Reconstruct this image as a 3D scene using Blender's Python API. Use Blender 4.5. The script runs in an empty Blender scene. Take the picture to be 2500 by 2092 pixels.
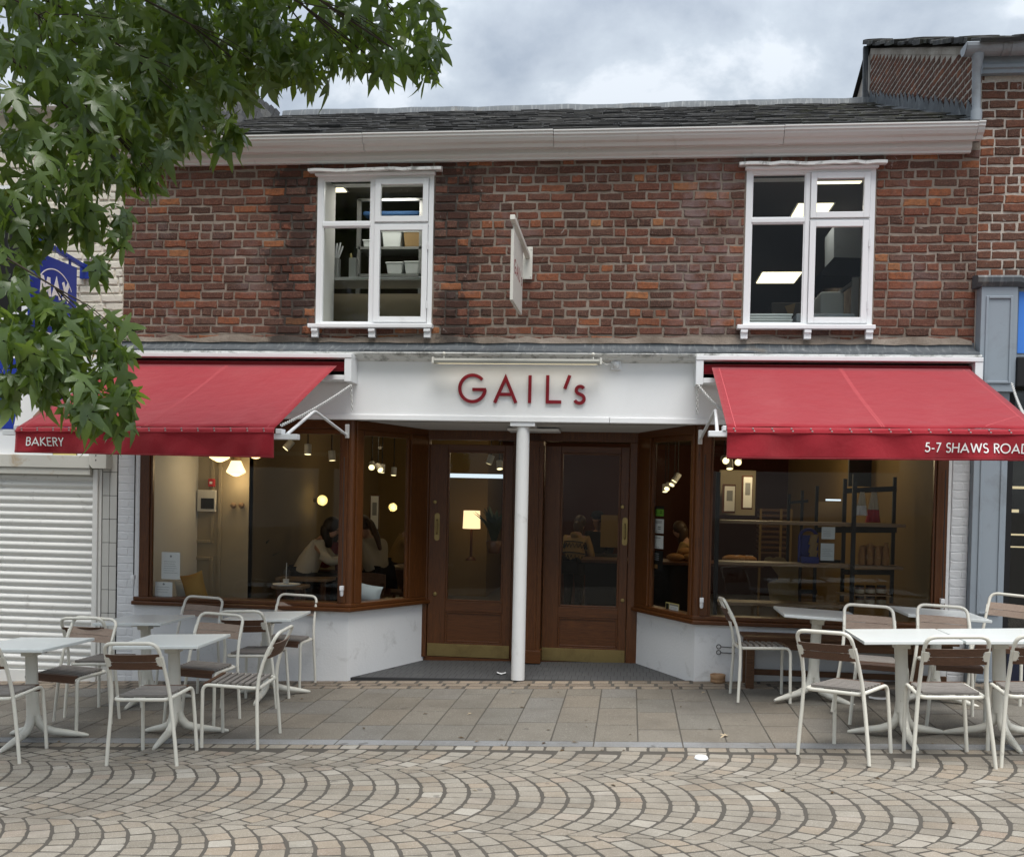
import bpy, bmesh, math, random
from mathutils import Vector, Matrix, Euler
random.seed(7)
R = math.radians
C = bpy.context.scene.collection
scene = bpy.context.scene

# ------------------------------------------------------------------ camera, sky, sun, exposure
CAM = Vector((0.0, -9.4, 1.72))
YAW, PITCH, ROLL = R(6.6), R(-1.2), R(1.23)
FPX, PPX, PPY = 2500.0, 1250.0, 1255.0
fwd = Vector((-math.sin(YAW)*math.cos(PITCH), math.cos(YAW)*math.cos(PITCH), math.sin(PITCH)))
r0 = Vector((math.cos(YAW), math.sin(YAW), 0)); u0 = r0.cross(fwd)
RIGHT = math.cos(ROLL)*r0 + math.sin(ROLL)*u0
UP = -math.sin(ROLL)*r0 + math.cos(ROLL)*u0
cam = bpy.data.cameras.new('camera'); cam_o = bpy.data.objects.new('camera', cam); C.objects.link(cam_o)
cam_o.matrix_world = Matrix(((RIGHT.x, UP.x, -fwd.x, CAM.x), (RIGHT.y, UP.y, -fwd.y, CAM.y),
                             (RIGHT.z, UP.z, -fwd.z, CAM.z), (0, 0, 0, 1)))
cam.sensor_fit = 'HORIZONTAL'; cam.sensor_width = 36.0; cam.lens = 36.0
cam.shift_y = 209.0/2500.0; cam.clip_start = 0.05; cam.clip_end = 2000
scene.camera = cam_o

SUN_EL, SUN_AZ = R(68), R(160)     # azimuth measured clockwise from +Y (into the shop): behind the camera, slightly right
world = bpy.data.worlds.new('World'); scene.world = world; world.use_nodes = True
wt = world.node_tree; wt.nodes.clear()
def wn(t, **k):
    n = wt.nodes.new(t)
    for a, b in k.items(): setattr(n, a, b)
    return n
w_out = wn('ShaderNodeOutputWorld')
sky = wn('ShaderNodeTexSky', sky_type='NISHITA', sun_disc=False, sun_elevation=SUN_EL, sun_rotation=SUN_AZ)
bg_sky = wn('ShaderNodeBackground'); bg_sky.inputs['Strength'].default_value = 0.10
wt.links.new(sky.outputs[0], bg_sky.inputs['Color'])
tc = wn('ShaderNodeTexCoord'); sep = wn('ShaderNodeSeparateXYZ'); wt.links.new(tc.outputs['Generated'], sep.inputs[0])
zc = wn('ShaderNodeMath', operation='MAXIMUM'); wt.links.new(sep.outputs['Z'], zc.inputs[0]); zc.inputs[1].default_value = 0.0
za = wn('ShaderNodeMath', operation='ADD'); wt.links.new(zc.outputs[0], za.inputs[0]); za.inputs[1].default_value = 0.55
dv = wn('ShaderNodeVectorMath', operation='DIVIDE'); cmb = wn('ShaderNodeCombineXYZ')
for i in range(3): wt.links.new(za.outputs[0], cmb.inputs[i])
wt.links.new(tc.outputs['Generated'], dv.inputs[0]); wt.links.new(cmb.outputs[0], dv.inputs[1])
n1 = wn('ShaderNodeTexNoise'); n1.inputs['Scale'].default_value = 5.0; n1.inputs['Detail'].default_value = 9; n1.inputs['Roughness'].default_value = 0.56
n1.inputs['Distortion'].default_value = 0.12
mpw = wn('ShaderNodeMapping'); mpw.inputs['Location'].default_value = (3.1, 1.7, 0.4); mpw.inputs['Scale'].default_value = (1.0, 1.0, 1.0)
wt.links.new(dv.outputs[0], mpw.inputs[0]); wt.links.new(mpw.outputs[0], n1.inputs['Vector'])
rmp = wn('ShaderNodeValToRGB'); cr = rmp.color_ramp
cr.elements[0].position = 0.38; cr.elements[0].color = (0.33, 0.375, 0.435, 1)
cr.elements[1].position = 0.62; cr.elements[1].color = (0.66, 0.70, 0.74, 1)
e = cr.elements.new(0.46); e.color = (0.41, 0.455, 0.51, 1)
e = cr.elements.new(0.56); e.color = (0.50, 0.55, 0.60, 1)
wt.links.new(n1.outputs['Fac'], rmp.inputs[0])
# overcast luminance: brighter towards the zenith (1 + 2 sin e) / 3
ov = wn('ShaderNodeMath', operation='MULTIPLY_ADD'); wt.links.new(zc.outputs[0], ov.inputs[0]); ov.inputs[1].default_value = 1.10; ov.inputs[2].default_value = 0.29
bg_cl = wn('ShaderNodeBackground'); wt.links.new(rmp.outputs[0], bg_cl.inputs['Color']); wt.links.new(ov.outputs[0], bg_cl.inputs['Strength'])
mixw = wn('ShaderNodeMixShader'); mixw.inputs[0].default_value = 0.88
wt.links.new(bg_sky.outputs[0], mixw.inputs[1]); wt.links.new(bg_cl.outputs[0], mixw.inputs[2]); wt.links.new(mixw.outputs[0], w_out.inputs[0])

sun = bpy.data.lights.new('sun', 'SUN'); sun.energy = 1.9; sun.angle = R(35); sun.color = (1.0, 0.97, 0.92)
sun_o = bpy.data.objects.new('sun', sun); C.objects.link(sun_o)
sd = Vector((math.sin(SUN_AZ)*math.cos(SUN_EL), math.cos(SUN_AZ)*math.cos(SUN_EL), math.sin(SUN_EL)))
sun_o.rotation_euler = sd.to_track_quat('Z', 'Y').to_euler(); sun_o.location = (0, -8, 12)

scene.view_settings.view_transform = 'Standard'; scene.view_settings.look = 'None'
scene.view_settings.exposure = 1.0; scene.view_settings.gamma = 1.0; scene.view_settings.use_curve_mapping = False
scene.render.engine = 'CYCLES'
scene.cycles.use_denoising = True
scene.cycles.max_bounces = 7; scene.cycles.diffuse_bounces = 3; scene.cycles.glossy_bounces = 3
scene.cycles.transparent_max_bounces = 12; scene.cycles.sample_clamp_indirect = 4.0
scene.cycles.use_adaptive_sampling = True; scene.cycles.adaptive_threshold = 0.012

# ------------------------------------------------------------------ measuring helpers (photograph pixel + known plane -> point in the place)
def ray(px, py): return fwd + RIGHT*((px-PPX)/FPX) - UP*((py-PPY)/FPX)
def at(px, py, Y=0.0):
    d = ray(px, py); return CAM + d*((Y-CAM.y)/d.y)
def deep(px, py, dist): return CAM + ray(px, py)*dist
GA, GB = 0.02, 0.042
def gz(x): return GA + GB*x                     # the street falls to the left

# ------------------------------------------------------------------ materials
def rgb(*c): return (c[0], c[1], c[2], 1.0)
class M:
    """small node-tree writer"""
    def __init__(s, name):
        s.m = bpy.data.materials.new(name); s.m.use_nodes = True
        s.t = s.m.node_tree; s.t.nodes.clear()
        s.out = s.t.nodes.new('ShaderNodeOutputMaterial'); s.b = s.t.nodes.new('ShaderNodeBsdfPrincipled')
        s.l(s.b.outputs[0], s.out.inputs[0])
        g = s.t.nodes.new('ShaderNodeNewGeometry'); s.geo = g; s.pos = g.outputs['Position']
    def l(s, a, b): s.t.links.new(a, b)
    def set(s, sock, v):
        if hasattr(v, 'is_output'): s.l(v, sock)
        else: sock.default_value = v
    def noise(s, scale, detail=4, rough=0.55, vec=None, stretch=None, dist=0.0, obj=False):
        n = s.t.nodes.new('ShaderNodeTexNoise'); n.inputs['Scale'].default_value = scale
        n.inputs['Detail'].default_value = detail; n.inputs['Roughness'].default_value = rough; n.inputs['Distortion'].default_value = dist
        v = vec or s.pos
        if obj:
            c = s.t.nodes.new('ShaderNodeTexCoord'); v = c.outputs['Object']
        if stretch:
            mp = s.t.nodes.new('ShaderNodeMapping'); mp.inputs['Scale'].default_value = stretch; s.l(v, mp.inputs[0]); v = mp.outputs[0]
        s.l(v, n.inputs['Vector']); return n.outputs['Fac']
    def ramp(s, fac, *stops):
        r = s.t.nodes.new('ShaderNodeValToRGB'); cr = r.color_ramp
        while len(cr.elements) < len(stops): cr.elements.new(0.5)
        for e, (p, c) in zip(cr.elements, stops):
            e.position = p; e.color = rgb(*c) if isinstance(c, tuple) else (c, c, c, 1)
        s.set(r.inputs[0], fac); return r.outputs[0]
    def math(s, op, a, b=0.0, c=0.0):
        n = s.t.nodes.new('ShaderNodeMath'); n.operation = op
        for i, v in enumerate((a, b, c)): s.set(n.inputs[i], v)
        return n.outputs[0]
    def mix(s, fac, a, b, mode='MIX'):
        n = s.t.nodes.new('ShaderNodeMix'); n.data_type = 'RGBA'; n.blend_type = mode
        s.set(n.inputs[0], fac)
        for i, v in ((6, a), (7, b)): s.set(n.inputs[i], rgb(*v) if isinstance(v, tuple) and len(v) == 3 else v)
        return n.outputs[2]
    def rnd(s):
        oi = s.t.nodes.new('ShaderNodeObjectInfo')
        a = s.math('ADD', oi.outputs['Random'], s.geo.outputs['Random Per Island'])
        return s.math('FRACT', a)
    def rnd2(s):
        return s.math('FRACT', s.math('MULTIPLY', s.rnd(), 17.31))
    def bump(s, h, strength=0.3, dist=0.01):
        b = s.t.nodes.new('ShaderNodeBump'); b.inputs['Strength'].default_value = strength; b.inputs['Distance'].default_value = dist
        s.l(h, b.inputs['Height']); s.l(b.outputs[0], s.b.inputs['Normal'])
    def col(s, v): s.set(s.b.inputs['Base Color'], rgb(*v) if isinstance(v, tuple) else v)
    def rough(s, v): s.set(s.b.inputs['Roughness'], v)
    def spec(s, v): s.set(s.b.inputs['Specular IOR Level'], v)
    def sepxyz(s):
        n = s.t.nodes.new('ShaderNodeSeparateXYZ'); s.l(s.pos, n.inputs[0]); return n.outputs

def band(m, v, lo, hi, soft):
    a = m.math('SMOOTHSTEP' if False else 'SUBTRACT', v, lo)
    n = m.t.nodes.new('ShaderNodeMapRange'); n.interpolation_type = 'SMOOTHSTEP'
    m.set(n.inputs[0], v); n.inputs[1].default_value = lo-soft; n.inputs[2].default_value = lo+soft
    k = m.t.nodes.new('ShaderNodeMapRange'); k.interpolation_type = 'SMOOTHSTEP'
    m.set(k.inputs[0], v); k.inputs[1].default_value = hi-soft; k.inputs[2].default_value = hi+soft
    return m.math('SUBTRACT', n.outputs[0], k.outputs[0])

def make_brick(name, tones, soot=True, white=0.0):
    m = M(name); r = m.rnd()
    base = m.ramp(r, *tones)
    nz = m.noise(26, 7, 0.75, dist=0.6); fine = m.noise(110, 4, 0.7)
    c = m.mix(m.ramp(nz, (0.36, 0.0), (0.66, 0.95)), base, m.mix(0.70, base, (0.045, 0.030, 0.027)))
    c = m.mix(m.ramp(fine, (0.48, 0.0), (0.68, 0.55)), c, (0.30, 0.165, 0.115))
    if soot:
        x, y, z = m.sepxyz()
        big = m.noise(3.5, 6, 0.7)
        mask = None
        for lo, hi in ((-3.40, -3.00), (-1.87, -1.55)):
            b = band(m, m.math('MULTIPLY_ADD', big, 1.1, m.math('SUBTRACT', x, 0.55)), lo, hi, 0.12)
            mask = b if mask is None else m.math('MAXIMUM', mask, b)
        pick = m.ramp(m.math('SUBTRACT', m.math('MULTIPLY', mask, 0.7), m.rnd2()), (0.0, 0.0), (0.12, 1.0))
        c = m.mix(m.math('MULTIPLY', pick, 0.6), c, (0.024, 0.018, 0.017))
        ef = m.ramp(m.noise(2.3, 5, 0.6, dist=0.6), (0.56, 0.0), (0.70, 1.0))
        eb = m.math('MULTIPLY', band(m, x, 0.35, 0.9, 0.15), 1.0)
        cen = m.math('MAXIMUM', m.math('MULTIPLY', ef, 0.25), m.math('MULTIPLY', eb, m.ramp(m.noise(5, 4, .6), (0.42, 0.0), (0.62, 0.5))))
        c = m.mix(cen, c, (0.25, 0.20, 0.20))
    # lime flecks and paint splashes left on the face
    fl = m.ramp(m.noise(11, 6, 0.75, dist=1.0), (0.64, 0.0), (0.70, 0.8))
    c = m.mix(fl, c, (0.40, 0.36, 0.33))
    m.col(c); m.rough(0.93); m.spec(0.15)
    m.bump(m.math('ADD', m.math('MULTIPLY', nz, 0.7), m.math('MULTIPLY', fine, 0.3)), 0.5, 0.010)
    return m.m
mat = {}
mat['brick'] = make_brick('old_red_brick', ((0.0, (0.060, 0.034, 0.027)), (0.20, (0.150, 0.058, 0.039)), (0.40, (0.098, 0.054, 0.042)),
    (0.58, (0.185, 0.065, 0.041)), (0.74, (0.130, 0.074, 0.057)), (0.88, (0.215, 0.074, 0.043)), (0.96, (0.32, 0.11, 0.046)), (1.0, (0.40, 0.18, 0.075))))
mat['brick2'] = make_brick('brown_red_brick', ((0.0, (0.085, 0.045, 0.033)), (0.3, (0.165, 0.068, 0.044)), (0.55, (0.125, 0.066, 0.048)),
    (0.8, (0.20, 0.074, 0.045)), (1.0, (0.30, 0.11, 0.052))), soot=False)
def make_mortar(name, a, b, soot):
    m = M(name); n = m.ramp(m.noise(2.2, 6, 0.65), (0.34, 0.0), (0.66, 1.0)); f = m.noise(90, 4, 0.6)
    c = m.mix(n, a, b)
    c = m.mix(m.ramp(f, (0.45, 0.0), (0.75, 0.35)), c, (0.12, 0.10, 0.085))
    if soot:
        x, y, z = m.sepxyz(); big = m.noise(3.5, 6, 0.7); mask = None
        for lo, hi in ((-3.45, -3.00), (-1.87, -1.5)):
            q = band(m, m.math('MULTIPLY_ADD', big, 1.1, m.math('SUBTRACT', x, 0.55)), lo, hi, 0.12)
            mask = q if mask is None else m.math('MAXIMUM', mask, q)
        c = m.mix(m.math('MULTIPLY', mask, 0.8), c, (0.03, 0.026, 0.025))
    m.col(c); m.rough(0.95); m.spec(0.1); m.bump(m.math('ADD', n, m.math('MULTIPLY', f, 0.4)), 0.8, 0.01); return m.m
mat['mortar'] = make_mortar('lime_mortar', (0.16, 0.125, 0.098), (0.33, 0.28, 0.235), True)
mat['mortar2'] = make_mortar('pale_mortar', (0.38, 0.33, 0.28), (0.58, 0.53, 0.47), False)

def simple(name, c, rough=0.5, spec=0.5, var=0.0, dirt=None, bump=0.0, bscale=60, metal=0.0, dscale=3.0, dlo=0.55, dhi=0.75, damt=0.6):
    m = M(name); v = c
    if var:
        v = m.mix(m.math('MULTIPLY', m.noise(7, 4), var), v, tuple(x*0.55 for x in c))
    if dirt:
        v = m.mix(m.math('MULTIPLY', m.ramp(m.noise(dscale, 6, 0.68, dist=0.5), (dlo, 0.0), (dhi, 1.0)), damt), v, dirt)
    m.col(v); m.rough(rough); m.spec(spec); m.b.inputs['Metallic'].default_value = metal
    if bump: m.bump(m.noise(bscale, 4), bump, 0.004)
    return m.m
mat['white_paint'] = simple('white_gloss_paint', (0.80, 0.81, 0.82), 0.38, 0.4, 0.06, (0.42, 0.41, 0.38), 0.12, 40, dlo=0.62, dhi=0.8, damt=0.35)
mat['fascia_white'] = simple('sign_board_white', (0.90, 0.905, 0.91), 0.45, 0.35, 0.05, (0.62, 0.62, 0.6), 0.05, 12, dscale=1.5, dlo=0.5, dhi=0.85, damt=0.25)
mat['dirty_white'] = simple('weathered_white_paint', (0.74, 0.74, 0.72), 0.6, 0.3, 0.1, (0.10, 0.10, 0.085), 0.3, 60, dscale=9, dlo=0.50, dhi=0.68, damt=0.75)
mat['gutter_white'] = simple('aged_white_gutter_paint', (0.66, 0.65, 0.63), 0.5, 0.35, 0.05, (0.33, 0.30, 0.26), 0.05, 30, dscale=5, dlo=0.60, dhi=0.78, damt=0.4)
mat['render_white'] = simple('white_rendered_base', (0.76, 0.765, 0.765), 0.85, 0.2, 0.08, (0.34, 0.33, 0.31), 0.5, 45, dscale=4.5, dlo=0.56, dhi=0.74, damt=0.5)
mat['cream_brick'] = simple('cream_painted_brick', (0.70, 0.65, 0.56), 0.8, 0.2, 0.1, (0.22, 0.19, 0.16), 0.9, 25, dscale=10, dlo=0.58, dhi=0.72, damt=0.6)
mat['white_brick'] = simple('white_painted_brick', (0.66, 0.67, 0.68), 0.7, 0.25, 0.1, (0.3, 0.29, 0.27), 0.6, 25, dscale=8, dlo=0.60, dhi=0.72, damt=0.5)
mat['grey_paint'] = simple('grey_pilaster_paint', (0.27, 0.31, 0.35), 0.5, 0.35, 0.06, (0.18, 0.19, 0.2), 0.1, 40)
mat['grey_metal'] = simple('grey_painted_iron', (0.30, 0.33, 0.36), 0.5, 0.4, 0.1, (0.16, 0.15, 0.14), 0.1, 40)
mat['slate'] = None
mat['cream_metal'] = simple('cream_painted_metal', (0.66, 0.645, 0.585), 0.42, 0.4, 0.04, (0.35, 0.32, 0.27), 0.0, dscale=9, dlo=0.64, dhi=0.75, damt=0.4)
mat['chair_paint'] = simple('off_white_chair_paint', (0.72, 0.695, 0.61), 0.35, 0.45, 0.04, (0.28, 0.25, 0.21), 0.0, dscale=14, dlo=0.66, dhi=0.74, damt=0.6)
mat['table_white'] = simple('white_table_laminate', (0.76, 0.79, 0.77), 0.28, 0.5, 0.03, (0.5, 0.5, 0.47), 0.0, dscale=5, dlo=0.55, dhi=0.8, damt=0.2)
mat['black'] = simple('matt_black', (0.012, 0.012, 0.013), 0.6, 0.3)
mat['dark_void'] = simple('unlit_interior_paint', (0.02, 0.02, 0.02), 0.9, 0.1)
mat['brass'] = simple('aged_brass', (0.33, 0.245, 0.10), 0.38, 0.5, 0.3, (0.16, 0.11, 0.05), 0.1, 50, metal=0.85, dscale=5, dlo=0.45, dhi=0.7, damt=0.5)
mat['steel'] = simple('brushed_steel', (0.45, 0.46, 0.46), 0.35, 0.5, 0.1, metal=0.8)
mat['galv'] = simple('galvanised_chain', (0.62, 0.62, 0.6), 0.45, 0.5, metal=0.3)
mat['iron'] = simple('dark_iron', (0.03, 0.028, 0.027), 0.55, 0.4)
mat['letter_red'] = simple('red_sign_letter_paint', (0.235, 0.009, 0.018), 0.45, 0.3, 0.05)
mat['print_white'] = simple('white_print', (0.86, 0.85, 0.83), 0.6, 0.3)
mat['print_red'] = simple('red_print', (0.45, 0.03, 0.04), 0.6, 0.3)
mat['blue'] = simple('royal_blue_paint', (0.012, 0.035, 0.30), 0.4, 0.4, 0.05)
mat['sky_blue'] = simple('bright_blue_panel', (0.06, 0.22, 0.68), 0.4, 0.4)
mat['shutter'] = simple('white_shutter_enamel', (0.74, 0.73, 0.69), 0.38, 0.45, 0.08, (0.20, 0.18, 0.15), 0.05, 30, dscale=6, dlo=0.60, dhi=0.72, damt=0.45)
mat['shutter_box'] = simple('stained_cream_enamel', (0.58, 0.56, 0.50), 0.5, 0.35, 0.08, (0.36, 0.22, 0.08), 0.05, 30, dscale=5, dlo=0.6, dhi=0.72, damt=0.6)
mat['tile_white'] = simple('glazed_pale_tile', (0.56, 0.55, 0.51), 0.3, 0.5, 0.15)
mat['tan'] = simple('tan_rubberised_bowl', (0.36, 0.22, 0.12), 0.6, 0.3, 0.15)
mat['paper'] = simple('white_paper', (0.78, 0.79, 0.80), 0.8, 0.2)
mat['green_print'] = simple('green_print', (0.16, 0.42, 0.04), 0.6, 0.3)
mat['yellow_print'] = simple('yellow_sticker', (0.62, 0.52, 0.20), 0.6, 0.3)
mat['grey_print'] = simple('grey_print', (0.25, 0.26, 0.28), 0.7, 0.3)

def m_wood(name, a, b, scale=6, rough=0.45, axis=(30, 30, 1.6), spec=0.4, bump=0.2):
    m = M(name)
    g = m.noise(scale, 7, 0.62, stretch=axis, dist=0.5); g2 = m.noise(scale*0.25, 3, 0.5, stretch=axis)
    r = m.rnd()
    c = m.mix(m.ramp(g, (0.3, 0.0), (0.7, 1.0)), a, b)
    c = m.mix(m.math('MULTIPLY', g2, 0.5), c, tuple(0.5*x for x in a))
    c = m.mix(m.math('MULTIPLY', r, 0.35), c, tuple(0.6*x for x in b))
    m.col(c); m.rough(rough); m.spec(spec); m.bump(g, bump, 0.003); return m.m
mat['mahogany'] = m_wood('varnished_mahogany', (0.046, 0.0135, 0.0032), (0.165, 0.056, 0.0125), 5, 0.36)
mat['mahogany_h'] = m_wood('varnished_mahogany_rail', (0.046, 0.0135, 0.0032), (0.165, 0.056, 0.0125), 5, 0.36, (1.6, 30, 30))
mat['teak_grey'] = m_wood('weathered_teak', (0.17, 0.15, 0.135), (0.36, 0.33, 0.30), 9, 0.75, (1.8, 30, 30), 0.2, 0.4)
mat['teak_mid'] = m_wood('half_weathered_teak', (0.25, 0.18, 0.14), (0.45, 0.35, 0.28), 9, 0.7, (1.8, 30, 30), 0.2, 0.4)
mat['teak_dark'] = m_wood('oiled_dark_teak', (0.075, 0.036, 0.022), (0.185, 0.098, 0.060), 9, 0.5, (1.8, 30, 30), 0.3, 0.2)
mat['bench_wood'] = m_wood('oiled_bench_wood', (0.07, 0.032, 0.016), (0.19, 0.095, 0.045), 7, 0.5, (1.8, 30, 30), 0.3, 0.2)
mat['shelf_wood'] = m_wood('pale_shelf_oak', (0.20, 0.13, 0.075), (0.34, 0.23, 0.14), 6, 0.5, (1.8, 30, 30), 0.3, 0.1)

def m_slate():
    m = M('riven_slate'); r = m.rnd(); n = m.noise(14, 6, 0.6, stretch=(1, 1, 4))
    c = m.ramp(r, (0.0, (0.014, 0.014, 0.015)), (0.5, (0.036, 0.035, 0.035)), (0.85, (0.058, 0.056, 0.053)), (1.0, (0.10, 0.096, 0.088)))
    c = m.mix(m.ramp(n, (0.4, 0.0), (0.75, 0.7)), c, (0.032, 0.032, 0.029))
    x, y, z = m.sepxyz()
    moss = m.math('MULTIPLY', m.ramp(m.noise(5, 5, .6), (0.5, 0.0), (0.68, 0.8)), band(m, x, 1.2, 3.2, 0.9))
    c = m.mix(moss, c, (0.040, 0.042, 0.018))
    m.col(c); m.rough(0.75); m.spec(0.3); m.bump(n, 0.5, 0.01); return m.m
mat['slate'] = m_slate()
def m_lead():
    m = M('weathered_lead'); n = m.noise(3.5, 6, 0.65, stretch=(1.5, 1, 5)); s = m.noise(5, 5, 0.7, stretch=(6, 1, 0.6))
    c = m.mix(n, (0.055, 0.062, 0.070), (0.125, 0.138, 0.148))
    c = m.mix(m.ramp(s, (0.52, 0.0), (0.74, 0.6)), c, (0.34, 0.35, 0.35))
    c = m.mix(m.ramp(m.noise(2.2, 5, 0.6), (0.6, 0.0), (0.75, 0.5)), c, (0.22, 0.17, 0.11))
    m.col(c); m.rough(0.6); m.spec(0.4); m.b.inputs['Metallic'].default_value = 0.2; m.bump(n, 0.4, 0.01); return m.m
mat['lead'] = m_lead()
def m_stone(name, tones, scale=60, amt=0.5, rough=0.8):
    m = M(name); r = m.rnd(); c = m.ramp(r, *tones)
    f = m.noise(scale, 5, 0.75); n = m.noise(2.2, 6, 0.65); d = m.noise(150, 3, 0.7)
    c = m.mix(m.ramp(f, (0.35, 0.0), (0.7, amt)), c, m.mix(0.5, c, (0.06, 0.05, 0.04)))
    c = m.mix(m.ramp(d, (0.52, 0.0), (0.66, 0.7)), c, m.mix(0.55, c, (0.60, 0.57, 0.52)))
    gum = m.ramp(m.noise(7.5, 2, 0.4), (0.735, 0.0), (0.75, 0.5)); c = m.mix(gum, c, (0.07, 0.065, 0.06))
    c = m.mix(m.ramp(n, (0.46, 0.0), (0.70, 0.5)), c, (0.12, 0.105, 0.085))
    m.col(c); m.rough(rough); m.spec(0.3); m.bump(m.math('ADD', f, d), 0.35, 0.004); return m.m
mat['cobble'] = m_stone('granite_and_porphyry_sett', ((0.0, (0.225, 0.198, 0.158)), (0.25, (0.285, 0.255, 0.210)), (0.45, (0.25, 0.212, 0.165)), (0.62, (0.315, 0.287, 0.240)),
    (0.78, (0.275, 0.235, 0.183)), (0.88, (0.30, 0.242, 0.180)), (0.95, (0.385, 0.358, 0.310)), (1.0, (0.275, 0.212, 0.158))), 80, 0.3)
mat['slab'] = m_stone('buff_sandstone_slab', ((0.0, (0.168, 0.147, 0.116)), (0.3, (0.200, 0.178, 0.145)), (0.55, (0.165, 0.153, 0.130)), (0.8, (0.192, 0.163, 0.126)), (1.0, (0.176, 0.168, 0.152))), 30, 0.4)
mat['granite'] = m_stone('grey_granite_kerb', ((0.0, (0.21, 0.215, 0.22)), (1.0, (0.28, 0.285, 0.29))), 120, 0.4)
mat['sett'] = m_stone('brown_threshold_sett', ((0.0, (0.16, 0.12, 0.085)), (0.5, (0.24, 0.19, 0.14)), (1.0, (0.28, 0.22, 0.16))), 60, 0.4)
mat['joint'] = simple('grey_mortar_joint', (0.105, 0.095, 0.082), 0.95, 0.1, 0.3, (0.06, 0.054, 0.046), 0.9, 90)
mat['floor_tile'] = simple('dark_ribbed_entrance_tile', (0.070, 0.071, 0.073), 0.7, 0.3, 0.25, (0.11, 0.11, 0.105), 0.3, 60)
mat['asphalt'] = simple('dark_ground', (0.09, 0.085, 0.08), 0.95, 0.1, 0.3)

def m_awning():
    m = M('red_awning_canvas'); w = m.noise(2.2, 4, 0.5); f = m.noise(350, 2, 0.5)
    c = m.mix(m.math('MULTIPLY', w, 0.35), (0.29, 0.0125, 0.023), (0.34, 0.022, 0.032))
    c = m.mix(m.ramp(f, (0.5, 0.0), (0.8, 0.25)), c, (0.60, 0.12, 0.12))
    c = m.mix(m.ramp(m.noise(1.1, 6, 0.65, stretch=(1.5, 1, 0.5)), (0.50, 0.0), (0.74, 0.30)), c, (0.42, 0.10, 0.10))
    c = m.mix(m.ramp(m.noise(2.6, 6, 0.7, dist=0.3), (0.62, 0.0), (0.74, 0.25)), c, (0.16, 0.02, 0.022))
    m.col(c); m.rough(0.9); m.spec(0.15)
    m.b.inputs['Sheen Weight'].default_value = 1.0; m.b.inputs['Sheen Roughness'].default_value = 0.5; m.b.inputs['Sheen Tint'].default_value = (1.0, 0.34, 0.35, 1)
    m.bump(m.math('ADD', m.math('MULTIPLY', m.noise(5.0, 3, 0.5, dist=0.3), 1.0), m.math('MULTIPLY', f, 0.03)), 0.45, 0.035)
    tr = m.t.nodes.new('ShaderNodeBsdfTranslucent'); tr.inputs['Color'].default_value = (0.45, 0.03, 0.04, 1)
    mx = m.t.nodes.new('ShaderNodeMixShader'); mx.inputs[0].default_value = 0.10
    m.l(m.b.outputs[0], mx.inputs[1]); m.l(tr.outputs[0], mx.inputs[2]); m.l(mx.outputs[0], m.out.inputs[0]); return m.m
mat['awning'] = m_awning()
mat['awning_seam'] = simple('awning_seam_thread', (0.50, 0.10, 0.11), 0.9, 0.1)

def m_glass(name, fac=0.045, tint=(0.93, 0.94, 0.93)):
    m = M(name); m.t.nodes.remove(m.b)
    tr = m.t.nodes.new('ShaderNodeBsdfTransparent'); tr.inputs[0].default_value = rgb(*tint)
    gl = m.t.nodes.new('ShaderNodeBsdfGlossy'); gl.inputs['Roughness'].default_value = 0.0
    dt = m.t.nodes.new('ShaderNodeVectorMath'); dt.operation = 'DOT_PRODUCT'; m.l(m.geo.outputs['Normal'], dt.inputs[0]); m.l(m.geo.outputs['Incoming'], dt.inputs[1])
    f2 = m.math('MULTIPLY_ADD', m.math('POWER', m.math('SUBTRACT', 1.0, m.math('ABSOLUTE', dt.outputs['Value'])), 5.0), 0.6, fac)
    mx = m.t.nodes.new('ShaderNodeMixShader'); m.l(f2, mx.inputs[0]); m.l(tr.outputs[0], mx.inputs[1]); m.l(gl.outputs[0], mx.inputs[2])
    m.l(mx.outputs[0], m.out.inputs[0]); return m.m
mat['glass'] = m_glass('window_glass', 0.016)
mat['clear'] = m_glass('clear_drinking_glass', 0.06)

def emis(name, c, s):
    m = M(name); m.b.inputs['Base Color'].default_value = rgb(*c); m.b.inputs['Emission Color'].default_value = rgb(*c)
    m.b.inputs['Emission Strength'].default_value = s; return m.m
mat['lamp_glass'] = emis('lit_opal_glass', (1.0, 0.72, 0.36), 1.25)
mat['globe'] = emis('lit_globe_glass', (1.0, 0.80, 0.28), 1.7)
mat['spot_lens'] = emis('lit_spot_lens', (1.0, 0.84, 0.45), 1.3)
def m_globe():
    m = M('glowing_clear_globe'); m.b.inputs['Base Color'].default_value = (.9, .8, .5, 1); m.b.inputs['Emission Color'].default_value = (1, .82, .35, 1); m.b.inputs['Emission Strength'].default_value = 0.5
    tr = m.t.nodes.new('ShaderNodeBsdfTransparent'); mx = m.t.nodes.new('ShaderNodeMixShader'); mx.inputs[0].default_value = 0.45
    m.l(tr.outputs[0], mx.inputs[1]); m.l(m.b.outputs[0], mx.inputs[2]); m.l(mx.outputs[0], m.out.inputs[0]); return m.m
mat['globe_glass'] = m_globe()
mat['dim_lit'] = emis('dim_warm_light', (1.0, 0.82, 0.5), 0.35)
mat['panel_lit'] = emis('lit_ceiling_panel', (1.0, 0.90, 0.62), 1.15)
mat['cool_lit'] = emis('lit_cool_strip', (0.75, 0.88, 1.0), 0.55)
mat['tube_lit'] = emis('lit_sign_tube', (1.0, 0.90, 0.68), 0.5)
mat['shade_lit'] = emis('lit_lampshade', (1.0, 0.70, 0.38), 0.8)
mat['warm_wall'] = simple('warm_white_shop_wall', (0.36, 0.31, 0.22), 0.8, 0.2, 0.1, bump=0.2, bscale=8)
mat['dim_wall'] = simple('dim_brown_shop_wall', (0.17, 0.125, 0.068), 0.85, 0.2, 0.1)
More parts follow.
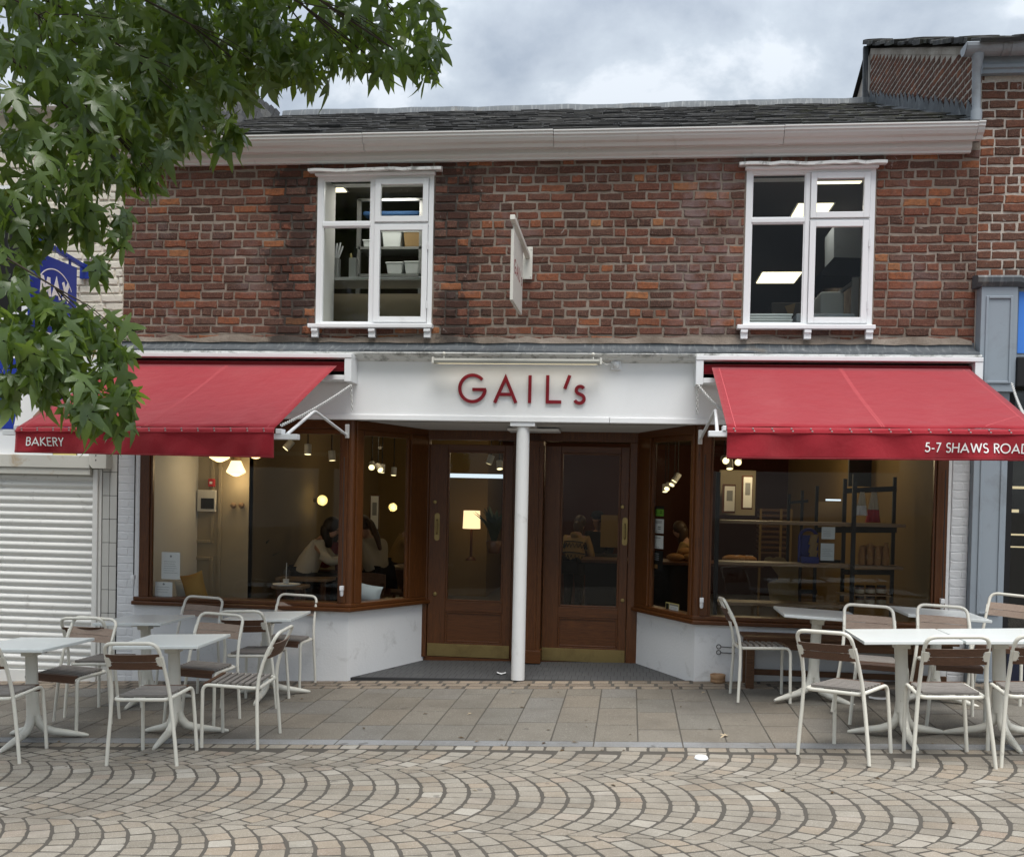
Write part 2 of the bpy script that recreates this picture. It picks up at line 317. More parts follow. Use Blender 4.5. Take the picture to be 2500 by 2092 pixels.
mat['ochre_wall'] = simple('ochre_shop_wall', (0.21, 0.14, 0.058), 0.85, 0.2, 0.1)
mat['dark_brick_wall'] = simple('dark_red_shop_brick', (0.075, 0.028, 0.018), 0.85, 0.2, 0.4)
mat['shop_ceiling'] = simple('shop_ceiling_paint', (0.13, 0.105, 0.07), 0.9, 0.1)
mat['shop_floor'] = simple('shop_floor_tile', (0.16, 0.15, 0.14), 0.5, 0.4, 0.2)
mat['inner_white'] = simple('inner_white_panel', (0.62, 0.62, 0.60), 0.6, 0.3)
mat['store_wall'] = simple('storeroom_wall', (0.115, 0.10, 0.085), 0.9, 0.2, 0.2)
mat['skin'] = simple('skin', (0.38, 0.22, 0.15), 0.6, 0.3)
mat['hair'] = simple('dark_hair', (0.018, 0.012, 0.009), 0.5, 0.4, bump=0.6, bscale=200)
mat['hair_brown'] = simple('brown_hair', (0.05, 0.028, 0.016), 0.5, 0.4, bump=0.6, bscale=200)
mat['cream_knit'] = simple('cream_knit', (0.55, 0.49, 0.38), 0.95, 0.1, 0.2, bump=0.6, bscale=120)
mat['beige_knit'] = simple('beige_knit', (0.40, 0.34, 0.25), 0.95, 0.1, 0.2, bump=0.6, bscale=120)
mat['red_cloth'] = simple('dark_red_cloth', (0.16, 0.015, 0.018), 0.95, 0.1)
mat['dark_cloth'] = simple('dark_cloth', (0.02, 0.02, 0.022), 0.95, 0.1)
mat['tan_knit'] = simple('tan_patterned_knit', (0.34, 0.22, 0.10), 0.95, 0.1, 0.2, bump=0.6, bscale=120)
mat['bread'] = simple('crusty_bread', (0.32, 0.16, 0.06), 0.8, 0.2, 0.5, (0.6, 0.5, 0.36), 0.6, 50, dscale=20)
mat['mustard'] = simple('mustard_cushion', (0.42, 0.24, 0.06), 0.95, 0.1, 0.2, bump=0.8, bscale=160)
mat['grey_cushion'] = simple('pale_grey_cushion', (0.55, 0.60, 0.62), 0.95, 0.1, 0.1)
mat['blue_plastic'] = simple('blue_plastic', (0.02, 0.03, 0.20), 0.5, 0.4)
mat['tub'] = simple('translucent_tub', (0.66, 0.71, 0.71), 0.5, 0.4)
mat['plant'] = simple('house_plant_leaf', (0.025, 0.045, 0.018), 0.5, 0.4)
mat['cardboard'] = simple('brown_paper', (0.32, 0.22, 0.11), 0.9, 0.1)

def m_leaf():
    m = M('sweetgum_leaf'); r = m.rnd(); r2 = m.rnd2()
    c = m.ramp(r, (0.0, (0.058, 0.095, 0.026)), (0.45, (0.088, 0.140, 0.040)), (0.8, (0.112, 0.172, 0.042)), (1.0, (0.165, 0.23, 0.035)))
    n = m.noise(30, 4, 0.6); c = m.mix(m.math('MULTIPLY', n, 0.35), c, (0.06, 0.10, 0.045))
    m.col(c); m.rough(0.36); m.spec(0.6); m.bump(m.noise(60, 3), 0.25, 0.003)
    m.b.inputs['Coat Weight'].default_value = 0.15
    tr = m.t.nodes.new('ShaderNodeBsdfTranslucent'); m.l(m.mix(0.65, c, (0.38, 0.56, 0.04)), tr.inputs['Color'])
    mx = m.t.nodes.new('ShaderNodeMixShader'); mx.inputs[0].default_value = 0.38
    m.l(m.b.outputs[0], mx.inputs[1]); m.l(tr.outputs[0], mx.inputs[2]); m.l(mx.outputs[0], m.out.inputs[0]); return m.m
mat['leaf'] = m_leaf()
mat['bark'] = simple('grey_brown_bark', (0.075, 0.06, 0.045), 0.9, 0.2, 0.4, bump=0.9, bscale=30)
mat['dry_leaf'] = simple('dry_fallen_leaf', (0.50, 0.40, 0.27), 0.8, 0.2, 0.3)

# ------------------------------------------------------------------ object helpers
def tag(o, label=None, cat=None, group=None, kind=None):
    if label: o['label'] = label
    if cat: o['category'] = cat
    if group: o['group'] = group
    if kind: o['kind'] = kind
    return o
def adopt(child, parent):
    if parent is not None:
        child.parent = parent; child.matrix_parent_inverse = parent.matrix_basis.inverted()
    return child
def empty(name, loc=(0, 0, 0), rz=0.0, **k):
    o = bpy.data.objects.new(name, None); o.empty_display_size = 0.1; C.objects.link(o)
    o.location = loc; o.rotation_euler = (0, 0, rz); return tag(o, **k)
class MB:
    def __init__(s): s.v = []; s.f = []; s.mi = []; s.sm = []
    def add(s, vs, fs, mi=0, smooth=False):
        b = len(s.v); s.v += [tuple(v) for v in vs]
        for f in fs: s.f.append(tuple(b+i for i in f)); s.mi.append(mi); s.sm.append(smooth)
        return s
    def box(s, x0, x1, y0, y1, z0, z1, mi=0):
        if x0 > x1: x0, x1 = x1, x0
        if y0 > y1: y0, y1 = y1, y0
        if z0 > z1: z0, z1 = z1, z0
        v = [(x0,y0,z0),(x1,y0,z0),(x1,y1,z0),(x0,y1,z0),(x0,y0,z1),(x1,y0,z1),(x1,y1,z1),(x0,y1,z1)]
        return s.add(v, [(0,3,2,1),(4,5,6,7),(0,1,5,4),(1,2,6,5),(2,3,7,6),(3,0,4,7)], mi)
    def obox(s, c, ax, ay, az, mi=0):
        c, ax, ay, az = map(Vector, (c, ax, ay, az))
        v = [c+sx*ax+sy*ay+sz*az for sz in (-1, 1) for sx, sy in ((-1,-1),(1,-1),(1,1),(-1,1))]
        fs = [(0,3,2,1),(4,5,6,7),(0,1,5,4),(1,2,6,5),(2,3,7,6),(3,0,4,7)]
        if ax.cross(ay).dot(az) < 0: fs = [f[::-1] for f in fs]
        return s.add(v, fs, mi)
    def beam(s, a, b, w, t, up=(0, 0, 1), mi=0):
        a, b, up = Vector(a), Vector(b), Vector(up); d = b-a; L = d.length; d.normalize()
        sd = d.cross(up).normalized(); u = sd.cross(d)
        return s.obox((a+b)/2, d*(L/2), sd*(w/2), u*(t/2), mi)
    def tube(s, pts, r, n=8, mi=0, caps=True, flat=1.0):
        pts = [Vector(p) for p in pts]; rs = r if isinstance(r, (list, tuple)) else [r]*len(pts)
        prev = None; rings = []
        for i, p in enumerate(pts):
            t = (pts[min(i+1, len(pts)-1)]-pts[max(i-1, 0)]).normalized()
            if prev is None:
                a = Vector((0, 0, 1)) if abs(t.z) < 0.9 else Vector((1, 0, 0))
                u = t.cross(a).normalized()
            else:
                u = (prev - t*prev.dot(t)).normalized()
            prev = u; w = t.cross(u)
            rings.append([p + (u*math.cos(2*math.pi*k/n) + w*math.sin(2*math.pi*k/n)*flat)*rs[i] for k in range(n)])
        vs = [v for rg in rings for v in rg]; fs = []
        for i in range(len(rings)-1):
            for k in range(n):
                fs.append((i*n+k, i*n+(k+1) % n, (i+1)*n+(k+1) % n, (i+1)*n+k))
        s.add(vs, fs, mi, True)
        if caps:
            s.add(rings[0], [tuple(range(n))[::-1]], mi); s.add(rings[-1], [tuple(range(n))], mi)
        return s
    def lathe(s, prof, c=(0, 0, 0), n=16, mi=0, caps=True, axis='z'):
        c = Vector(c); vs = []
        for r, z in prof:
            for k in range(n):
                a = 2*math.pi*k/n
                vs.append(c+(Vector((r*math.cos(a), r*math.sin(a), z)) if axis == 'z' else Vector((r*math.cos(a), -z, r*math.sin(a)))))
        fs = []
        for i in range(len(prof)-1):
            for k in range(n): fs.append((i*n+k, i*n+(k+1) % n, (i+1)*n+(k+1) % n, (i+1)*n+k))
        s.add(vs, fs, mi, True)
        if caps:
            s.add(vs[:n], [tuple(range(n))[::-1]], mi); s.add(vs[-n:], [tuple(range(n))], mi)
        return s
    def extrude(s, poly, a, b, mi=0):
        """prism: polygon poly (list of 3D points) swept from offset a to offset b"""
        a, b = Vector(a), Vector(b); n = len(poly); P = [Vector(p) for p in poly]
        vs = [p+a for p in P]+[p+b for p in P]
        fs = [tuple(range(n))[::-1], tuple(range(n, 2*n))]+[(i, (i+1) % n, n+(i+1) % n, n+i) for i in range(n)]
        return s.add(vs, fs, mi)
    def build(s, name, m, parent=None, bevel=0.0, label=None, cat=None, group=None, kind=None, fix=False):
        me = bpy.data.meshes.new(name); me.from_pydata(s.v, [], s.f)
        for x in (m if isinstance(m, (list, tuple)) else [m]): me.materials.append(x)
        me.polygons.foreach_set('material_index', s.mi); me.polygons.foreach_set('use_smooth', s.sm)
        if fix:
            bm = bmesh.new(); bm.from_mesh(me); bmesh.ops.recalc_face_normals(bm, faces=bm.faces); bm.to_mesh(me); bm.free()
        me.update()
        o = bpy.data.objects.new(name, me); C.objects.link(o)
        if bevel:
            b = o.modifiers.new('edge', 'BEVEL'); b.width = bevel; b.segments = 2; b.limit_method = 'ANGLE'; b.angle_limit = R(40)
        adopt(o, parent); return tag(o, label, cat, group, kind)
def box(name, x0, x1, y0, y1, z0, z1, m, parent=None, **k):
    return MB().box(x0, x1, y0, y1, z0, z1).build(name, m, parent, **k)
def place(name, me, parent, mtx, **k):
    o = bpy.data.objects.new(name, me); C.objects.link(o); o.matrix_basis = mtx; adopt(o, parent); return tag(o, **k)
def copy_tree(o, parent=None, first=True):
    c = o.copy(); C.objects.link(c)
    if parent is not None: c.parent = parent
    for ch in list(o.children): copy_tree(ch, c, False)
    return c
def bend(p0, corner, p1, r, n=5):
    """points of a rounded corner"""
    p0, corner, p1 = Vector(p0), Vector(corner), Vector(p1)
    a = corner+(p0-corner).normalized()*r; b = corner+(p1-corner).normalized()*r
    return [a*(1-t)**2+corner*2*t*(1-t)+b*t*t for t in [i/n for i in range(n+1)]]
def path(pts, r, n=5):
    pts = [Vector(p) for p in pts]; out = [pts[0]]
    for i in range(1, len(pts)-1): out += bend(pts[i-1], pts[i], pts[i+1], r, n)
    return out+[pts[-1]]

def stone_mesh(name, w, h, t, bev, jit, m, nseg=3, back=True, rnd=random, sag=0.0):
    """one irregular stone: outline in XY, face towards +Z"""
    pts = []
    for (ax, ay), (bx, by) in (((-1,-1),(1,-1)), ((1,-1),(1,1)), ((1,1),(-1,1)), ((-1,1),(-1,-1))):
        k = nseg if ay == by else max(1, nseg-1)
        for i in range(k):
            f = i/k; pts.append(Vector(((ax+(bx-ax)*f)*w/2+rnd.uniform(-jit, jit), (ay+(by-ay)*f)*h/2+rnd.uniform(-jit, jit), 0)))
    n = len(pts); vs = []; fs = []
    inn = []
    for p in pts:
        q = p.copy(); q.x -= math.copysign(min(bev, abs(q.x)), q.x) if abs(q.x) > w/2-3*jit-1e-4 else 0
        q.y -= math.copysign(min(bev, abs(q.y)), q.y) if abs(q.y) > h/2-3*jit-1e-4 else 0
        inn.append(q)
    vs += [p-Vector((0, 0, 0)) for p in pts]
    vs += [Vector((p.x, p.y, t-bev)) for p in pts]
    vs += [Vector((p.x, p.y, t+rnd.uniform(-jit, jit)*0.25)) for p in inn]
    for i in range(n):
        j = (i+1) % n
        fs.append((i, j, n+j, n+i)); fs.append((n+i, n+j, 2*n+j, 2*n+i))
    fs.append(tuple(range(2*n, 3*n)))
    me = bpy.data.meshes.new(name); me.from_pydata([tuple(v) for v in vs], [], fs); me.materials.append(m); me.update()
    return me
def merge_meshes(name, items, m, parent, **k):
    """join many (mesh, matrix) pairs into one object"""
    vs, fs = [], []
    for me, mx in items:
        b = len(vs); vs += [tuple(mx @ v.co) for v in me.vertices]; fs += [tuple(b+i for i in p.vertices) for p in me.polygons]
    o = bpy.data.meshes.new(name); o.from_pydata(vs, [], fs); o.materials.append(m); o.update()
    ob = bpy.data.objects.new(name, o); C.objects.link(ob); adopt(ob, parent); return tag(ob, **k)
def frame_m(o, x, y, z): # matrix from origin and three axes
    return Matrix(((x[0], y[0], z[0], o[0]), (x[1], y[1], z[1], o[1]), (x[2], y[2], z[2], o[2]), (0, 0, 0, 1)))

# stroke lettering (geometric sans capitals); each glyph: advance width, list of polylines on a 1-high grid
def arc(cx, cy, rx, ry, a0, a1, n=18): return [(cx+rx*math.cos(R(a0+(a1-a0)*i/n)), cy+ry*math.sin(R(a0+(a1-a0)*i/n))) for i in range(n+1)]
GL = {
 'A': (0.86, [[(0.05,0),(0.43,0.89),(0.81,0)],[(0.20,0.30),(0.66,0.30)]]),
 'B': (0.55, [[(0.06,0),(0.06,1)],[(0.06,0.96)]+arc(0.24,0.76,0.22,0.20,90,-90,12)+[(0.06,0.56)],[(0.06,0.56)]+arc(0.26,0.30,0.24,0.26,90,-90,12)+[(0.06,0.04)]]),
 'C': (0.85, [arc(0.5,0.5,0.46,0.47,45,315,26)]),
 'D': (0.72, [[(0.06,0),(0.06,1)],[(0.06,0.96)]+arc(0.22,0.5,0.44,0.46,90,-90,18)+[(0.06,0.04)]]),
 'E': (0.52, [[(0.06,0),(0.06,1)],[(0.06,0.95),(0.48,0.95)],[(0.06,0.53),(0.46,0.53)],[(0.06,0.05),(0.48,0.05)]]),
 'G': (1.0, [arc(0.5,0.5,0.46,0.47,42,345,30)+[(0.955,0.46)],[(0.50,0.46),(0.985,0.46)]]),
 'H': (0.72, [[(0.06,0),(0.06,1)],[(0.66,0),(0.66,1)],[(0.06,0.52),(0.66,0.52)]]),
 'I': (0.14, [[(0.07,0),(0.07,1)]]),
 'K': (0.62, [[(0.06,0),(0.06,1)],[(0.56,1),(0.10,0.50)],[(0.10,0.56),(0.60,0)]]),
 'L': (0.46, [[(0.06,1),(0.06,0.0)],[(0.02,0.05),(0.46,0.05)]]),
 'M': (0.95, [[(0.06,0),(0.16,1)],[(0.16,0.97),(0.47,0.12)],[(0.47,0.12),(0.78,0.97)],[(0.78,1),(0.88,0)]]),
 'N': (0.76, [[(0.06,0),(0.06,1)],[(0.06,0.95),(0.70,0.05)],[(0.70,0),(0.70,1)]]),
 'O': (1.0, [arc(0.5,0.5,0.46,0.47,0,360,32)]),
 'R': (0.58, [[(0.06,0),(0.06,1)],[(0.06,0.96)]+arc(0.26,0.75,0.24,0.21,90,-90,12)+[(0.06,0.54)],[(0.24,0.54),(0.54,0)]]),
 'S': (0.55, [arc(0.28,0.74,0.20,0.23,35,270,14)[:-1]+arc(0.28,0.27,0.22,0.24,90,-150,14)]),
 's': (0.44, [arc(0.22,0.475,0.135,0.135,30,250,12)[:-1]+arc(0.20,0.17,0.16,0.155,75,-160,12)]),
 'T': (0.5, [[(0.25,0),(0.25,1)],[(0.02,0.95),(0.48,0.95)]]),
 'U': (0.68, [[(0.06,1),(0.06,0.34)]+arc(0.34,0.32,0.28,0.28,180,360,14)+[(0.62,1)]]),
 'W': (1.1, [[(0.04,1),(0.30,0.03)],[(0.30,0.03),(0.55,0.95)],[(0.55,0.95),(0.80,0.03)],[(0.80,0.03),(1.06,1)]]),
 'X': (0.66, [[(0.04,0),(0.62,1)],[(0.04,1),(0.62,0)]]),
 'Y': (0.62, [[(0.04,1),(0.31,0.45)],[(0.58,1),(0.31,0.45)],[(0.31,0.48),(0.31,0)]]),
 '5': (0.54, [[(0.46,0.95),(0.18,0.95),(0.12,0.60)]+arc(0.24,0.32,0.25,0.28,110,-150,16)]),
 '7': (0.50, [[(0.02,0.95),(0.46,0.95),(0.14,0.0)]]),
 '-': (0.40, [[(0.04,0.36),(0.34,0.36)]]),
 "'": (0.26, [[(0.26,1.0),(0.06,0.52)]]),
 ' ': (0.34, []),
}
def ribbon(mb, poly, w, fn, d0, d1, mi=0):
    """thick stroke along a 2D polyline; fn(u, v, depth) -> 3D"""
    P = [Vector((p[0], p[1])) for p in poly]; closed = (P[0]-P[-1]).length < 1e-4 and len(P) > 3
    L, Rr = [], []
    n = len(P)
    for i in range(n):
        a = P[i-1] if i > 0 else (P[-2] if closed else None); b = P[i+1] if i < n-1 else (P[1] if closed else None)
        d1v = (P[i]-a).normalized() if a is not None else None; d2v = (b-P[i]).normalized() if b is not None else None
        if d1v is None: d1v = d2v
        if d2v is None: d2v = d1v
        n1 = Vector((-d1v.y, d1v.x)); n2 = Vector((-d2v.y, d2v.x)); m = (n1+n2)
        m = m.normalized() if m.length > 1e-6 else n1
        k = min(1/max(m.dot(n1), 0.35), 2.6)
        L.append(P[i]+m*w/2*k); Rr.append(P[i]-m*w/2*k)
    vs = [fn(p.x, p.y, d1) for p in L]+[fn(p.x, p.y, d1) for p in Rr]+[fn(p.x, p.y, d0) for p in L]+[fn(p.x, p.y, d0) for p in Rr]
    fs = []
    for i in range(n-1):
        fs += [(n+i, n+i+1, i+1, i), (i, i+1, 2*n+i+1, 2*n+i), (n+i+1, n+i, 3*n+i, 3*n+i+1)]
    fs += [(0, 2*n, 3*n, n), (n-1, 2*n-1, 4*n-1, 3*n-1)]
    mb.add(vs, fs, mi)
def letters(text, height, stroke, gap, fn, d0, d1, target=None, glyph=None):
    """returns list of (char, MB); fn(u, v, d) maps metres along the line to 3D"""
    tot = sum(GL[c][0] for c in text)*height+gap*(len(text)-1); kx = (target/tot) if target else 1.0
    x = 0.0; out = []
    for c in text:
        mb = MB()
        for i, pl in enumerate(GL[c][1]):
            ribbon(mb, [((x+px*height)*kx, py*height) for px, py in pl], stroke, fn, d0, d1+0.0004*i)
        if GL[c][1]: out.append((c, mb))
        x += GL[c][0]*height+gap
    return out
def word(name, text, height, stroke, gap, fn, d0, d1, m, parent, target=None, **k):
    if name == 'letter':
        for c, b in letters(text, height, stroke, gap, fn, d0, d1, target): b.build('letter', m, parent, fix=True)
        return
    mb = MB()
    for c, b in letters(text, height, stroke, gap, fn, d0, d1, target): mb.add(b.v, b.f)
    return mb.build(name, m, parent, fix=True, **k)
# ================================================================== GROUND
rg = random.Random(11)
g = MB()
g.add([(-60, -60, gz(-60)-0.0005), (60, -60, gz(60)-0.0005), (60, 0.04, gz(60)-0.0005), (-60, 0.04, gz(-60)-0.0005)], [(0, 1, 2, 3)])
g.add([(-60, 0.04, gz(-60)-0.4), (60, 0.04, gz(60)-0.4), (60, 40, gz(60)-0.4), (-60, 40, gz(-60)-0.4)], [(0, 1, 2, 3)])
ground = g.build('street_ground', mat['joint'], kind='structure')
SL = math.atan(GB)
def ground_m(x, y, ang, sx=1, sy=1, dz=0.0):
    return Matrix.Translation((x, y, gz(x)-0.0285+dz)) @ Matrix.Rotation(-SL, 4, 'Y') @ Matrix.Rotation(ang, 4, 'Z') @ Matrix.Diagonal((sx, sy, 1, 1))

# setts in segmental arcs
pave = empty('cobbled_street', (0, -4, 0)); pave['kind'] = 'structure'
P_, S_, SAG = 1.15, 0.142, 0.265
Rr = ((P_/2)**2+SAG**2)/(2*SAG); amax = math.asin(P_/2/Rr)
cobs = []
KERB0, KERB1 = -2.47, -2.32
def arc_x(yl): return math.sqrt(max(0, Rr*Rr-yl*yl))-(Rr-SAG)
def drift(x, y): return -3.14-0.045*(x+0.5)-y          # band edges run slightly askew to the kerb
for bnd in range(-1, 5):
    for row in range(-54, 50):
        n = 12; ys = [(-P_/2+P_*i/n)+(rg.uniform(-.012, .012) if 0 < i < n else 0) for i in range(n+1)]; ph = rg.uniform(-0.03, 0.03)
        for k in range(n):
            ya, yb = ys[k]+(ph if k > 0 else 0), ys[k+1]+(ph if k < n-1 else 0); ym = (ya+yb)/2
            th = math.asin(max(-1, min(1, ym/Rr))); gapx = (0.008+0.013*math.cos(th)**3)/math.cos(th); gy = 0.0062
            xo = row*S_-0.15
            q = []
            def lean(y_):
                t_ = math.asin(max(-1, min(1, y_/Rr))); return max(-P_/2, min(P_/2, y_+0.62*S_*math.cos(t_)*math.sin(t_)))
            for sx, yy in ((0, ya+gy), (1, lean(ya)+gy), (1, lean(yb)-gy), (0, yb-gy)):
                X = xo+arc_x(yy)+(gapx/2 if sx == 0 else S_-gapx/2)+rg.uniform(-.0035, .0035)
                Yl = yy+rg.uniform(-.003, .003)
                q.append((X, -3.14-0.045*(X+0.5)-P_/2-bnd*P_+Yl))
            cx_ = sum(p[0] for p in q)/4; cy_ = sum(p[1] for p in q)/4
            if max(p[1] for p in q) > KERB0-0.118 or cy_ < -7.8 or cx_ < -6.4 or cx_ > 5.4: continue
            cobs.append((cx_, cy_, q, rg.uniform(0.0008, 0.0028)))
x = -6.4
while x < 5.4:                                   # straight course along the kerb
    w = rg.uniform(0.115, 0.150); j = lambda: rg.uniform(-.002, .002)
    q = [(x+.009+j(), KERB0-.108+j()), (x+w-.009+j(), KERB0-.108+j()), (x+w-.009+j(), KERB0-.010+j()), (x+.009+j(), KERB0-.010+j())]
    cobs.append((x+w/2, KERB0-.06, q, rg.uniform(.0008, .0025))); x += w
def cobble_geo(cx_, cy_, q, top, origin):
    """irregular four-sided sett with worn, slightly sunken corners"""
    out = []
    for i in range(4):
        a, b = Vector(q[i]), Vector(q[(i+1) % 4])
        for t in (0.06, 0.5, 0.94):
            p = a.lerp(b, t); p += Vector((rg.uniform(-.0022, .0022), rg.uniform(-.0022, .0022))); out.append(p)
    n = len(out); c = Vector((cx_, cy_)); vs = []
    for p in out: vs.append((p.x-origin.x, p.y-origin.y, gz(p.x)-0.02-origin.z))
    for p in out: vs.append((p.x-origin.x, p.y-origin.y, gz(p.x)+top-0.0018-origin.z))
    for p in out:
        r_ = p.lerp(c, 0.055); vs.append((r_.x-origin.x, r_.y-origin.y, gz(r_.x)+top+rg.uniform(-.0004, .0004)-origin.z))
    fs = []
    for i in range(n):
        k = (i+1) % n; fs += [(i, k, n+k, n+i), (n+i, n+k, 2*n+k, 2*n+i)]
    fs.append(tuple(range(2*n, 3*n))); return vs, fs
def fov(x, y):
    v = Vector((x, y, gz(x)))-CAM; d = v.dot(fwd)
    return d > 0 and abs(v.dot(RIGHT)/d) < 0.5 and (PPY-FPX*v.dot(UP)/d) < 2092
vis = sorted([c for c in cobs if fov(c[0], c[1])], key=lambda c: (Vector((c[0], c[1], 0))-CAM).length)
near = set(id(c) for c in vis[:300])
rest = MB()
for c in cobs:
    if id(c) in near:
        o = Vector((c[0], c[1], gz(c[0]))); mb = MB(); mb.add(*cobble_geo(*c, o)); ob = mb.build('cobble', mat['cobble'], None); ob.location = o; adopt(ob, pave)
    else: rest.add(*cobble_geo(*c, Vector((0, 0, 0))))
rest.build('cobbles', mat['cobble'], pave, kind='stuff')

# kerb stones and sandstone slabs
pv = empty('pavement', (0, -1.3, 0)); pv['kind'] = 'structure'
SW = 0.3013; X0 = -2.02
k0 = int((-6.6-X0)/SW)-1
kerb_v = [stone_mesh('kerb_stone', 0.602-0.008, 0.142, 0.030, 0.001, 0.0010, mat['granite'], 3, rnd=rg) for _ in range(3)]
for k in range(k0, 26, 2):
    x = X0+k*SW+SW
    place('kerb_stone', rg.choice(kerb_v), pv, ground_m(x, (KERB0+KERB1)/2, 0))
slab_cache = {}
def slab(wd, ln):
    key = (round(wd, 2), round(ln, 1))
    if key not in slab_cache: slab_cache[key] = [stone_mesh('paving_slab', key[0], key[1], 0.030, 0.0008, 0.0010, mat['slab'], 2, rnd=rg) for _ in range(3)]
    return rg.choice(slab_cache[key]), wd/key[0], ln/key[1]
for k in range(k0, 26):
    x = X0+(k+0.5)*SW
    y = KERB1; first = rg.uniform(0.28, 0.6)
    top = -0.39
    while y < top-0.01:
        L = first if y == KERB1 else rg.choice((0.45, 0.55, 0.5, 0.6))
        if y+L > top-0.18: L = top-y
        me, sx, sy = slab(SW-0.011, L-0.014)
        place('paving_slab', me, pv, ground_m(x, y+L/2, 0, sx, sy, rg.uniform(-0.0006, 0.0005))); y += L
# three courses of small setts against the building line
items = []
sv = [stone_mesh('sett', 0.1, 0.1, 0.031, 0.003, 0.003, mat['sett'], 2, rnd=rg) for _ in range(8)]
for j in range(3):
    x = -6.6+rg.uniform(0, .1)
    while x < 5.6:
        w = rg.uniform(0.15, 0.23); items.append((rg.choice(sv), ground_m(x+w/2, -0.325+j*0.132, 0, (w-0.03)/0.1, 1.03, 0))); x += w
merge_meshes('threshold_setts', items, mat['sett'], pv, kind='stuff')

# ================================================================== BAKERY BUILDING
bk = empty('bakery_building', (-1.0, 0.0, 0.0), label='two storey brick bakery with white fascia, mahogany shopfront and slate roof', cat='shop building')
XL, XR = -4.90, 2.95
WZ0, WZ1 = 3.09, 4.86
WIN = [(-2.99, -1.88, 3.262, 4.665), (0.96, 2.08, 3.262, 4.665)]   # x0 x1 z0 z1
# mortar bed with the two window holes
wm = MB()
xs = [XL, WIN[0][0], WIN[0][1], WIN[1][0], WIN[1][1], XR]
for i in range(5):
    a, b = xs[i], xs[i+1]
    if i in (1, 3):
        w = WIN[0] if i == 1 else WIN[1]
        wm.box(a, b, 0.004, 0.30, WZ0, w[2]); wm.box(a, b, 0.004, 0.30, w[3], WZ1)
    else: wm.box(a, b, 0.004, 0.30, WZ0, WZ1)
wall = wm.build('brick_wall', mat['mortar'], bk)
rb = random.Random(5)
BR = {}
def brick_mesh(kind, m):
    key = (kind, m.name)
    if key not in BR:
        w = {'s': 0.204, 'h': 0.098, 't': 0.15}[kind]
        BR[key] = [stone_mesh('brick', w, 0.0635, 0.024, 0.006, 0.0036, m, 4 if kind == 's' else 3, rnd=rb) for _ in range(12)]
    return rb.choice(BR[key]), {'s': 0.204, 'h': 0.098, 't': 0.15}[kind]
def lay(x0, x1, z0, z1, openings, course=0.0812, skew=0.0):
    """course by course: returns (x, z, width, kind)"""
    out = []; n = int((z1-z0)/course)
    for r_ in range(n):
        zb = z0+r_*course; zm = zb+course/2
        spans = [(x0, x1)]
        for ox0, ox1, oz0, oz1 in openings:
            if oz0-0.01 < zm < oz1+0.03:
                spans = [s for a, b in spans for s in ((a, min(b, ox0-0.012)), (max(a, ox1+0.012), b)) if s[1]-s[0] > 0.03]
        head = (r_ % 5 == 3)
        for a, b in spans:
            x = a+(0 if not head else 0); off = rb.choice((0.0, 0.06, 0.115)) if not head else 0.0
            if off: 
                out.append((a+off/2, zm, off-0.006, 'h')); x = a+off+0.006
            while x < b-0.02:
                kind = 'h' if head or rb.random() < 0.12 else 's'
                w = (0.098 if kind == 'h' else 0.204)*rb.uniform(0.92, 1.07)
                if x+w > b-0.03: w = b-x
                if w > 0.225: w = 0.204; 
                out.append((x+w/2, zm+rb.uniform(-.005, .005), w-0.002, 's' if w > 0.165 else ('t' if w > 0.13 else 'h'))); x += w+rb.uniform(0.012, 0.019)
    return out
def brick_matrix(x, z, w, kind, base, y=0.0, depth=0.0, axis='front'):
    s = w/base; t = R(rb.uniform(-0.7, 0.7))
    return Matrix.Translation((x, y-depth+0.0215, z)) @ Matrix.Rotation(R(90), 4, 'X') @ Matrix.Rotation(t, 4, 'Z') @ Matrix.Diagonal((s, rb.uniform(.95, 1.04), 1, 1))
bricks = lay(XL, XR, WZ0, WZ1-0.02, WIN)
def lay_objects(bricks, m, parent, y=0.0, limit=300, stuffname='bricks'):
    order = sorted(bricks, key=lambda b: -b[2]*1.0/((Vector((b[0], y, b[1]))-CAM).length**2))
    top = set(id(b) for b in order[:limit]); rest = []
    for b in bricks:
        me, base = brick_mesh(b[3], m)
        mx = brick_matrix(b[0], b[1], b[2], b[3], base, y, rb.uniform(-0.0035, 0.0055))
        if id(b) in top: place('brick', me, parent, mx)
        else: rest.append((me, mx))
    if rest: merge_meshes(stuffname, rest, m, parent, kind='stuff')
lay_objects(bricks, mat['brick'], wall)
# side and back of the shell
sh = MB()
sh.box(XL+0.001, XL+0.28, 0.30, 9.0, 2.6, 4.86); sh.box(XR-0.28, XR-0.001, 0.30, 9.0, 2.6, 4.86); sh.box(XL, XR, 9.0, 9.3, 0, 4.86)
sh.build('shell_wall', mat['mortar'], bk)

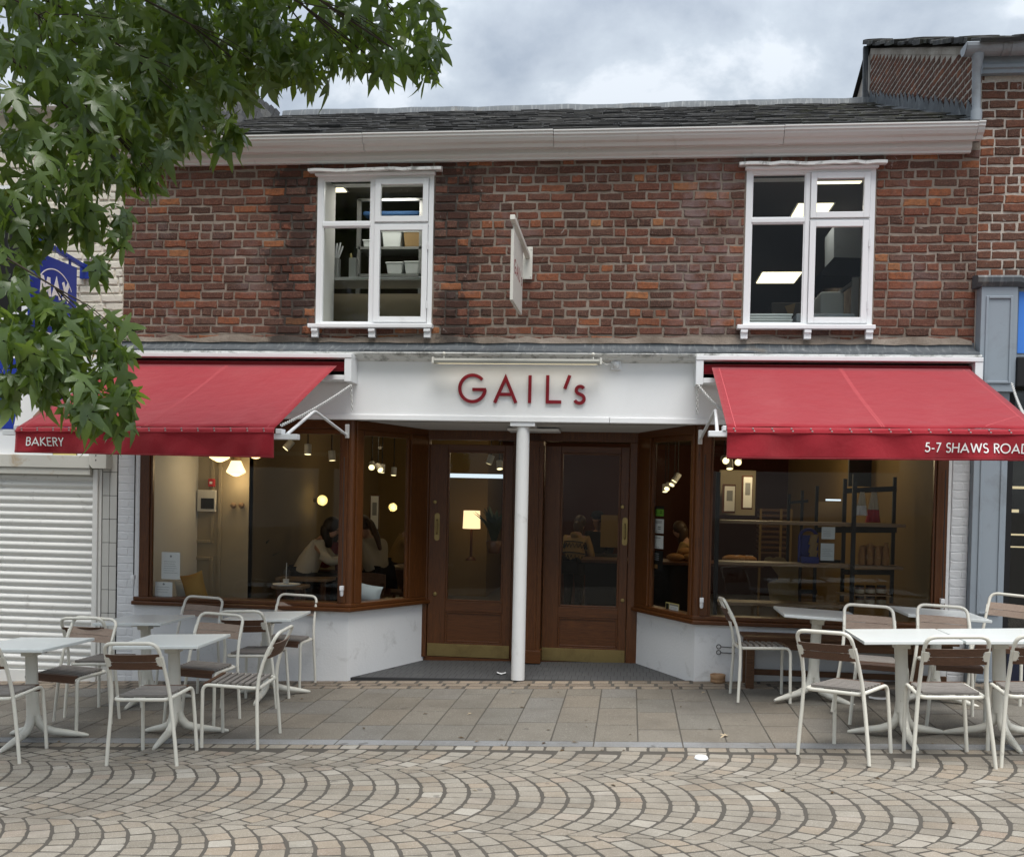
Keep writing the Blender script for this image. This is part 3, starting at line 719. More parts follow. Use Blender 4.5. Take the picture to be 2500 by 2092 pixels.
# windows of the upper floor
def upper_window(x0, x1, z0, z1):
    W = empty('window', ((x0+x1)/2, 0, z0)); adopt(W, bk)
    y0, y1 = -0.006, 0.085
    m1, m2 = x0+0.515*(x1-x0)/1.11, x0+0.555*(x1-x0)/1.11
    t0, t1 = z0+0.918, z0+0.958
    f = MB()
    f.box(x0, x0+0.052, y0, y1, z0, z1); f.box(x1-0.045, x1, y0, y1, z0, z1)
    f.box(x0+0.052, x1-0.045, y0+.001, y1, z1-0.05, z1); f.box(x0+0.052, x1-0.045, y0+.001, y1, z0, z0+0.02)
    f.box(m1, m2, y0+.0015, y1, z0+0.02, z1-0.05); f.box(x0+0.052, m1, y0+.002, y1, t0, t1); f.box(m2, x1-0.045, y0+.002, y1, t0+0.012, t1-0.012)
    f.build('frame', mat['white_paint'], W, bevel=0.004)
    for (a, b, c, d) in ((m2+0.003, x1-0.048, t1-0.006, z1-0.053), (m2+0.003, x1-0.048, z0+0.022, t0+0.008)):
        s = MB(); ya, yb = -0.022, 0.03; w = 0.052
        s.box(a, a+w, ya, yb, c, d); s.box(b-w, b, ya, yb, c, d); s.box(a+w, b-w, ya+.001, yb, d-w, d); s.box(a+w, b-w, ya+.001, yb, c, c+w)
        s.build('casement', mat['white_paint'], W, bevel=0.003)
        MB().box(a+w-.004, b-w+.004, 0.002, 0.006, c+w-.004, d-w+.004).build('pane', mat['glass'], W)
        if d-c > 0.6:
            for zz in (c+0.16, d-0.2):
                h = MB(); h.tube([(b+0.004, -0.026, zz-0.035), (b+0.004, -0.026, zz+0.035)], 0.007, 6); h.build('hinge', mat['white_paint'], W)
    for (a, b, c, d) in ((x0+0.050, m1+0.002, t1-0.002, z1-0.048), (x0+0.050, m1+0.002, z0+0.018, t0+0.002)):
        MB().box(a, b, 0.026, 0.030, c, d).build('pane', mat['glass'], W)
        bd = MB(); w = 0.012
        bd.box(a, a+w, 0.004, 0.025, c, d); bd.box(b-w, b, 0.004, 0.025, c, d); bd.box(a+w, b-w, 0.004, 0.025, d-w, d); bd.box(a+w, b-w, 0.004, 0.025, c, c+w)
        bd.build('glazing_bead', mat['white_paint'], W)
    s = MB(); s.box(x0-0.055, x1+0.02, -0.075, 0.05, z0-0.038, z0-0.001); s.build('sill', mat['white_paint'], W, bevel=0.005)
    for xx in (x0-0.022, (x0+x1)/2-0.03, x1-0.06):     # scrolled brackets under the sill
        pr = [(-0.068, 0), (-0.070, -0.030), (-0.052, -0.040), (-0.055, -0.085), (-0.03, -0.088), (0.0, -0.088), (0.0, 0)]
        b = MB(); b.extrude([(xx, p[0], z0-0.039+p[1]) for p in pr], (0, 0, 0), (0.062, 0, 0)); b.build('sill_bracket', mat['white_paint'], W, bevel=0.003, fix=True)
    # uneven lead hood above the frame
    n = 14; v = []; fs = []
    for i in range(n+1):
        x = x0-0.072+(x1-x0+0.150)*i/n; d = rb.uniform(-0.004, 0.004)
        v += [(x, 0.0, z1+0.052+d), (x, -0.085, z1+0.030+d*1.5), (x, -0.088, z1+0.003+d*2), (x, 0.0, z1+0.006)]
    for i in range(n):
        for k in range(4): fs.append((i*4+k, i*4+(k+1) % 4, (i+1)*4+(k+1) % 4, (i+1)*4+k))
    fs += [(0, 1, 2, 3), (n*4+3, n*4+2, n*4+1, n*4)]
    hd = MB(); hd.add(v, fs); hd.build('hood', mat['dirty_white'], W, fix=True)
    hm = MB(); hm.box(x0-0.015, x1+0.015, -0.05, 0.02, z1-0.022, z1+0.002); hm.build('head_moulding', mat['white_paint'], W, bevel=0.004)
    rv = MB()                                              # plastered reveal inside
    rv.box(x0-0.02, x0+0.048, 0.086, 0.42, z0-0.02, z1+0.02); rv.box(x1, x1+0.02, 0.086, 0.42, z0-0.02, z1+0.02)
    rv.box(x0+0.049, x1, 0.086, 0.42, z1, z1+0.02); rv.box(x0+0.049, x1, 0.086, 0.42, z0-0.03, z0+0.018)
    rv.build('reveal', mat['inner_white'], W)
    return W
for w in WIN: upper_window(*w)

# roof: uneven riven slates on a deck, lead ridge
EY, EZ, RY, RZ = -0.16, 4.955, 4.5, 6.86
PIT = math.atan2(RZ-EZ, RY-EY); slope_len = math.hypot(RZ-EZ, RY-EY)
rf = MB(); rf.add([(XL, EY+0.02, EZ-0.03), (XR, EY+0.02, EZ-0.03), (XR, RY, RZ-0.03), (XL, RY, RZ-0.03)], [(0, 1, 2, 3)])
rf.add([(XL, RY, RZ-0.03), (XR, RY, RZ-0.03), (XR, 9.2, 4.9), (XL, 9.2, 4.9)], [(0, 1, 2, 3)])
roof = rf.build('roof', mat['dark_void'], bk)
rs = random.Random(3)
sl_var = [stone_mesh('slate', 0.30, 0.30, rs.uniform(0.014, 0.034), 0.004, 0.009, mat['slate'], 4, rnd=rs) for _ in range(14)]
slates = []; nrow = 28; ex = slope_len/nrow
for i in range(nrow):
    x = XL-rs.uniform(0, 0.25); s0 = i*ex
    while x < XR:
        w = rs.uniform(0.18, 0.40)
        xc = x+w/2; x += w
        if xc-w/2 < XL: w = (xc+w/2)-XL; xc = XL+w/2
        if xc+w/2 > XR: w = XR-(xc-w/2); xc = XR-w/2
        if w < 0.06: continue
        s = s0+ex*0.70+rs.uniform(-0.018, 0.018)
        sagz = 0.0
        p = Vector((xc, EY+math.cos(PIT)*s, EZ+math.sin(PIT)*s+0.010+rs.uniform(-.006, .014)+sagz))
        mx = Matrix.Translation(p) @ Matrix.Rotation(PIT-R(2.6)+R(rs.uniform(-.8, .8)), 4, 'X') @ Matrix.Rotation(R(rs.uniform(-1.2, 1.2)), 4, 'Z') @ Matrix.Diagonal((w/0.30*0.985, ex*1.42/0.30, 1, 1))
        slates.append((i, rs.choice(sl_var), mx))
rest = []
cnt = 0
for i, me, mx in slates:
    if cnt < 300: place('slate', me, roof, mx); cnt += 1
    else: rest.append((me, mx))
merge_meshes('slates', rest, mat['slate'], roof, kind='stuff')
rd = MB(); v = []; n = 26
for i in range(n+1):
    x = XL+(XR-XL)*i/n; d = rs.uniform(-0.012, 0.012)-0.015*math.sin(i/n*math.pi)*0.5
    for a in range(7):
        an = math.pi*a/6; v.append((x, RY-0.15*math.cos(an), RZ+0.01+0.085*math.sin(an)+d-(0.055 if a in (0, 6) else 0)))
for i in range(n):
    for a in range(6): rd.f.append((i*7+a, (i+1)*7+a, (i+1)*7+a+1, i*7+a+1)); rd.mi.append(0); rd.sm.append(True)
rd.v = v; rd.build('ridge_lead', mat['lead'], roof)

# eaves board and moulded gutter in lengths
ev = MB()
prof = [(0.0, 4.758), (-0.045, 4.758), (-0.05, 4.775), (-0.068, 4.79), (-0.075, 4.80), (-0.075, 4.868), (0.0, 4.868)]
ev.extrude([(XL, p[0], p[1]) for p in prof], (0, 0, 0), (2.863-XL, 0, 0)); ev.build('eaves_board', mat['gutter_white'], bk, fix=True)
gp = [(-0.076, 4.838), (-0.135, 4.838), (-0.142, 4.850), (-0.150, 4.866), (-0.178, 4.880), (-0.196, 4.905), (-0.200, 4.918), (-0.212, 4.930), (-0.214, 4.952), (-0.222, 4.956), (-0.222, 4.968), (-0.205, 4.968), (-0.200, 4.94), (-0.09, 4.85)]
cuts = [XL, -2.515, -0.765, 1.255, 2.87, 2.93]
for i in range(5):
    a, b = cuts[i]+0.0025, cuts[i+1]-0.0025
    dz = (0.0, 0.002, -0.003, 0.0, 0.004)[i]
    gm = MB(); gm.extrude([(a, p[0], p[1]+dz) for p in gp], (0, 0, 0), (b-a, 0, 0)); gm.build('gutter_length', mat['gutter_white'], bk, fix=True)

# lead flashing over the cornice, in overlapping sheets
xs = [XL, -3.55, -2.5, -1.3, 0.05, 1.15, 2.05, 2.92]
for i in range(len(xs)-1):
    a, b = xs[i], xs[i+1]+0.03; n = 8; v = []; fs = []
    for k in range(n+1):
        x = a+(b-a)*k/n; j = [rs.uniform(-.006, .006) for _ in range(4)]
        v += [(x, -0.012-i % 2*0.002, 3.112+j[0]), (x, -0.018-i % 2*0.002, 3.07+j[1]*.5), (x, -0.075+j[2]*.4, 3.035), (x, -0.168, 3.008+j[3]*0.6-(i % 2)*.002), (x, -0.170, 2.992+j[3])]
    for k in range(n):
        for q in range(4): fs.append((k*5+q, k*5+q+1, (k+1)*5+q+1, (k+1)*5+q))
    fl = MB(); fl.add(v, fs); fl.build('lead_flashing', mat['lead'], bk, fix=True)
ms = MB(); v = []; fs = []; n = 60          # smeared mortar line above the lead
for k in range(n+1):
    x = XL+(2.93-XL)*k/n; v += [(x, -0.011, 3.150+rs.uniform(-.022, .02)), (x, -0.024, 3.095+rs.uniform(-.008, .004))]
for k in range(n): fs.append((2*k, 2*k+1, 2*k+3, 2*k+2))
ms.add(v, fs); ms.build('mortar_fillet', mat['mortar'], bk, fix=True)
co = MB()
prof = [(0, 2.992), (-0.165, 2.990), (-0.168, 2.978), (-0.150, 2.972), (-0.148, 2.962), (-0.120, 2.955), (-0.112, 2.936), (-0.085, 2.930), (-0.050, 2.915), (0, 2.915)]
co.extrude([(-4.93, p[0], p[1]) for p in prof], (0, 0, 0), (2.97+4.93, 0, 0)); co.build('cornice', mat['dirty_white'], bk, fix=True)

# sign fascia, soffit of the entrance
sf = MB(); sf.box(-4.90, 2.965, -0.050, 0.06, 2.420, 2.914)
sign = sf.build('sign_board', mat['fascia_white'], bk)
sb = MB(); sb.box(-4.90, -0.21, -0.062, 0.10, 2.370, 2.419); sb.box(-0.207, 2.965, -0.062, 0.10, 2.370, 2.419); sb.build('sign_bottom_rail', mat['fascia_white'], bk, bevel=0.004)
for a, b in ((-0.207, 0.22), (0.222, 2.96)): pass
so = MB(); so.add([(-2.75, 0.10, 2.372), (0.75, 0.10, 2.372), (0.75, 1.15, 2.335), (-2.75, 1.15, 2.335)], [(0, 1, 2, 3)])
so.build('entrance_soffit', simple('pale_soffit_paint', (0.62, 0.62, 0.61), 0.6, 0.3, 0.05), bk)
# red raised letters
def ffn(u, v, d): return (-1.600+u, -0.052-d, 2.542+v)
px = [(-1.600, 'G', 0.258), (-1.276, 'A', 0.256), (-0.9585, 'I', 0.252), (-0.798, 'L', 0.254), (-0.634, "'", 0.150), (-0.540, 's', 0.172)]
for x0, c, h in px:
    mb = MB()
    hh = {'s': 0.255, "'": 0.255}.get(c, h)
    sx = {'G': 0.258/1.0/0.258, 'A': 0.222/0.86/0.256, 'I': 1.0, 'L': 0.147/0.46/0.254, "'": 0.84, 's': 0.108/0.40/0.255}[c]
    for i, pl in enumerate(GL[c][1]):
        ribbon(mb, [(p*hh*sx, q*hh) for p, q in pl], 0.0285, lambda u, v, d, x0=x0: (x0+u, -0.0505-d, 2.542+v), 0.0, 0.022+0.0004*i)
    mb.build('letter', mat['letter_red'], sign, fix=True)

# white column before the doors
cl = MB(); cx, cy = -1.003, 0.02
cl.tube([(cx, cy, -0.01), (cx, cy, 0.08), (cx, cy, 2.30), (cx, cy, 2.33)], [0.064, 0.063, 0.060, 0.060], 24)
cl.build('column', mat['dirty_white'] if False else simple('column_white_paint', (0.76, 0.76, 0.75), 0.5, 0.3, 0.1, (0.30, 0.28, 0.25), 0.2, 40, dscale=5, dlo=0.6, dhi=0.75, damt=0.4), bk)
cp = MB(); cp.box(cx-0.115, cx+0.115, -0.05, 0.20, 2.330, 2.369); cp.box(cx-0.20, cx+0.30, 0.45, 0.75, 2.318, 2.345); cp.build('column_head', mat['white_paint'], bk, bevel=0.004)

# entrance floor
def fz(x, y): return 0.0125+0.028*x+0.0305*(y-0.07)
ef = MB(); ef.add([(-2.72, 0.035, fz(-2.72, .035)), (0.72, 0.035, fz(.72, .035)), (0.10, 1.03, fz(.1, 1.03)), (-2.12, 1.03, fz(-2.12, 1.03))], [(0, 1, 2, 3)])
ef.add([(-2.72, 0.035, fz(-2.72, .035)), (0.72, 0.035, fz(.72, .035)), (0.72, 0.034, -0.1), (-2.72, 0.034, -0.25)], [(0, 3, 2, 1)])
efl = ef.build('entrance_floor', simple('dark_tile_grout', (0.045, 0.045, 0.046), 0.9, 0.1), bk)
box('door_threshold', -2.09, 0.075, 0.925, 1.02, -0.06, 0.024, mat['mahogany_h'], bk)
items = []; tv = [stone_mesh('floor_tile', 0.06, 0.2, 0.003, 0.0004, 0.0003, mat['floor_tile'], 2, rnd=rs) for _ in range(4)]
for j in range(5):
    for i in range(56):
        x = -2.68+i*0.061+(0.03 if j % 2 else 0); y = 0.165+j*0.196
        if not (-2.60+0.58*(y-0.06) < x < 0.60-0.57*(y-0.06)): continue
        z = fz(x, y)-0.0022
        items.append((rs.choice(tv), Matrix.Translation((x, y, z)) @ Matrix.Rotation(-0.028, 4, 'Y') @ Matrix.Rotation(0.0305, 4, 'X') @ Matrix.Rotation(R(rs.uniform(-.5, .5)), 4, 'Z') @ Matrix.Diagonal((0.95, 0.965, 1, 1))))
merge_meshes('floor_tiles', items, mat['floor_tile'], efl, kind='stuff')

# white rendered base under the shop windows
A, B = Vector((-2.62, 0.0, 0)), Vector((-2.07, 0.95, 0)); A2, B2 = Vector((0.605, 0.0, 0)), Vector((0.06, 0.95, 0))
st = MB()
st.extrude([(-4.76, 0.0, 0), (-2.62, 0.0, 0), (-2.07, 0.95, 0), (-2.25, 1.0, 0), (-2.75, 0.16, 0), (-4.76, 0.16, 0)], (0, 0, -0.3), (0, 0, 0.565)); st.build('stall_riser', mat['render_white'], bk, fix=True)
st = MB()
st.extrude([(0.605, 0.0, 0), (0.06, 0.95, 0), (0.24, 1.0, 0), (0.72, 0.16, 0), (2.80, 0.16, 0), (2.80, 0.0, 0)], (0, 0, -0.2), (0, 0, 0.565)); st.build('stall_riser', mat['render_white'], bk, fix=True)
# mahogany sills
for poly in ([(-4.755, -0.055), (-2.595, -0.055), (-2.02, 0.93), (-2.12, 0.985), (-2.68, 0.10), (-4.755, 0.10)],
             [(0.580, -0.055), (0.01, 0.93), (0.11, 0.985), (0.665, 0.10), (2.79, 0.10), (2.79, -0.055)]):
    s = MB(); s.extrude([(p[0], p[1], 0) for p in poly], (0, 0, 0.566), (0, 0, 0.604)); s.build('window_sill', mat['mahogany_h'], bk, bevel=0.008, fix=True)
    s = MB(); s.extrude([(p[0]+(0.0), p[1]+0.045, 0) for p in poly], (0, 0, 0.605), (0, 0, 0.640)); s.build('sill_bead', mat['mahogany_h'], bk, bevel=0.006, fix=True)

def on_line(px_, P, Q):
    """where a pixel column at mid height meets the upright plane through P-Q"""
    d = ray(px_, 1250); n = Vector((-(Q-P).y, (Q-P).x, 0)); t = (P-CAM).dot(n)/d.dot(n); return CAM+d*t
def shop_window(name, P, Q, stiles, head_z, sash=(0.640, 2.25)):
    """P-Q: line of the glass; stiles: widths of the wood at P and at Q"""
    P, Q = Vector(P), Vector(Q); d = (Q-P).normalized(); nn = Vector((d.y, -d.x, 0)); L = (Q-P).length
    W = empty(name, ((P+Q)/2)[:]); adopt(W, bk)
    def bx(mb, a, b, z0, z1, y0, y1): mb.obox(P+d*((a+b)/2)+nn*((y0+y1)/2)+Vector((0, 0, (z0+z1)/2)), d*((b-a)/2), nn*((y1-y0)/2), Vector((0, 0, (z1-z0)/2)))
    z0, z1 = sash
    m = MB(); bx(m, 0, stiles[0], z0, z1, -0.05, 0.03); m.build('stile', mat['mahogany'], W, bevel=0.006)
    m = MB(); bx(m, L-stiles[1], L, z0, z1, -0.05, 0.03); m.build('stile', mat['mahogany'], W, bevel=0.006)
    for a, b in ((stiles[0], stiles[0]+0.022), (L-stiles[1]-0.022, L-stiles[1])):
        m = MB(); bx(m, a, b, z0, z1-0.05, -0.03, 0.012); m.build('glazing_bead', mat['mahogany'], W, bevel=0.004)
    m = MB(); bx(m, 0, L, z1, head_z, -0.05, 0.026); m.build('head_rail', mat['mahogany_h'], W, bevel=0.006)
    m = MB(); bx(m, stiles[0]+.022, L-stiles[1]-.022, z1-0.05, z1, -0.03, 0.012); m.build('glazing_bead', mat['mahogany_h'], W, bevel=0.004)
    m = MB(); bx(m, stiles[0]-.01, L-stiles[1]+.01, z0-0.02, z1-.01, -0.016, -0.010); m.build('pane', mat['glass'], W)
    return W
gl0 = on_line(876, A, B); gl1 = on_line(997, A, B)
s0 = (Vector((gl0.x, gl0.y, 0))-A).length; s1 = (B-Vector((gl1.x, gl1.y, 0))).length
gr0 = on_line(1695, A2, B2); gr1 = on_line(1590, A2, B2)
q0 = (Vector((gr0.x, gr0.y, 0))-A2).length; q1 = (B2-Vector((gr1.x, gr1.y, 0))).length
shop_window('shop_window', (-4.708, 0.03, 0), (-2.655, 0.03, 0), (0.10, 0.060), 2.37, (0.64, 2.285))
shop_window('shop_window', (A.x+0.02, 0.045, 0), B[:], (max(0.05, s0-0.02), s1), 2.37, (0.64, 2.285))
shop_window('shop_window', B2[:], (A2.x-0.02, 0.045, 0), (q1, max(0.05, q0-0.02)), 2.37, (0.64, 2.285))
shop_window('shop_window', (0.640, 0.03, 0), (2.775, 0.03, 0), (0.075, 0.095), 2.37, (0.64, 2.285))
# rounded corner posts
for xx in (-2.632, 0.618):
    m = MB(); m.tube([(xx, 0.045, 0.605), (xx, 0.045, 2.369)], 0.045, 14); m.build('corner_post', mat['mahogany'], bk)
# doors
def door(p, hinge_left):
    """p: pixel columns/rows measured on the photograph, converted on the door plane"""
    Y = 0.95
    ax, bx_ = at(p['l'], 1400, Y).x, at(p['r'], 1400, Y).x
    gx0, gx1 = at(p['g0'], 1350, Y).x, at(p['g1'], 1350, Y).x
    zt, zb = at(p['g0'], p['gt'], Y).z, at(p['g0'], p['gb'], Y).z
    z0, z1 = 0.026, 2.20
    D = empty('door', ((ax+bx_)/2, Y, 0)); adopt(D, bk)
    zl0, zl1 = 0.17, zb-0.105
    m = MB(); y0, y1 = Y-0.022, Y+0.022
    m.box(ax, gx0, y0, y1, z0, z1); m.build('stile', mat['mahogany'], D, bevel=0.004)
    m = MB(); m.box(gx1, bx_, y0, y1, z0, z1); m.build('stile', mat['mahogany'], D, bevel=0.004)
    for a, b in ((zt, z1), (zb-0.105, zb), (z0, 0.175)):
        m = MB(); m.box(gx0, gx1, y0+.001, y1, a, b); m.build('rail', mat['mahogany_h'], D, bevel=0.004)
    m = MB(); m.box(gx0-.005, gx1+.005, Y-0.004, Y+0.012, 0.17, zb-0.10); m.build('panel', mat['mahogany_h'], D)
    for zz0, zz1 in ((0.175, zb-0.105), (zb, zt)):
        m = MB(); w = 0.02
        m.box(gx0, gx0+w, y0+.006, y1-.01, zz0, zz1); m.box(gx1-w, gx1, y0+.006, y1-.01, zz0, zz1)
        m.box(gx0+w, gx1-w, y0+.006, y1-.01, zz0, zz0+w); m.box(gx0+w, gx1-w, y0+.006, y1-.01, zz1-w, zz1)
        m.build('moulding', mat['mahogany_h'], D, bevel=0.005)
    m = MB(); m.box(gx0-.005, gx1+.005, Y-0.003, Y+0.003, zb-.005, zt+.005); m.build('pane', mat['glass'], D)
    kz = at(p['l']+20, p['kt'], Y).z
    m = MB(); m.box(ax+0.006, bx_-0.006, y0-0.004, y0-0.0005, z0+0.004, kz); m.build('kick_plate', mat['brass'], D, bevel=0.001)
    hx = at(p['hx'], 1400, Y).x; hz0, hz1 = at(p['hx'], p['hb'], Y).z, at(p['hx'], p['ht'], Y).z
    pl = []
    for k in range(13): an = math.pi*k/12; pl.append((hx+0.026*math.cos(an), y0-0.0005, hz1-0.026+0.026*math.sin(an)))
    for k in range(13): an = math.pi+math.pi*k/12; pl.append((hx+0.026*math.cos(an), y0-0.0005, hz0+0.026+0.026*math.sin(an)))
    m = MB(); m.extrude(pl, (0, 0, 0), (0, -0.005, 0)); m.build('handle_plate', mat['brass'], D, fix=True)
    m = MB(); m.tube(path([(hx, y0-.004, hz0+0.07), (hx, y0-0.045, hz0+0.07), (hx, y0-0.045, hz1-0.07), (hx, y0-.004, hz1-0.07)], 0.02), 0.008, 8); m.build('handle', mat['brass'], D)
    for py in p['locks']:
        q = at(p['hx']-3, py, Y)
        m = MB(); m.lathe([(0.021, 0), (0.021, 0.006), (0.016, 0.010), (0.008, 0.010)], (q.x, y0, q.z), 18, axis='y'); m.build('lock', mat['brass'], D)
    return ax, bx_
d1 = door(dict(l=1046, r=1249, g0=1090, g1=1229, gt=1100, gb=1466, kt=1569, hx=1066, ht=1252, hb=1319, locks=(1225, 1449)), False)
d2 = door(dict(l=1326, r=1531, g0=1366, g1=1512, gt=1105, gb=1480, kt=1580, hx=1527-4, ht=1263, hb=1331, locks=(1237, 1465)), True)
m = MB()                                           # door frame
for a, b in ((-2.11, d1[0]-0.004), (d1[1]+0.004, -1.145), (-0.872, d2[0]-0.004), (d2[1]+0.004, 0.10)):
    if b-a > 0.004: m.box(a, b, 0.90, 1.0, 0.02, 2.245)
m.box(-2.11, 0.10, 0.90, 1.0, 2.2455, 2.37); m.build('door_frame', mat['mahogany'], bk, bevel=0.005)
m = MB(); m.box(-1.144, -0.873, 0.80, 1.0, 0.02, 2.245); m.box(-1.10, -0.915, 0.785, 0.80, 0.15, 2.245); m.build('door_post', mat['mahogany'], bk, bevel=0.006)
m = MB(); m.box(-1.155, -0.862, 0.77, 0.94, 0.015, 0.15); m.build('post_plinth', mat['mahogany_h'], bk, bevel=0.008)
# head beam inside the fascia
m = MB(); m.box(-4.75, 2.95, 0.105, 0.30, 2.37, 3.09); m.build('lintel_beam', mat['dark_void'], bk)

# white painted brick pilasters each side of the shopfront
def pilaster(x0, x1, zt, parent, y=0.0):
    m = MB(); m.box(x0+.003, x1-.003, y+0.004, 0.28, -0.3, zt); p = m.build('pilaster', mat['white_brick'], parent)
    z = gz(x0)-0.02; r_ = 0
    while z < zt-0.03:
        segs = [(x0, x1)] if r_ % 2 else [(x0, x0+(x1-x0)*0.66), (x0+(x1-x0)*0.66, x1)]
        for a, b in segs:
            h = min(0.074, zt-z)
            me, base = brick_mesh('s' if b-a > .15 else 'h', mat['white_brick'])
            place('brick', me, p, Matrix.Translation(((a+b)/2, y+0.0255, z+h/2)) @ Matrix.Rotation(R(90), 4, 'X') @ Matrix.Diagonal(((b-a-0.003)/base, (h-0.0005)/0.0635, 1, 1)))
        z += 0.0775; r_ += 1
pilaster(-4.93, -4.757, 2.37, bk); pilaster(2.806, 2.955, 2.37, bk)
m = MB(); m.box(-4.756, -4.71, 0.012, 0.2, -0.3, 2.37); m.box(2.778, 2.805, 0.012, 0.2, -0.2, 2.37); m.build('pilaster_return', mat['render_white'], bk)

# iron rings on the right-hand base
for dz in (0.0, 0.052):
    q = at(1754, 1577, -0.0); m = MB(); c = Vector((q.x, -0.03, q.z-dz))
    m.tube([c+Vector((0.019*math.cos(t), 0, 0.019*math.sin(t))) for t in [2*math.pi*i/14 for i in range(15)]], 0.004, 6, caps=False)
    m.tube([c+Vector((0.019, 0, 0)), c+Vector((0.14, 0.01, -0.006)), c+Vector((0.15, 0.035, -0.006))], 0.004, 6); m.build('hook_ring', mat['iron'], bk)
# ================================================================== AWNINGS
mat['stud_metal'] = simple('dull_press_stud', (0.30, 0.24, 0.23), 0.5, 0.4)
def chain_mb(p0, p1, sag=0.0, link=0.030, rr=0.0035):
    mb = MB(); p0, p1 = Vector(p0), Vector(p1); L = (p1-p0).length; n = max(3, int(L/(link*0.74)))
    d = (p1-p0).normalized(); a = d.cross(Vector((0, 0, 1)) if abs(d.z) < .9 else Vector((1, 0, 0))).normalized(); b = d.cross(a)
    for i in range(n):
        t = (i+0.5)/n; c = p0.lerp(p1, t)+Vector((0, 0, -sag*4*t*(1-t))); s = (a+b).normalized() if i % 2 else (a-b).normalized()
        pts = [c+d*(link/2*math.cos(u))+s*(link*0.32*math.sin(u)) for u in [2*math.pi*k/10 for k in range(11)]]
        mb.tube(pts, rr, 5, caps=False)
    return mb
ra = random.Random(21)
def awning(x0, x1, box0, box1, zt, zf0, zf1, zv0, zv1, text, tx, tz, tw, label, side_arm, chain_a, chain_b, chain_h, arm):
    A_ = empty('awning', ((x0+x1)/2, -0.05, 2.85), label=label, cat='awning', group='red canvas awnings over the shop windows')
    yb, yf = -0.24, -1.85
    # cassette
    m = MB()
    m.box(box0, box1, -0.285, -0.052, 2.915, 2.953)
    m.box(box0, box0+0.065, -0.28, -0.052, 2.70, 2.9145); m.box(box1-0.065, box1, -0.28, -0.052, 2.70, 2.9145)
    m.box(box0+0.0655, box1-0.0655, -0.278, -0.10, 2.715, 2.760)
    m.build('cassette', mat['white_paint'], A_, bevel=0.004)
    m = MB(); m.box(box0+0.066, box1-0.066, -0.11, -0.055, 2.76, 2.914); m.build('cassette_back', mat['dark_void'], A_)
    m = MB(); m.tube([(box0+0.07, -0.165, 2.85), (box1-0.07, -0.165, 2.85)], 0.045, 14); m.build('roller', mat['awning'], A_)
    # canvas
    nx, ny = 44, 18; v = []; f = []
    for j in range(ny+1):
        t = j/ny
        for i in range(nx+1):
            s = i/nx; x = x0+(x1-x0)*s
            z = zt+(zf0+(zf1-zf0)*s-zt)*t; y = yb+(yf-yb)*t
            z += -0.013*math.sin(math.pi*t)*math.sin(math.pi*s)+0.004*math.sin(s*19+t*5)*t
            v.append((x, y, z))
    for j in range(ny):
        for i in range(nx): f.append((j*(nx+1)+i, j*(nx+1)+i+1, (j+1)*(nx+1)+i+1, (j+1)*(nx+1)+i))
    m = MB()
    m.v = v; m.f = f; m.mi = [0]*len(f); m.sm = [True]*len(f); o = m.build('canvas', mat['awning'], A_)
    so = o.modifiers.new('cloth', 'SOLIDIFY'); so.thickness = 0.004
    # seams
    def on_canvas(s, t, up=0.0065):
        x = x0+(x1-x0)*s; z = zt+(zf0+(zf1-zf0)*s-zt)*t-0.013*math.sin(math.pi*t)*math.sin(math.pi*s)+0.004*math.sin(s*19+t*5)*t+up
        return Vector((x, yb+(yf-yb)*t, z))
    seam = (0.5, 0.508)
    for a in (seam+(0.028, 0.972)):
        m = MB(); w = 0.0035 if a in seam else 0.003; p = [on_canvas(a, k/24) for k in range(25)]
        m.add([q+Vector((-w, 0, 0)) for q in p]+[q+Vector((w, 0, 0)) for q in p], [(i, i+1, 26+i, 25+i) for i in range(24)]); m.build('seam', mat['awning_seam'], A_)
    for sa, sb, in ((0.03, 0.17), (0.97, 0.83)):          # reinforcing stitch across each corner
        p = [on_canvas(sa+(sb-sa)*k/12, 0.82+0.16*k/12) for k in range(13)]; m = MB(); w = Vector((0, 0.004, 0.0018))
        m.add([q-w for q in p]+[q+w for q in p], [(i, i+1, 14+i, 13+i) for i in range(12)]); m.build('seam', mat['awning_seam'], A_)
    # valance: flap folded over the front bar, gently rippled
    nx, nz = 90, 10; v = []; f = []
    rp = [(ra.uniform(3, 26), ra.uniform(0, 6), ra.uniform(-1.5, 1.5)) for _ in range(7)]
    def vz(s, t): 
        zt_ = zf0+(zf1-zf0)*s; zb_ = zv0+(zv1-zv0)*s
        x = x0+(x1-x0)*s; y = yf-0.004-0.018*min(1, t*8)
        if t > 0.18:
            k = (t-0.18)/0.82
            y += sum(0.0065*math.sin(fr*s*2.2+ph+k*sk*2) for fr, ph, sk in rp)*(0.25+k*0.9)
        z = zt_+(zb_-zt_)*t
        return Vector((x, y, z))
    for j in range(nz+1):
        for i in range(nx+1): v.append(vz(i/nx, j/nz))
    for j in range(nz):
        for i in range(nx): f.append((j*(nx+1)+i, (j+1)*(nx+1)+i, (j+1)*(nx+1)+i+1, j*(nx+1)+i+1))
    m = MB(); m.v = [tuple(q) for q in v]; m.f = f; m.mi = [0]*len(f); m.sm = [True]*len(f)
    va = m.build('valance', mat['awning'], A_); so = va.modifiers.new('cloth', 'SOLIDIFY'); so.thickness = 0.003
    m = MB()                                              # welt along the fold
    p = [vz(i/60, 0.17)+Vector((0, -0.004, 0)) for i in range(61)]; m.tube(p, 0.0055, 6); m.build('welt', mat['awning'], va)
    m = MB(); p = [vz(i/60, 0.955)+Vector((0, -0.0035, 0)) for i in range(61)]
    m.add([q+Vector((0, 0, .0012)) for q in p]+[q-Vector((0, 0, .0012)) for q in p], [(i, i+1, 62+i, 61+i) for i in range(60)]); m.build('hem_stitch', mat['awning_seam'], va)
    n = 16                                                # pairs of press studs
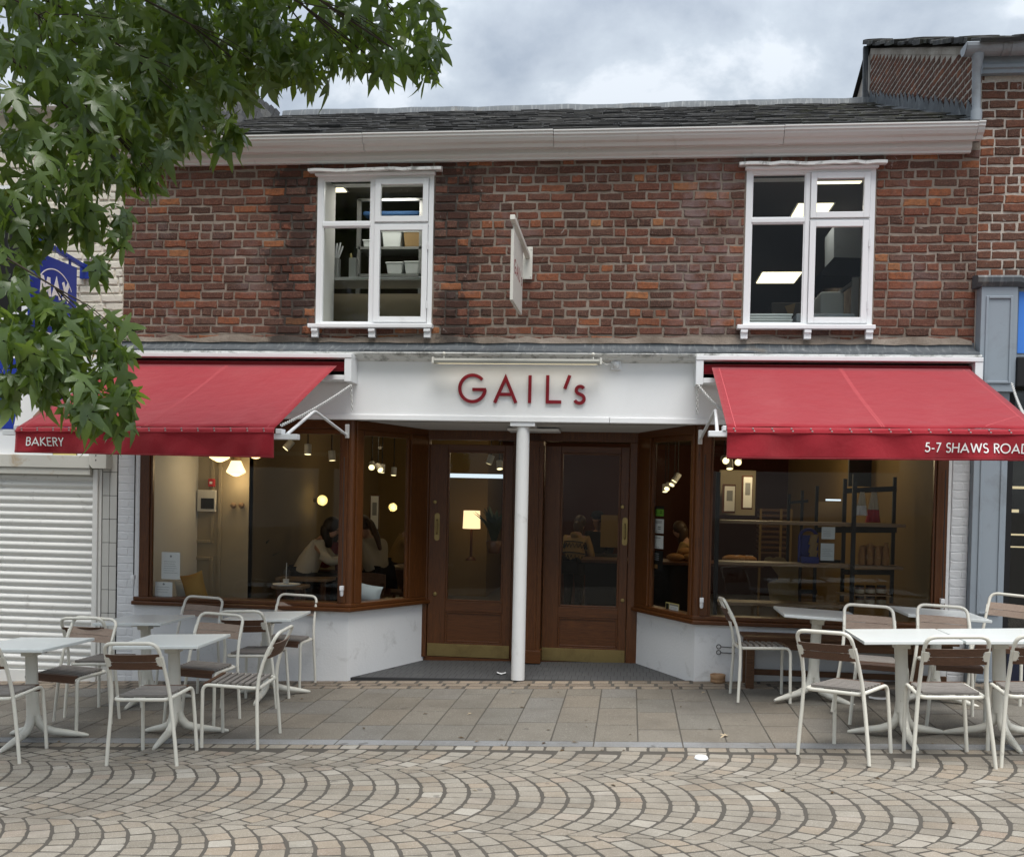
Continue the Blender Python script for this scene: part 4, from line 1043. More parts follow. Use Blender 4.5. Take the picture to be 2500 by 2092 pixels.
    for i in range(n):
        s = (i+0.35)/n
        for t, ds in ((0.045, 0.0), (0.125, 0.004)):
            q = vz(s+ds, t); m = MB(); m.lathe([(0.0075, 0.0), (0.006, 0.004), (0.002, 0.0055)], (q.x, q.y-0.003, q.z), 8, axis='y'); m.build('stud', mat['stud_metal'], va)
    # lettering printed on the flap
    def fn(u, vv, d):
        s = (tx+u-x0)/(x1-x0); zt_ = zf0+(zf1-zf0)*s; zb_ = zv0+(zv1-zv0)*s; t = (zt_-(tz+vv))/(zt_-zb_)
        q = vz(s, min(max(t, 0), 1)); return (q.x, q.y-0.0035-d, q.z)
    word('letter', text, 0.066, 0.0085, 0.007, fn, 0.0, 0.0012, mat['print_white'], va, target=tw)
    # front bar with end caps
    e = 0.13
    m = MB(); m.box(x0-e, x1+e+.04, yf+0.008, yf+0.085, (zf0+zf1)/2-0.075, (zf0+zf1)/2-0.034)
    m.box(x0-0.03, x0-0.004, yf+.0, yf+0.10, (zf0+zf1)/2-0.0335, (zf0+zf1)/2+0.004); m.box(x1+0.004, x1+0.05, yf+.0, yf+0.10, (zf0+zf1)/2-0.0335, (zf0+zf1)/2+0.004)
    m.build('front_bar', mat['white_paint'], A_, bevel=0.004)
    for ar in arm:
        m = MB(); m.tube(path(ar, 0.07, 6), 0.0135, 10); m.build('folding_arm', mat['white_paint'], A_)
        q = Vector(ar[-1]); m = MB(); m.box(q.x-0.012, q.x+0.026, q.y-0.02, q.y+0.012, q.z-0.03, q.z+0.10); m.build('arm_bracket', mat['galv'], A_, bevel=0.005)
    for ca, cb, sg in ((chain_a, chain_b, 0.02), (chain_a, chain_h, 0.0)):
        chain_mb(ca, cb, sg).build('chain', mat['galv'], A_)
    # winding rods with white cleats
    for rx, zt_, zb_ in side_arm:
        m = MB(); m.tube([(rx, -0.045, zt_), (rx, -0.045, zb_)], 0.0045, 6); m.build('winding_rod', mat['iron'], A_)
        m = MB(); m.tube([(rx, -0.052, zb_-0.085), (rx, -0.052, zb_-0.07), (rx, -0.052, zb_)], [0.010, 0.017, 0.016], 10); m.box(rx-0.017, rx+0.017, -0.074, -0.03, zb_-0.03, zb_+.012); m.build('rod_cleat', mat['white_paint'], A_, bevel=0.003)
    return A_
aL = awning(-4.80, -2.705, -4.93, -2.558, 2.845, 2.150, 2.178, 1.951, 1.945, 'BAKERY', -4.706, 2.007, 0.306,
            'red awning lettered BAKERY over the left shop window, partly behind the leaves',
            [(-2.675, 2.02, 0.80), (-4.735, 2.02, 0.84)], at(857, 940, -0.26)[:], at(686, 1039, -1.82)[:], at(860, 1004, -0.26)[:],
            [[(-2.625, -1.80, 2.13), at(768, 1003, -0.9)[:], (-2.655, -0.05, 2.225)], [(-4.83, -1.80, 2.10), (-4.80, -0.9, 2.36), (-4.80, -0.05, 2.22)]])
aR = awning(0.679, 2.845, 0.540, 2.945, 2.855, 2.226, 2.242, 1.998, 2.020, '5-7 SHAWS ROAD', 2.050, 2.070, 0.700,
            'red awning lettered 5-7 SHAWS ROAD over the right shop window, running out of the picture',
            [(0.655, 2.10, 0.80), (2.735, 2.0, 0.86)], at(1703, 938, -0.26)[:], at(1776, 1010, -1.0)[:], at(1702, 1010, -0.26)[:],
            [[(0.615, -1.80, 2.18), at(1747, 1000, -0.9)[:], (0.60, -0.05, 2.22)], [(2.93, -1.80, 2.19), (2.93, -0.9, 2.45), (2.90, -0.05, 2.25)]])

# ================================================================== SIGNS AND LAMP ON THE FRONT
hs = empty('hanging_sign', (-0.995, 0.0, 3.82), label='small cream double-sided sign with red letters hanging on a bracket from the brick wall', cat='sign')
m = MB(); m.box(-1.045, -0.946, -0.030, -0.014, 3.676, 3.970); m.build('wall_plate', mat['cream_metal'], hs, bevel=0.003)
for z in (3.70, 3.95):
    for xx in (-1.033, -0.958): m = MB(); m.lathe([(0.008, 0), (0.006, 0.005)], (xx, -0.030, z), 8, axis='y'); m.build('bolt', mat['cream_metal'], hs)
m = MB(); m.beam((-0.99, -0.028, 3.885), (-1.022, -0.99, 3.985), 0.042, 0.042); m.build('arm', mat['cream_metal'], hs, bevel=0.004)
SX = -1.022
m = MB(); m.box(SX-0.013, SX+0.013, -0.955, -0.245, 3.312, 3.895); board = m.build('sign_panel', mat['cream_metal'], hs, bevel=0.003)
for yy in (-0.88, -0.32):
    m = MB(); m.box(SX-.006, SX+.006, yy-.02, yy+.02, 3.8955, 3.95); m.build('hanger', mat['cream_metal'], hs)
word('letter', "GAIL's", 0.115, 0.013, 0.030, lambda u, v, d: (SX+0.0132+d, -0.905+u, 3.555+v), 0.0, 0.0012, mat['letter_red'], board, target=0.60)
word('letter', "GAIL's", 0.115, 0.013, 0.030, lambda u, v, d: (SX-0.0132-d, -0.295-u, 3.555+v), 0.0, 0.0012, mat['letter_red'], board, target=0.60)

lm = empty('sign_lamp', (-1.05, -0.17, 2.92), label='long slim trough lamp glowing over the red shop letters', cat='lamp')
m = MB(); prof = [(-0.228, 2.880), (-0.232, 2.905), (-0.215, 2.926), (-0.185, 2.930), (-0.168, 2.915), (-0.168, 2.880), (-0.176, 2.880), (-0.178, 2.912), (-0.220, 2.912), (-0.222, 2.880)]
m.extrude([(-1.805, p[0], p[1]) for p in prof], (0, 0, 0), (1.50, 0, 0)); m.build('trough', simple('dull_lamp_enamel', (0.27, 0.265, 0.235), 0.5, 0.3), lm, fix=True)
for xx in (-1.825, -0.304): m = MB(); m.box(xx, xx+0.019, -0.236, -0.162, 2.876, 2.934); m.build('end_cap', mat['cream_metal'], lm, bevel=0.003)
m = MB(); m.tube([(-1.79, -0.198, 2.902), (-0.32, -0.198, 2.902)], 0.009, 8); m.build('tube', mat['tube_lit'], lm)
for xx in (-1.72, -0.365):
    m = MB(); m.tube([(xx, -0.19, 2.93), (xx, -0.185, 2.965), (xx, -0.03, 2.972)], 0.006, 6); m.lathe([(0.001, -0.016), (0.012, -0.012), (0.016, 0.0), (0.012, 0.012), (0.001, 0.016)], (xx, -0.19, 2.972), 10, caps=False); m.build('stay', mat['cream_metal'], lm)
m = MB(); m.tube([(-0.29, -0.19, 2.905), (-0.25, -0.15, 2.885), (-0.20, -0.10, 2.90)], 0.004, 6); m.build('cable', mat['cream_metal'], lm)
ll = bpy.data.lights.new('sign_lamp_light', 'AREA'); ll.shape = 'RECTANGLE'; ll.size = 1.45; ll.size_y = 0.02; ll.energy = 0.28; ll.color = (1.0, 0.86, 0.6)
lo = bpy.data.objects.new('sign_lamp_light', ll); C.objects.link(lo); lo.matrix_basis = Matrix.Translation((-1.055, -0.19, 2.884)) @ Matrix.Rotation(R(30), 4, 'X'); adopt(lo, lm)
se = empty('sensor_box', (-0.16, -0.06, 2.88), label='small white square sensor with a round dome beside the sign lamp', cat='sensor')
m = MB(); m.box(-0.205, -0.115, -0.085, -0.0505, 2.848, 2.930); m.build('housing', mat['white_paint'], se, bevel=0.006)
m = MB(); m.lathe([(0.034, 0), (0.032, 0.012), (0.022, 0.024), (0.004, 0.029)], (-0.16, -0.0855, 2.893), 16, axis='y'); m.build('dome', mat['white_paint'], se)

# ================================================================== LEFT NEIGHBOUR (painted brick, roller shutter)
ln = empty('painted_brick_building', (-6.2, 0, 0), label='cream painted brick shop at the left edge with a closed white shutter', cat='shop building')
m = MB(); m.box(-9.0, -4.902, 0.006, 0.30, 2.93, 5.3); m.box(-9.0, -6.3, 0.006, 0.3, -0.6, 2.93)
lw = m.build('brick_wall', mat['cream_brick'], ln)
LW = [(-6.95, -5.85, 3.3, 4.6)]
bl = lay(-7.4, -4.905, 2.98, 5.2, LW); lay_objects(bl, mat['cream_brick'], lw, -0.004, 300)
m = MB(); m.box(-6.95, -5.85, -0.02, 0.05, 3.3, 4.6); m.build('window', mat['white_paint'], ln)
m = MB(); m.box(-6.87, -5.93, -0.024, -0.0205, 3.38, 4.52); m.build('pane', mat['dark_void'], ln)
m = MB(); m.box(-9, -4.905, -0.16, 9.2, 5.3, 5.4); m.build('eaves', mat['gutter_white'], ln)
# slated gable end seen over the roof of the bakery
m = MB(); m.extrude([(XL-0.005, 3.2, 6.3), (XL-0.005, 4.55, 6.90), (XL-0.005, 9, 4.9), (XL-0.005, 9, 4.2), (XL-0.005, 3.2, 4.2)], (0, 0, 0), (-0.25, 0, 0)); m.build('gable', mat['mortar'], ln, fix=True)
m = MB(); m.add([(-9, EY, 5.30), (-5.2, EY, 5.30), (-5.45, 4.5, 7.22), (-9, 4.5, 7.22)], [(0, 1, 2, 3)]); m.add([(-5.2, EY, 5.30), (-4.93, 0.1, 5.05), (-4.96, 4.5, 6.86), (-5.45, 4.5, 7.22)], [(0, 1, 2, 3)])
m.add([(-9, 4.5, 7.22), (-5.45, 4.5, 7.22), (-5.2, 9, 5.3), (-9, 9, 5.3)], [(0, 1, 2, 3)])
lroof = m.build('roof', mat['slate'], ln)
it = []
for i in range(13):
    for k in range(7):
        u = (k+0.5)/7; t = (i+0.5)/13
        p0 = Vector((-5.2, EY, 5.30)).lerp(Vector((-4.93, 0.1, 5.05)), u); p1 = Vector((-5.45, 4.5, 7.22)).lerp(Vector((-4.96, 4.5, 6.86)), u)
        xa = (Vector((-4.93, 0.1, 5.05))-Vector((-5.2, EY, 5.30))).normalized(); ya = (p1-p0).normalized(); za = xa.cross(ya).normalized(); ya = za.cross(xa)
        it.append((rs.choice(sl_var), frame_m(p0.lerp(p1, t)+za*0.01, xa*0.26, ya*1.5, za)))
merge_meshes('slates', it, mat['slate'], lroof, kind='stuff')
# fascia board: white panel with blue poster
m = MB(); m.box(-9, -5.0, -0.04, 0.2, 1.99, 2.93); fb = m.build('fascia_board', mat['white_paint'], ln)
m = MB(); m.box(-9, -5.42, -0.048, -0.0405, 2.235, 2.92); po = m.build('poster_panel', mat['blue'], fb)
pts = [(-5.98, 2.24), (-5.93, 2.52), (-5.90, 2.86), (-5.62, 2.90), (-5.50, 2.62), (-5.60, 2.40), (-5.62, 2.24)]
m = MB(); m.extrude([(p[0], -0.049, p[1]) for p in pts], (0, 0, 0), (0, -0.002, 0)); m.build('poster_print', mat['print_white'], fb, fix=True)
pts = [(-5.80, 2.25), (-5.78, 2.36), (-5.68, 2.46), (-5.50, 2.52), (-5.44, 2.40), (-5.46, 2.25)]
m = MB(); m.extrude([(p[0], -0.0515, p[1]) for p in pts], (0, 0, 0), (0, -0.001, 0)); m.build('poster_print', mat['skin'], fb, fix=True)
m = MB(); q0 = at(128, 1107, -0.05); q1 = at(187, 1124, -0.05)
m.box(q0.x, q1.x, -0.046, -0.0415, q1.z, q0.z+0.02); stk = m.build('sticker', mat['black'], ln)
m = MB(); m.box(q0.x+.006, q1.x-.006, -0.048, -0.0465, q1.z+.006, q0.z+0.016); m.build('sticker_face', mat['yellow_print'], stk)
word('lettering', 'MONEY BACK GUARANTEE', 0.018, 0.0042, 0.003, lambda u, v, d: (q0.x+0.015+u, -0.0485-d, q1.z+0.026+v), 0, 0.0006, mat['black'], stk, target=q1.x-q0.x-0.03)
# shutter
shb = MB(); shb.box(-9, -5.165, -0.10, 0.2, 1.865, 1.989); shb.build('shutter_box', mat['shutter_box'], ln, bevel=0.006)
m = MB(); m.box(-9, -5.168, -0.085, 0.2, 1.80, 1.864); m.build('shutter_box_lip', mat['shutter_box'], ln, bevel=0.006)
m = MB(); m.extrude([(-5.163, -0.125, 2.10), (-4.985, -0.125, 2.10), (-4.985, -0.125, 1.865), (-5.13, -0.125, 1.865), (-5.163, -0.125, 1.91)], (0, 0, 0), (0, 0.13, 0)); m.build('motor_cover', mat['shutter_box'], ln, fix=True, bevel=0.005)
for zz in (1.99, 1.945): m = MB(); m.lathe([(0.007, 0), (0.006, .002)], (-5.09, -0.1255, zz), 10, axis='y'); m.build('screw_hole', mat['black'], ln)
m = MB(); m.box(-5.163, -5.112, -0.045, 0.1, -0.26, 1.86); m.build('guide_rail', mat['shutter'], ln, bevel=0.005)
m = MB(); m.box(-5.111, -5.083, -0.022, 0.1, -0.26, 1.86); m.build('guide_rail_flange', mat['shutter'], ln, bevel=0.003)
cu = MB().box(-9, -5.165, 0.03, 0.06, -0.45, 1.80).build('shutter_backing', mat['shutter'], ln)
z = 1.805; PT = 0.0735
prof = []
for i in range(9):
    t = i/8; prof.append((-0.022*math.sin(math.pi*min(1, t*1.02))**0.7-0.002, -t*(PT-0.010)))
prof += [(-0.001, -(PT-0.008)), (-0.001, -PT+0.001), (0.02, -PT+0.001), (0.02, 0)]
k = 0
while z-PT > -0.14:
    m = MB(); m.extrude([(-8.6, p[0], z+p[1]) for p in prof], (0, 0, 0), (8.6-5.166, 0, 0)); m.build('shutter_slat', mat['shutter'], ln, fix=True); z -= PT
m = MB(); m.box(-8.6, -5.166, -0.028, 0.02, -0.33, z-0.002); m.build('bottom_rail', mat['shutter'], ln, bevel=0.006)
sl_ = at(92, 1622, -0.03)
pl = [(sl_.x+0.11+0.022*math.cos(a), -0.0285, z-0.075+0.022*math.sin(a)) for a in [math.pi*i/8-math.pi/2 for i in range(9)]]+[(sl_.x-0.11+0.022*math.cos(a), -0.0285, z-0.075+0.022*math.sin(a)) for a in [math.pi*i/8+math.pi/2 for i in range(9)]]
m = MB(); m.extrude(pl, (0, 0, 0), (0, -0.003, 0)); m.build('hand_slot', mat['black'], ln, fix=True)
m = MB(); m.box(-5.082, -4.932, 0.0, 0.2, -0.3, 2.37); tb = m.build('tile_backing', mat['black'], ln)
for c in range(2):
    z = -0.19+0.14
    zz = 2.06
    while zz > -0.3:
        xx0 = -5.078+c*0.074; m = MB(); m.box(xx0, xx0+0.069, -0.010, 0.001, zz-0.2225, zz); m.build('tile', mat['tile_white'], tb, bevel=0.002); zz -= 0.2275
# blue projecting sign
bs = empty('projecting_sign', (-5.27, 0, 3.77), label='blue projecting sign with white MAX lettering half hidden by leaves', cat='sign')
m = MB(); m.box(-5.326, -5.221, -0.04, -0.018, 3.690, 3.842); m.build('wall_plate', mat['blue'], bs, bevel=0.003)
m = MB(); m.beam((-5.275, -0.03, 3.80), (-5.275, -1.02, 3.90), 0.04, 0.04); m.build('arm', mat['blue'], bs, bevel=0.004)
m = MB(); m.box(-5.29, -5.26, -0.95, -0.20, 3.08, 3.76); bp = m.build('sign_panel', mat['blue'], bs, bevel=0.004)
for yy in (-0.85, -0.30): m = MB(); m.box(-5.281, -5.269, yy-.015, yy+.015, 3.7605, 3.82); m.build('hanger', mat['blue'], bs)
bx = lambda u, v, d: (-5.2595+d, -0.80+u, 3.40+v)
word('letter', 'MAX', 0.17, 0.042, 0.03, bx, 0, 0.002, mat['print_white'], bp, target=0.46)
mb = MB(); ribbon(mb, arc(0.23, 0.0, 0.30, 0.26, 150, 25, 20), 0.010, bx, 0, 0.002); mb.build('logo_arc', mat['print_white'], bp, fix=True)
mb = MB(); ribbon(mb, [(0.0, -0.035), (0.23, -0.055), (0.46, -0.035)], 0.016, bx, 0, 0.002); mb.build('logo_stripe', mat['print_red'], bp, fix=True)
sk = [(0.03, -0.14), (0.03, -0.10), (0.07, -0.085), (0.09, -0.11), (0.13, -0.07), (0.16, -0.10), (0.20, -0.08), (0.24, -0.105), (0.28, -0.07), (0.33, -0.10), (0.37, -0.08), (0.42, -0.10), (0.42, -0.14), (0.23, -0.165)]
m = MB(); m.extrude([bx(p[0], p[1], 0) for p in sk], (0, 0, 0), (0.002, 0, 0)); m.build('logo_skyline', mat['print_white'], bp, fix=True)

# ================================================================== RIGHT NEIGHBOUR (taller brick building with grey shopfront)
rn = empty('tall_brick_building', (4.5, 0, 0), label='taller brown brick building at the right edge with grey pilaster and iron gutter', cat='shop building')
m = MB(); m.box(XR+0.002, 9.0, 0.005, 0.30, 3.0, 5.60)
m.extrude([(XR+0.004, 0.005, 4.6), (XR+0.004, 0.02, 5.70), (XR+0.004, 4.45, 7.58), (XR+0.004, 9, 5.6), (XR+0.004, 9, 4.6)], (0, 0, 0), (0.28, 0, 0))
rw = m.build('brick_wall', mat['mortar2'], rn, fix=True)
br2 = lay(XR+0.006, 4.6, 3.03, 5.44, [(2.96, 9, 2.9, 3.63)]); lay_objects(br2, mat['brick2'], rw, 0.0, 300)
# gable bricks above the bakery roof
it = []
nz_ = 9
for i in range(60):
    for j in range(36):
        y = 0.06+i*0.122+(0.06 if j % 2 else 0); z = 4.9+j*0.079+0.036
        if y < 4.42 and 4.955+(y+.16)*(RZ-EZ)/(RY-EY)-0.05 < z < 5.66+y*0.424-0.06:
            me, base = brick_mesh('h', mat['brick2'])
            it.append((y, z, me, base))
rest = []
for n_, (y, z, me, base) in enumerate(sorted(it, key=lambda q: q[0])):
    mx = frame_m((XR+0.004+0.0195, y, z), (0, -(0.112)/base, 0), (0, 0, 1), (-1, 0, 0))
    rest.append((me, mx))
merge_meshes('gable_bricks', rest, mat['brick2'], rw, kind='stuff')
# mortar verge, slate edge, stepped lead soakers
m = MB(); m.extrude([(XR-0.006, 0.02, 5.625), (XR-0.006, 4.42, 7.49), (XR-0.006, 4.42, 7.555), (XR-0.006, 0.02, 5.69)], (0, 0, 0), (0.30, 0, 0)); m.build('verge_mortar', mat['mortar2'], rn, fix=True)
m = MB(); m.add([(XR-0.05, -0.22, 5.62), (9, -0.22, 5.62), (9, 4.45, 7.62), (XR-0.05, 4.45, 7.62)], [(0, 1, 2, 3)]); m.add([(XR-0.05, 4.45, 7.62), (9, 4.45, 7.62), (9, 9, 5.6), (XR-0.05, 9, 5.6)], [(0, 1, 2, 3)])
rroof = m.build('roof', mat['slate'], rn)
it = []
for i in range(30):
    t = (i+0.5)/30; y = -0.2+4.65*t; z = 5.635+2.0*t*(4.65/4.67)
    for k in range(2): it.append((rs.choice(sl_var), Matrix.Translation((XR-0.05+0.12+k*0.3+rs.uniform(-.03, .02), y, z+rs.uniform(-.012, .012))) @ Matrix.Rotation(R(21.5), 4, 'X') @ Matrix.Diagonal((1.05, 1.0, 1.7, 1))))
merge_meshes('verge_slates', it, mat['slate'], rroof, kind='stuff')
for i in range(26):
    y = 0.0+i*0.172; zr = 4.985+(y+0.16)*(RZ-EZ)/(RY-EY)
    h = 0.16+rs.uniform(-.02, .02); w = 0.2
    v = [(XR-0.010-rs.uniform(0, .006), y-0.02, zr+0.01), (XR-0.010-rs.uniform(0, .012), y+w, zr+0.01+w*0.45), (XR-0.008-rs.uniform(0, .014), y+w*0.75, zr+h+w*0.40), (XR-0.006-rs.uniform(0, .014), y+0.03, zr+h*0.75)]
    v2 = [(XR-0.13, y-0.02, zr-0.005), (XR-0.13, y+w, zr-0.005+w*0.45)]
    m = MB(); m.add(v+v2, [(0, 1, 2, 3), (0, 4, 5, 1)]); o = m.build('lead_soaker', mat['lead'], rn, fix=True)
    so = o.modifiers.new('t', 'SOLIDIFY'); so.thickness = 0.005
m = MB(); m.beam((XR-0.06, 4.40, RZ), (XR-0.05, 4.50, 7.62), 0.05, 0.06, up=(1, 0, 0)); m.build('verge_lead', mat['lead'], rn)
# iron gutter, downpipe, grey eaves board
m = MB()
g_pts = [(-0.23+0.085*(1-math.cos(math.pi*i/10)), 5.632-0.085*math.sin(math.pi*i/10)) for i in range(11)]
g_in = [(p[0]+(0.006 if p[0] < -.145 else -.006), p[1]+0.006) for p in g_pts[::-1]]
m.extrude([(XR-0.20, p[0], p[1]) for p in g_pts+g_in], (0, 0, 0), (5, 0, 0)); 
m.extrude([(XR-0.205, p[0], p[1]) for p in g_pts], (0, 0, 0), (0.012, 0, 0)); m.build('gutter', mat['grey_metal'], rn, fix=True)
for xx in (XR+0.10, XR+0.17):
    m = MB(); m.extrude([(xx, p[0]-.006, p[1]-.006) for p in g_pts], (0, 0, 0), (0.03, 0, 0)); m.build('gutter_collar', mat['grey_metal'], rn, fix=True)
m = MB(); m.tube([(XR-0.085, -0.145, 5.56), (XR-0.085, -0.145, 5.50), (XR-0.078, -0.10, 5.42), (XR-0.068, -0.10, 5.02)], [0.055, 0.042, 0.036, 0.036], 14)
m.tube([(XR-0.068, -0.10, 5.10), (XR-0.068, -0.10, 5.00)], 0.046, 14); m.build('downpipe', mat['grey_metal'], rn)
m = MB(); pr = [(0.0, 5.43), (-0.06, 5.43), (-0.065, 5.46), (-0.085, 5.47), (-0.085, 5.50), (-0.075, 5.505), (-0.075, 5.60), (0, 5.60)]
m.extrude([(XR-0.02, p[0], p[1]) for p in pr], (0, 0, 0), (5, 0, 0)); m.build('eaves_board', mat['grey_paint'], rn, fix=True)
# grey panelled pilaster
m = MB(); m.box(2.962, 3.262, -0.13, 0.25, 2.68, 3.58); m.box(2.955, 3.235, -0.085, 0.25, -0.1, 2.6795); pil = m.build('pilaster', mat['grey_paint'], rn, bevel=0.004)
def panel_trim(x0, x1, z0, z1, y, par):
    m = MB(); w = 0.022
    for a, b, c, d in ((x0, x0+w, z0, z1), (x1-w, x1, z0, z1), (x0+w, x1-w, z0, z0+w), (x0+w, x1-w, z1-w, z1)): m.box(a, b, y-0.012, y, c, d)
    m.build('moulding', mat['grey_paint'], par, bevel=0.004)
panel_trim(3.0, 3.222, 2.75, 3.50, -0.1305, pil); panel_trim(3.01, 3.20, 0.75, 2.62, -0.0855, pil); panel_trim(3.01, 3.20, 0.16, 0.60, -0.0855, pil)
m = MB(); m.box(2.955, 3.235, -0.11, 0.1, -0.1, 0.13); m.build('pilaster_plinth', mat['grey_paint'], pil, bevel=0.006)
m = MB(); pr = [(0, 3.581), (-0.135, 3.581), (-0.165, 3.615), (-0.17, 3.655), (-0.15, 3.675), (0, 3.70)]
m.extrude([(2.92, p[0], p[1]) for p in pr], (0, 0, 0), (0.36, 0, 0)); m.extrude([(3.281, p[0]*0.8, p[1]) for p in pr], (0, 0, 0), (5, 0, 0)); m.build('lead_capping', mat['lead'], rn, fix=True)
m = MB(); m.box(3.2625, 9, -0.06, 0.2, 2.98, 3.58); m.build('grey_surround', mat['grey_paint'], rn)
m = MB(); m.box(3.292, 9, -0.066, -0.0605, 3.02, 3.55); m.build('blue_sign_panel', mat['sky_blue'], rn)
m = MB(); m.box(3.263, 9, -0.16, 0.1, 2.72, 2.979); m.build('dark_awning_box', mat['black'], rn, bevel=0.01)
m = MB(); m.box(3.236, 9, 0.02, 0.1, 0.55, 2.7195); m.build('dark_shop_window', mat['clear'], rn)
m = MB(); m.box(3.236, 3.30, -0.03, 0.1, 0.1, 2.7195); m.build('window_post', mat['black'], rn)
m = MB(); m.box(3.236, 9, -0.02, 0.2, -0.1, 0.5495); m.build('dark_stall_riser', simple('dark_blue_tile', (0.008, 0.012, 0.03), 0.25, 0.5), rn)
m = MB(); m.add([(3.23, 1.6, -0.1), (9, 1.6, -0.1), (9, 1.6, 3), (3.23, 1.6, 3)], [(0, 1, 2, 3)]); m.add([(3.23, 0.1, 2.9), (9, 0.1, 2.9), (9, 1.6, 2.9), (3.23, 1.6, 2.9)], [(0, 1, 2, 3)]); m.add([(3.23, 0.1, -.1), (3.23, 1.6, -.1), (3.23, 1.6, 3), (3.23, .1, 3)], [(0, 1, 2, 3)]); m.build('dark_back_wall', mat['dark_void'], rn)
for (px_, py_, w, h) in ((2478, 1120, .10, .03), (2480, 1190, .18, .025), (2472, 1247, .06, .03), (2485, 1305, .2, .016), (2485, 1335, .2, .012)):
    q = at(px_, py_, 1.2); m = MB(); m.box(q.x-w/2, q.x+w, 1.2, 1.22, q.z-h/2, q.z+h/2); m.build('shop_light', mat['dim_lit'], rn)
chain_mb(at(2470, 935, -0.2), at(2499, 1010, -0.9), 0.02).build('chain', mat['galv'], rn)
# ================================================================== CHAIRS AND TABLES
rc = random.Random(9)
def make_chair():
    t = empty('cafe_chair', (0, 0, 0))
    TR = 0.0125; P = mat['chair_paint']
    # rear legs up to the seat joint, then the back hoop
    for s in (-1, 1):
        m = MB(); m.tube([(s*0.240, -0.205, 0.0), (s*0.228, -0.198, 0.15), (s*0.212, -0.190, 0.31), (s*0.201, -0.190, 0.435)], [TR*0.92, TR, TR, TR], 9); m.build('leg', P, t)
    hoop = []
    side = [(0.201, -0.190, 0.435), (0.194, -0.200, 0.52), (0.188, -0.228, 0.62), (0.184, -0.268, 0.71)]
    hoop += [(-a, b, c) for a, b, c in side]
    hoop += [tuple(q) for q in bend((-0.184, -0.268, 0.71), (-0.180, -0.322, 0.815), (0.0, -0.322, 0.818), 0.062, 6)]
    hoop += [tuple(q) for q in bend((0.0, -0.322, 0.818), (0.180, -0.322, 0.815), (0.184, -0.268, 0.71), 0.062, 6)]
    hoop += [tuple(q) for q in side[::-1]]
    m = MB(); m.tube(hoop, TR, 9); m.build('back_frame', P, t)
    # seat ring (U) and front legs
    u = [(-0.176, 0.155, 0.438)]+[tuple(q) for q in bend((-0.176, 0.155, 0.438), (-0.188, -0.190, 0.430), (0, -0.195, 0.428), 0.05, 5)]
    u += [tuple(q) for q in bend((0, -0.195, 0.428), (0.188, -0.190, 0.430), (0.176, 0.155, 0.438), 0.05, 5)]+[(0.176, 0.155, 0.438)]
    m = MB(); m.tube(u, TR, 9); m.build('seat_frame', P, t)
    for s in (-1, 1):
        m = MB(); m.tube([(s*0.176, 0.154, 0.438)]+[tuple(q) for q in bend((s*0.176, 0.155, 0.438), (s*0.176, 0.212, 0.442), (s*0.188, 0.214, 0.25), 0.055, 6)]+[(s*0.188, 0.213, 0.22), (s*0.195, 0.214, 0.0)], TR, 9); m.build('leg', P, t)
    m = MB(); m.tube([(-0.176, 0.13, 0.432), (0.176, 0.13, 0.432)], 0.008, 6); m.build('stretcher', P, t)
    # slats of the seat
    n = 7; y0 = -0.168; pitch = 0.0485
    for i in range(n):
        y = y0+i*pitch+0.02; w = 0.176-0.010*(i/n)*0.6-0.012
        m = MB(); m.box(-w, w, y-0.0155, y+0.0155, 0.4405, 0.4585); m.build('slat', mat['teak_grey'], t, bevel=0.003)
    y = y0+n*pitch+0.012
    pr = [(y-0.012, 0.4585), (y+0.018, 0.456), (y+0.034, 0.440), (y+0.036, 0.405), (y+0.024, 0.403), (y+0.018, 0.434), (y-0.012, 0.4425)]
    m = MB(); m.extrude([(-0.158, p[0], p[1]) for p in pr], (0, 0, 0), (0.316, 0, 0)); m.build('front_slat', mat['teak_dark'], t, bevel=0.002, fix=True)
    # two bowed back boards: greyed face, dark oiled rear
    for z0, z1, ya, yb in ((0.638, 0.688, -0.236, -0.256), (0.691, 0.742, -0.257, -0.285)):
        nx = 10; v = []; f = []; mi = []
        for i in range(nx+1):
            sx = -1+2*i/nx; bow = -0.026*(1-sx*sx)
            v += [(sx*0.182, ya+bow, z0), (sx*0.182, yb+bow, z1), (sx*0.182, yb+bow-0.013, z1), (sx*0.182, ya+bow-0.013, z0)]
        for i in range(nx):
            a, b = i*4, (i+1)*4
            for k in range(4): f.append((a+k, b+k, b+(k+1) % 4, a+(k+1) % 4)); mi.append(0 if k in (0, 1) else 1)
        f += [(0, 1, 2, 3), (nx*4+3, nx*4+2, nx*4+1, nx*4)]; mi += [1, 1]
        m = MB(); m.v = v; m.f = f; m.mi = mi; m.sm = [False]*len(f)
        o = m.build('backrest_board', [mat['teak_mid'], mat['teak_dark']], t, fix=True)
    for s in (-1, 1):
        m = MB(); c = Vector((s*0.162, -0.2745, 0.690)); up = Vector((0, -0.049, 0.1)).normalized()
        m.obox(c, (0.024, 0, 0), Vector((0, 0, 0.004)).cross(Vector((1, 0, 0)))*1.0 if False else (0, 0.0025, 0.0008), up*0.036)
        m.obox(Vector((s*0.188, -0.258, 0.690)), (0.008, 0, 0), (0, 0.012, 0.003), up*0.036)
        br = m.build('bracket', P, t, bevel=0.002)
        m = MB()
        for dz in (-0.02, 0.02): m.lathe([(0.005, 0), (0.0035, 0.003)], (s*0.155, -0.2775-dz*0.49, 0.690+dz), 8, axis='y')
        m.build('bolt', mat['steel'], br)
    m = MB(); m.lathe([(0.011, -0.002), (0.0125, 0.008)], (0, 0, 0), 8)
    return t
chair0 = make_chair(); chair_used = False
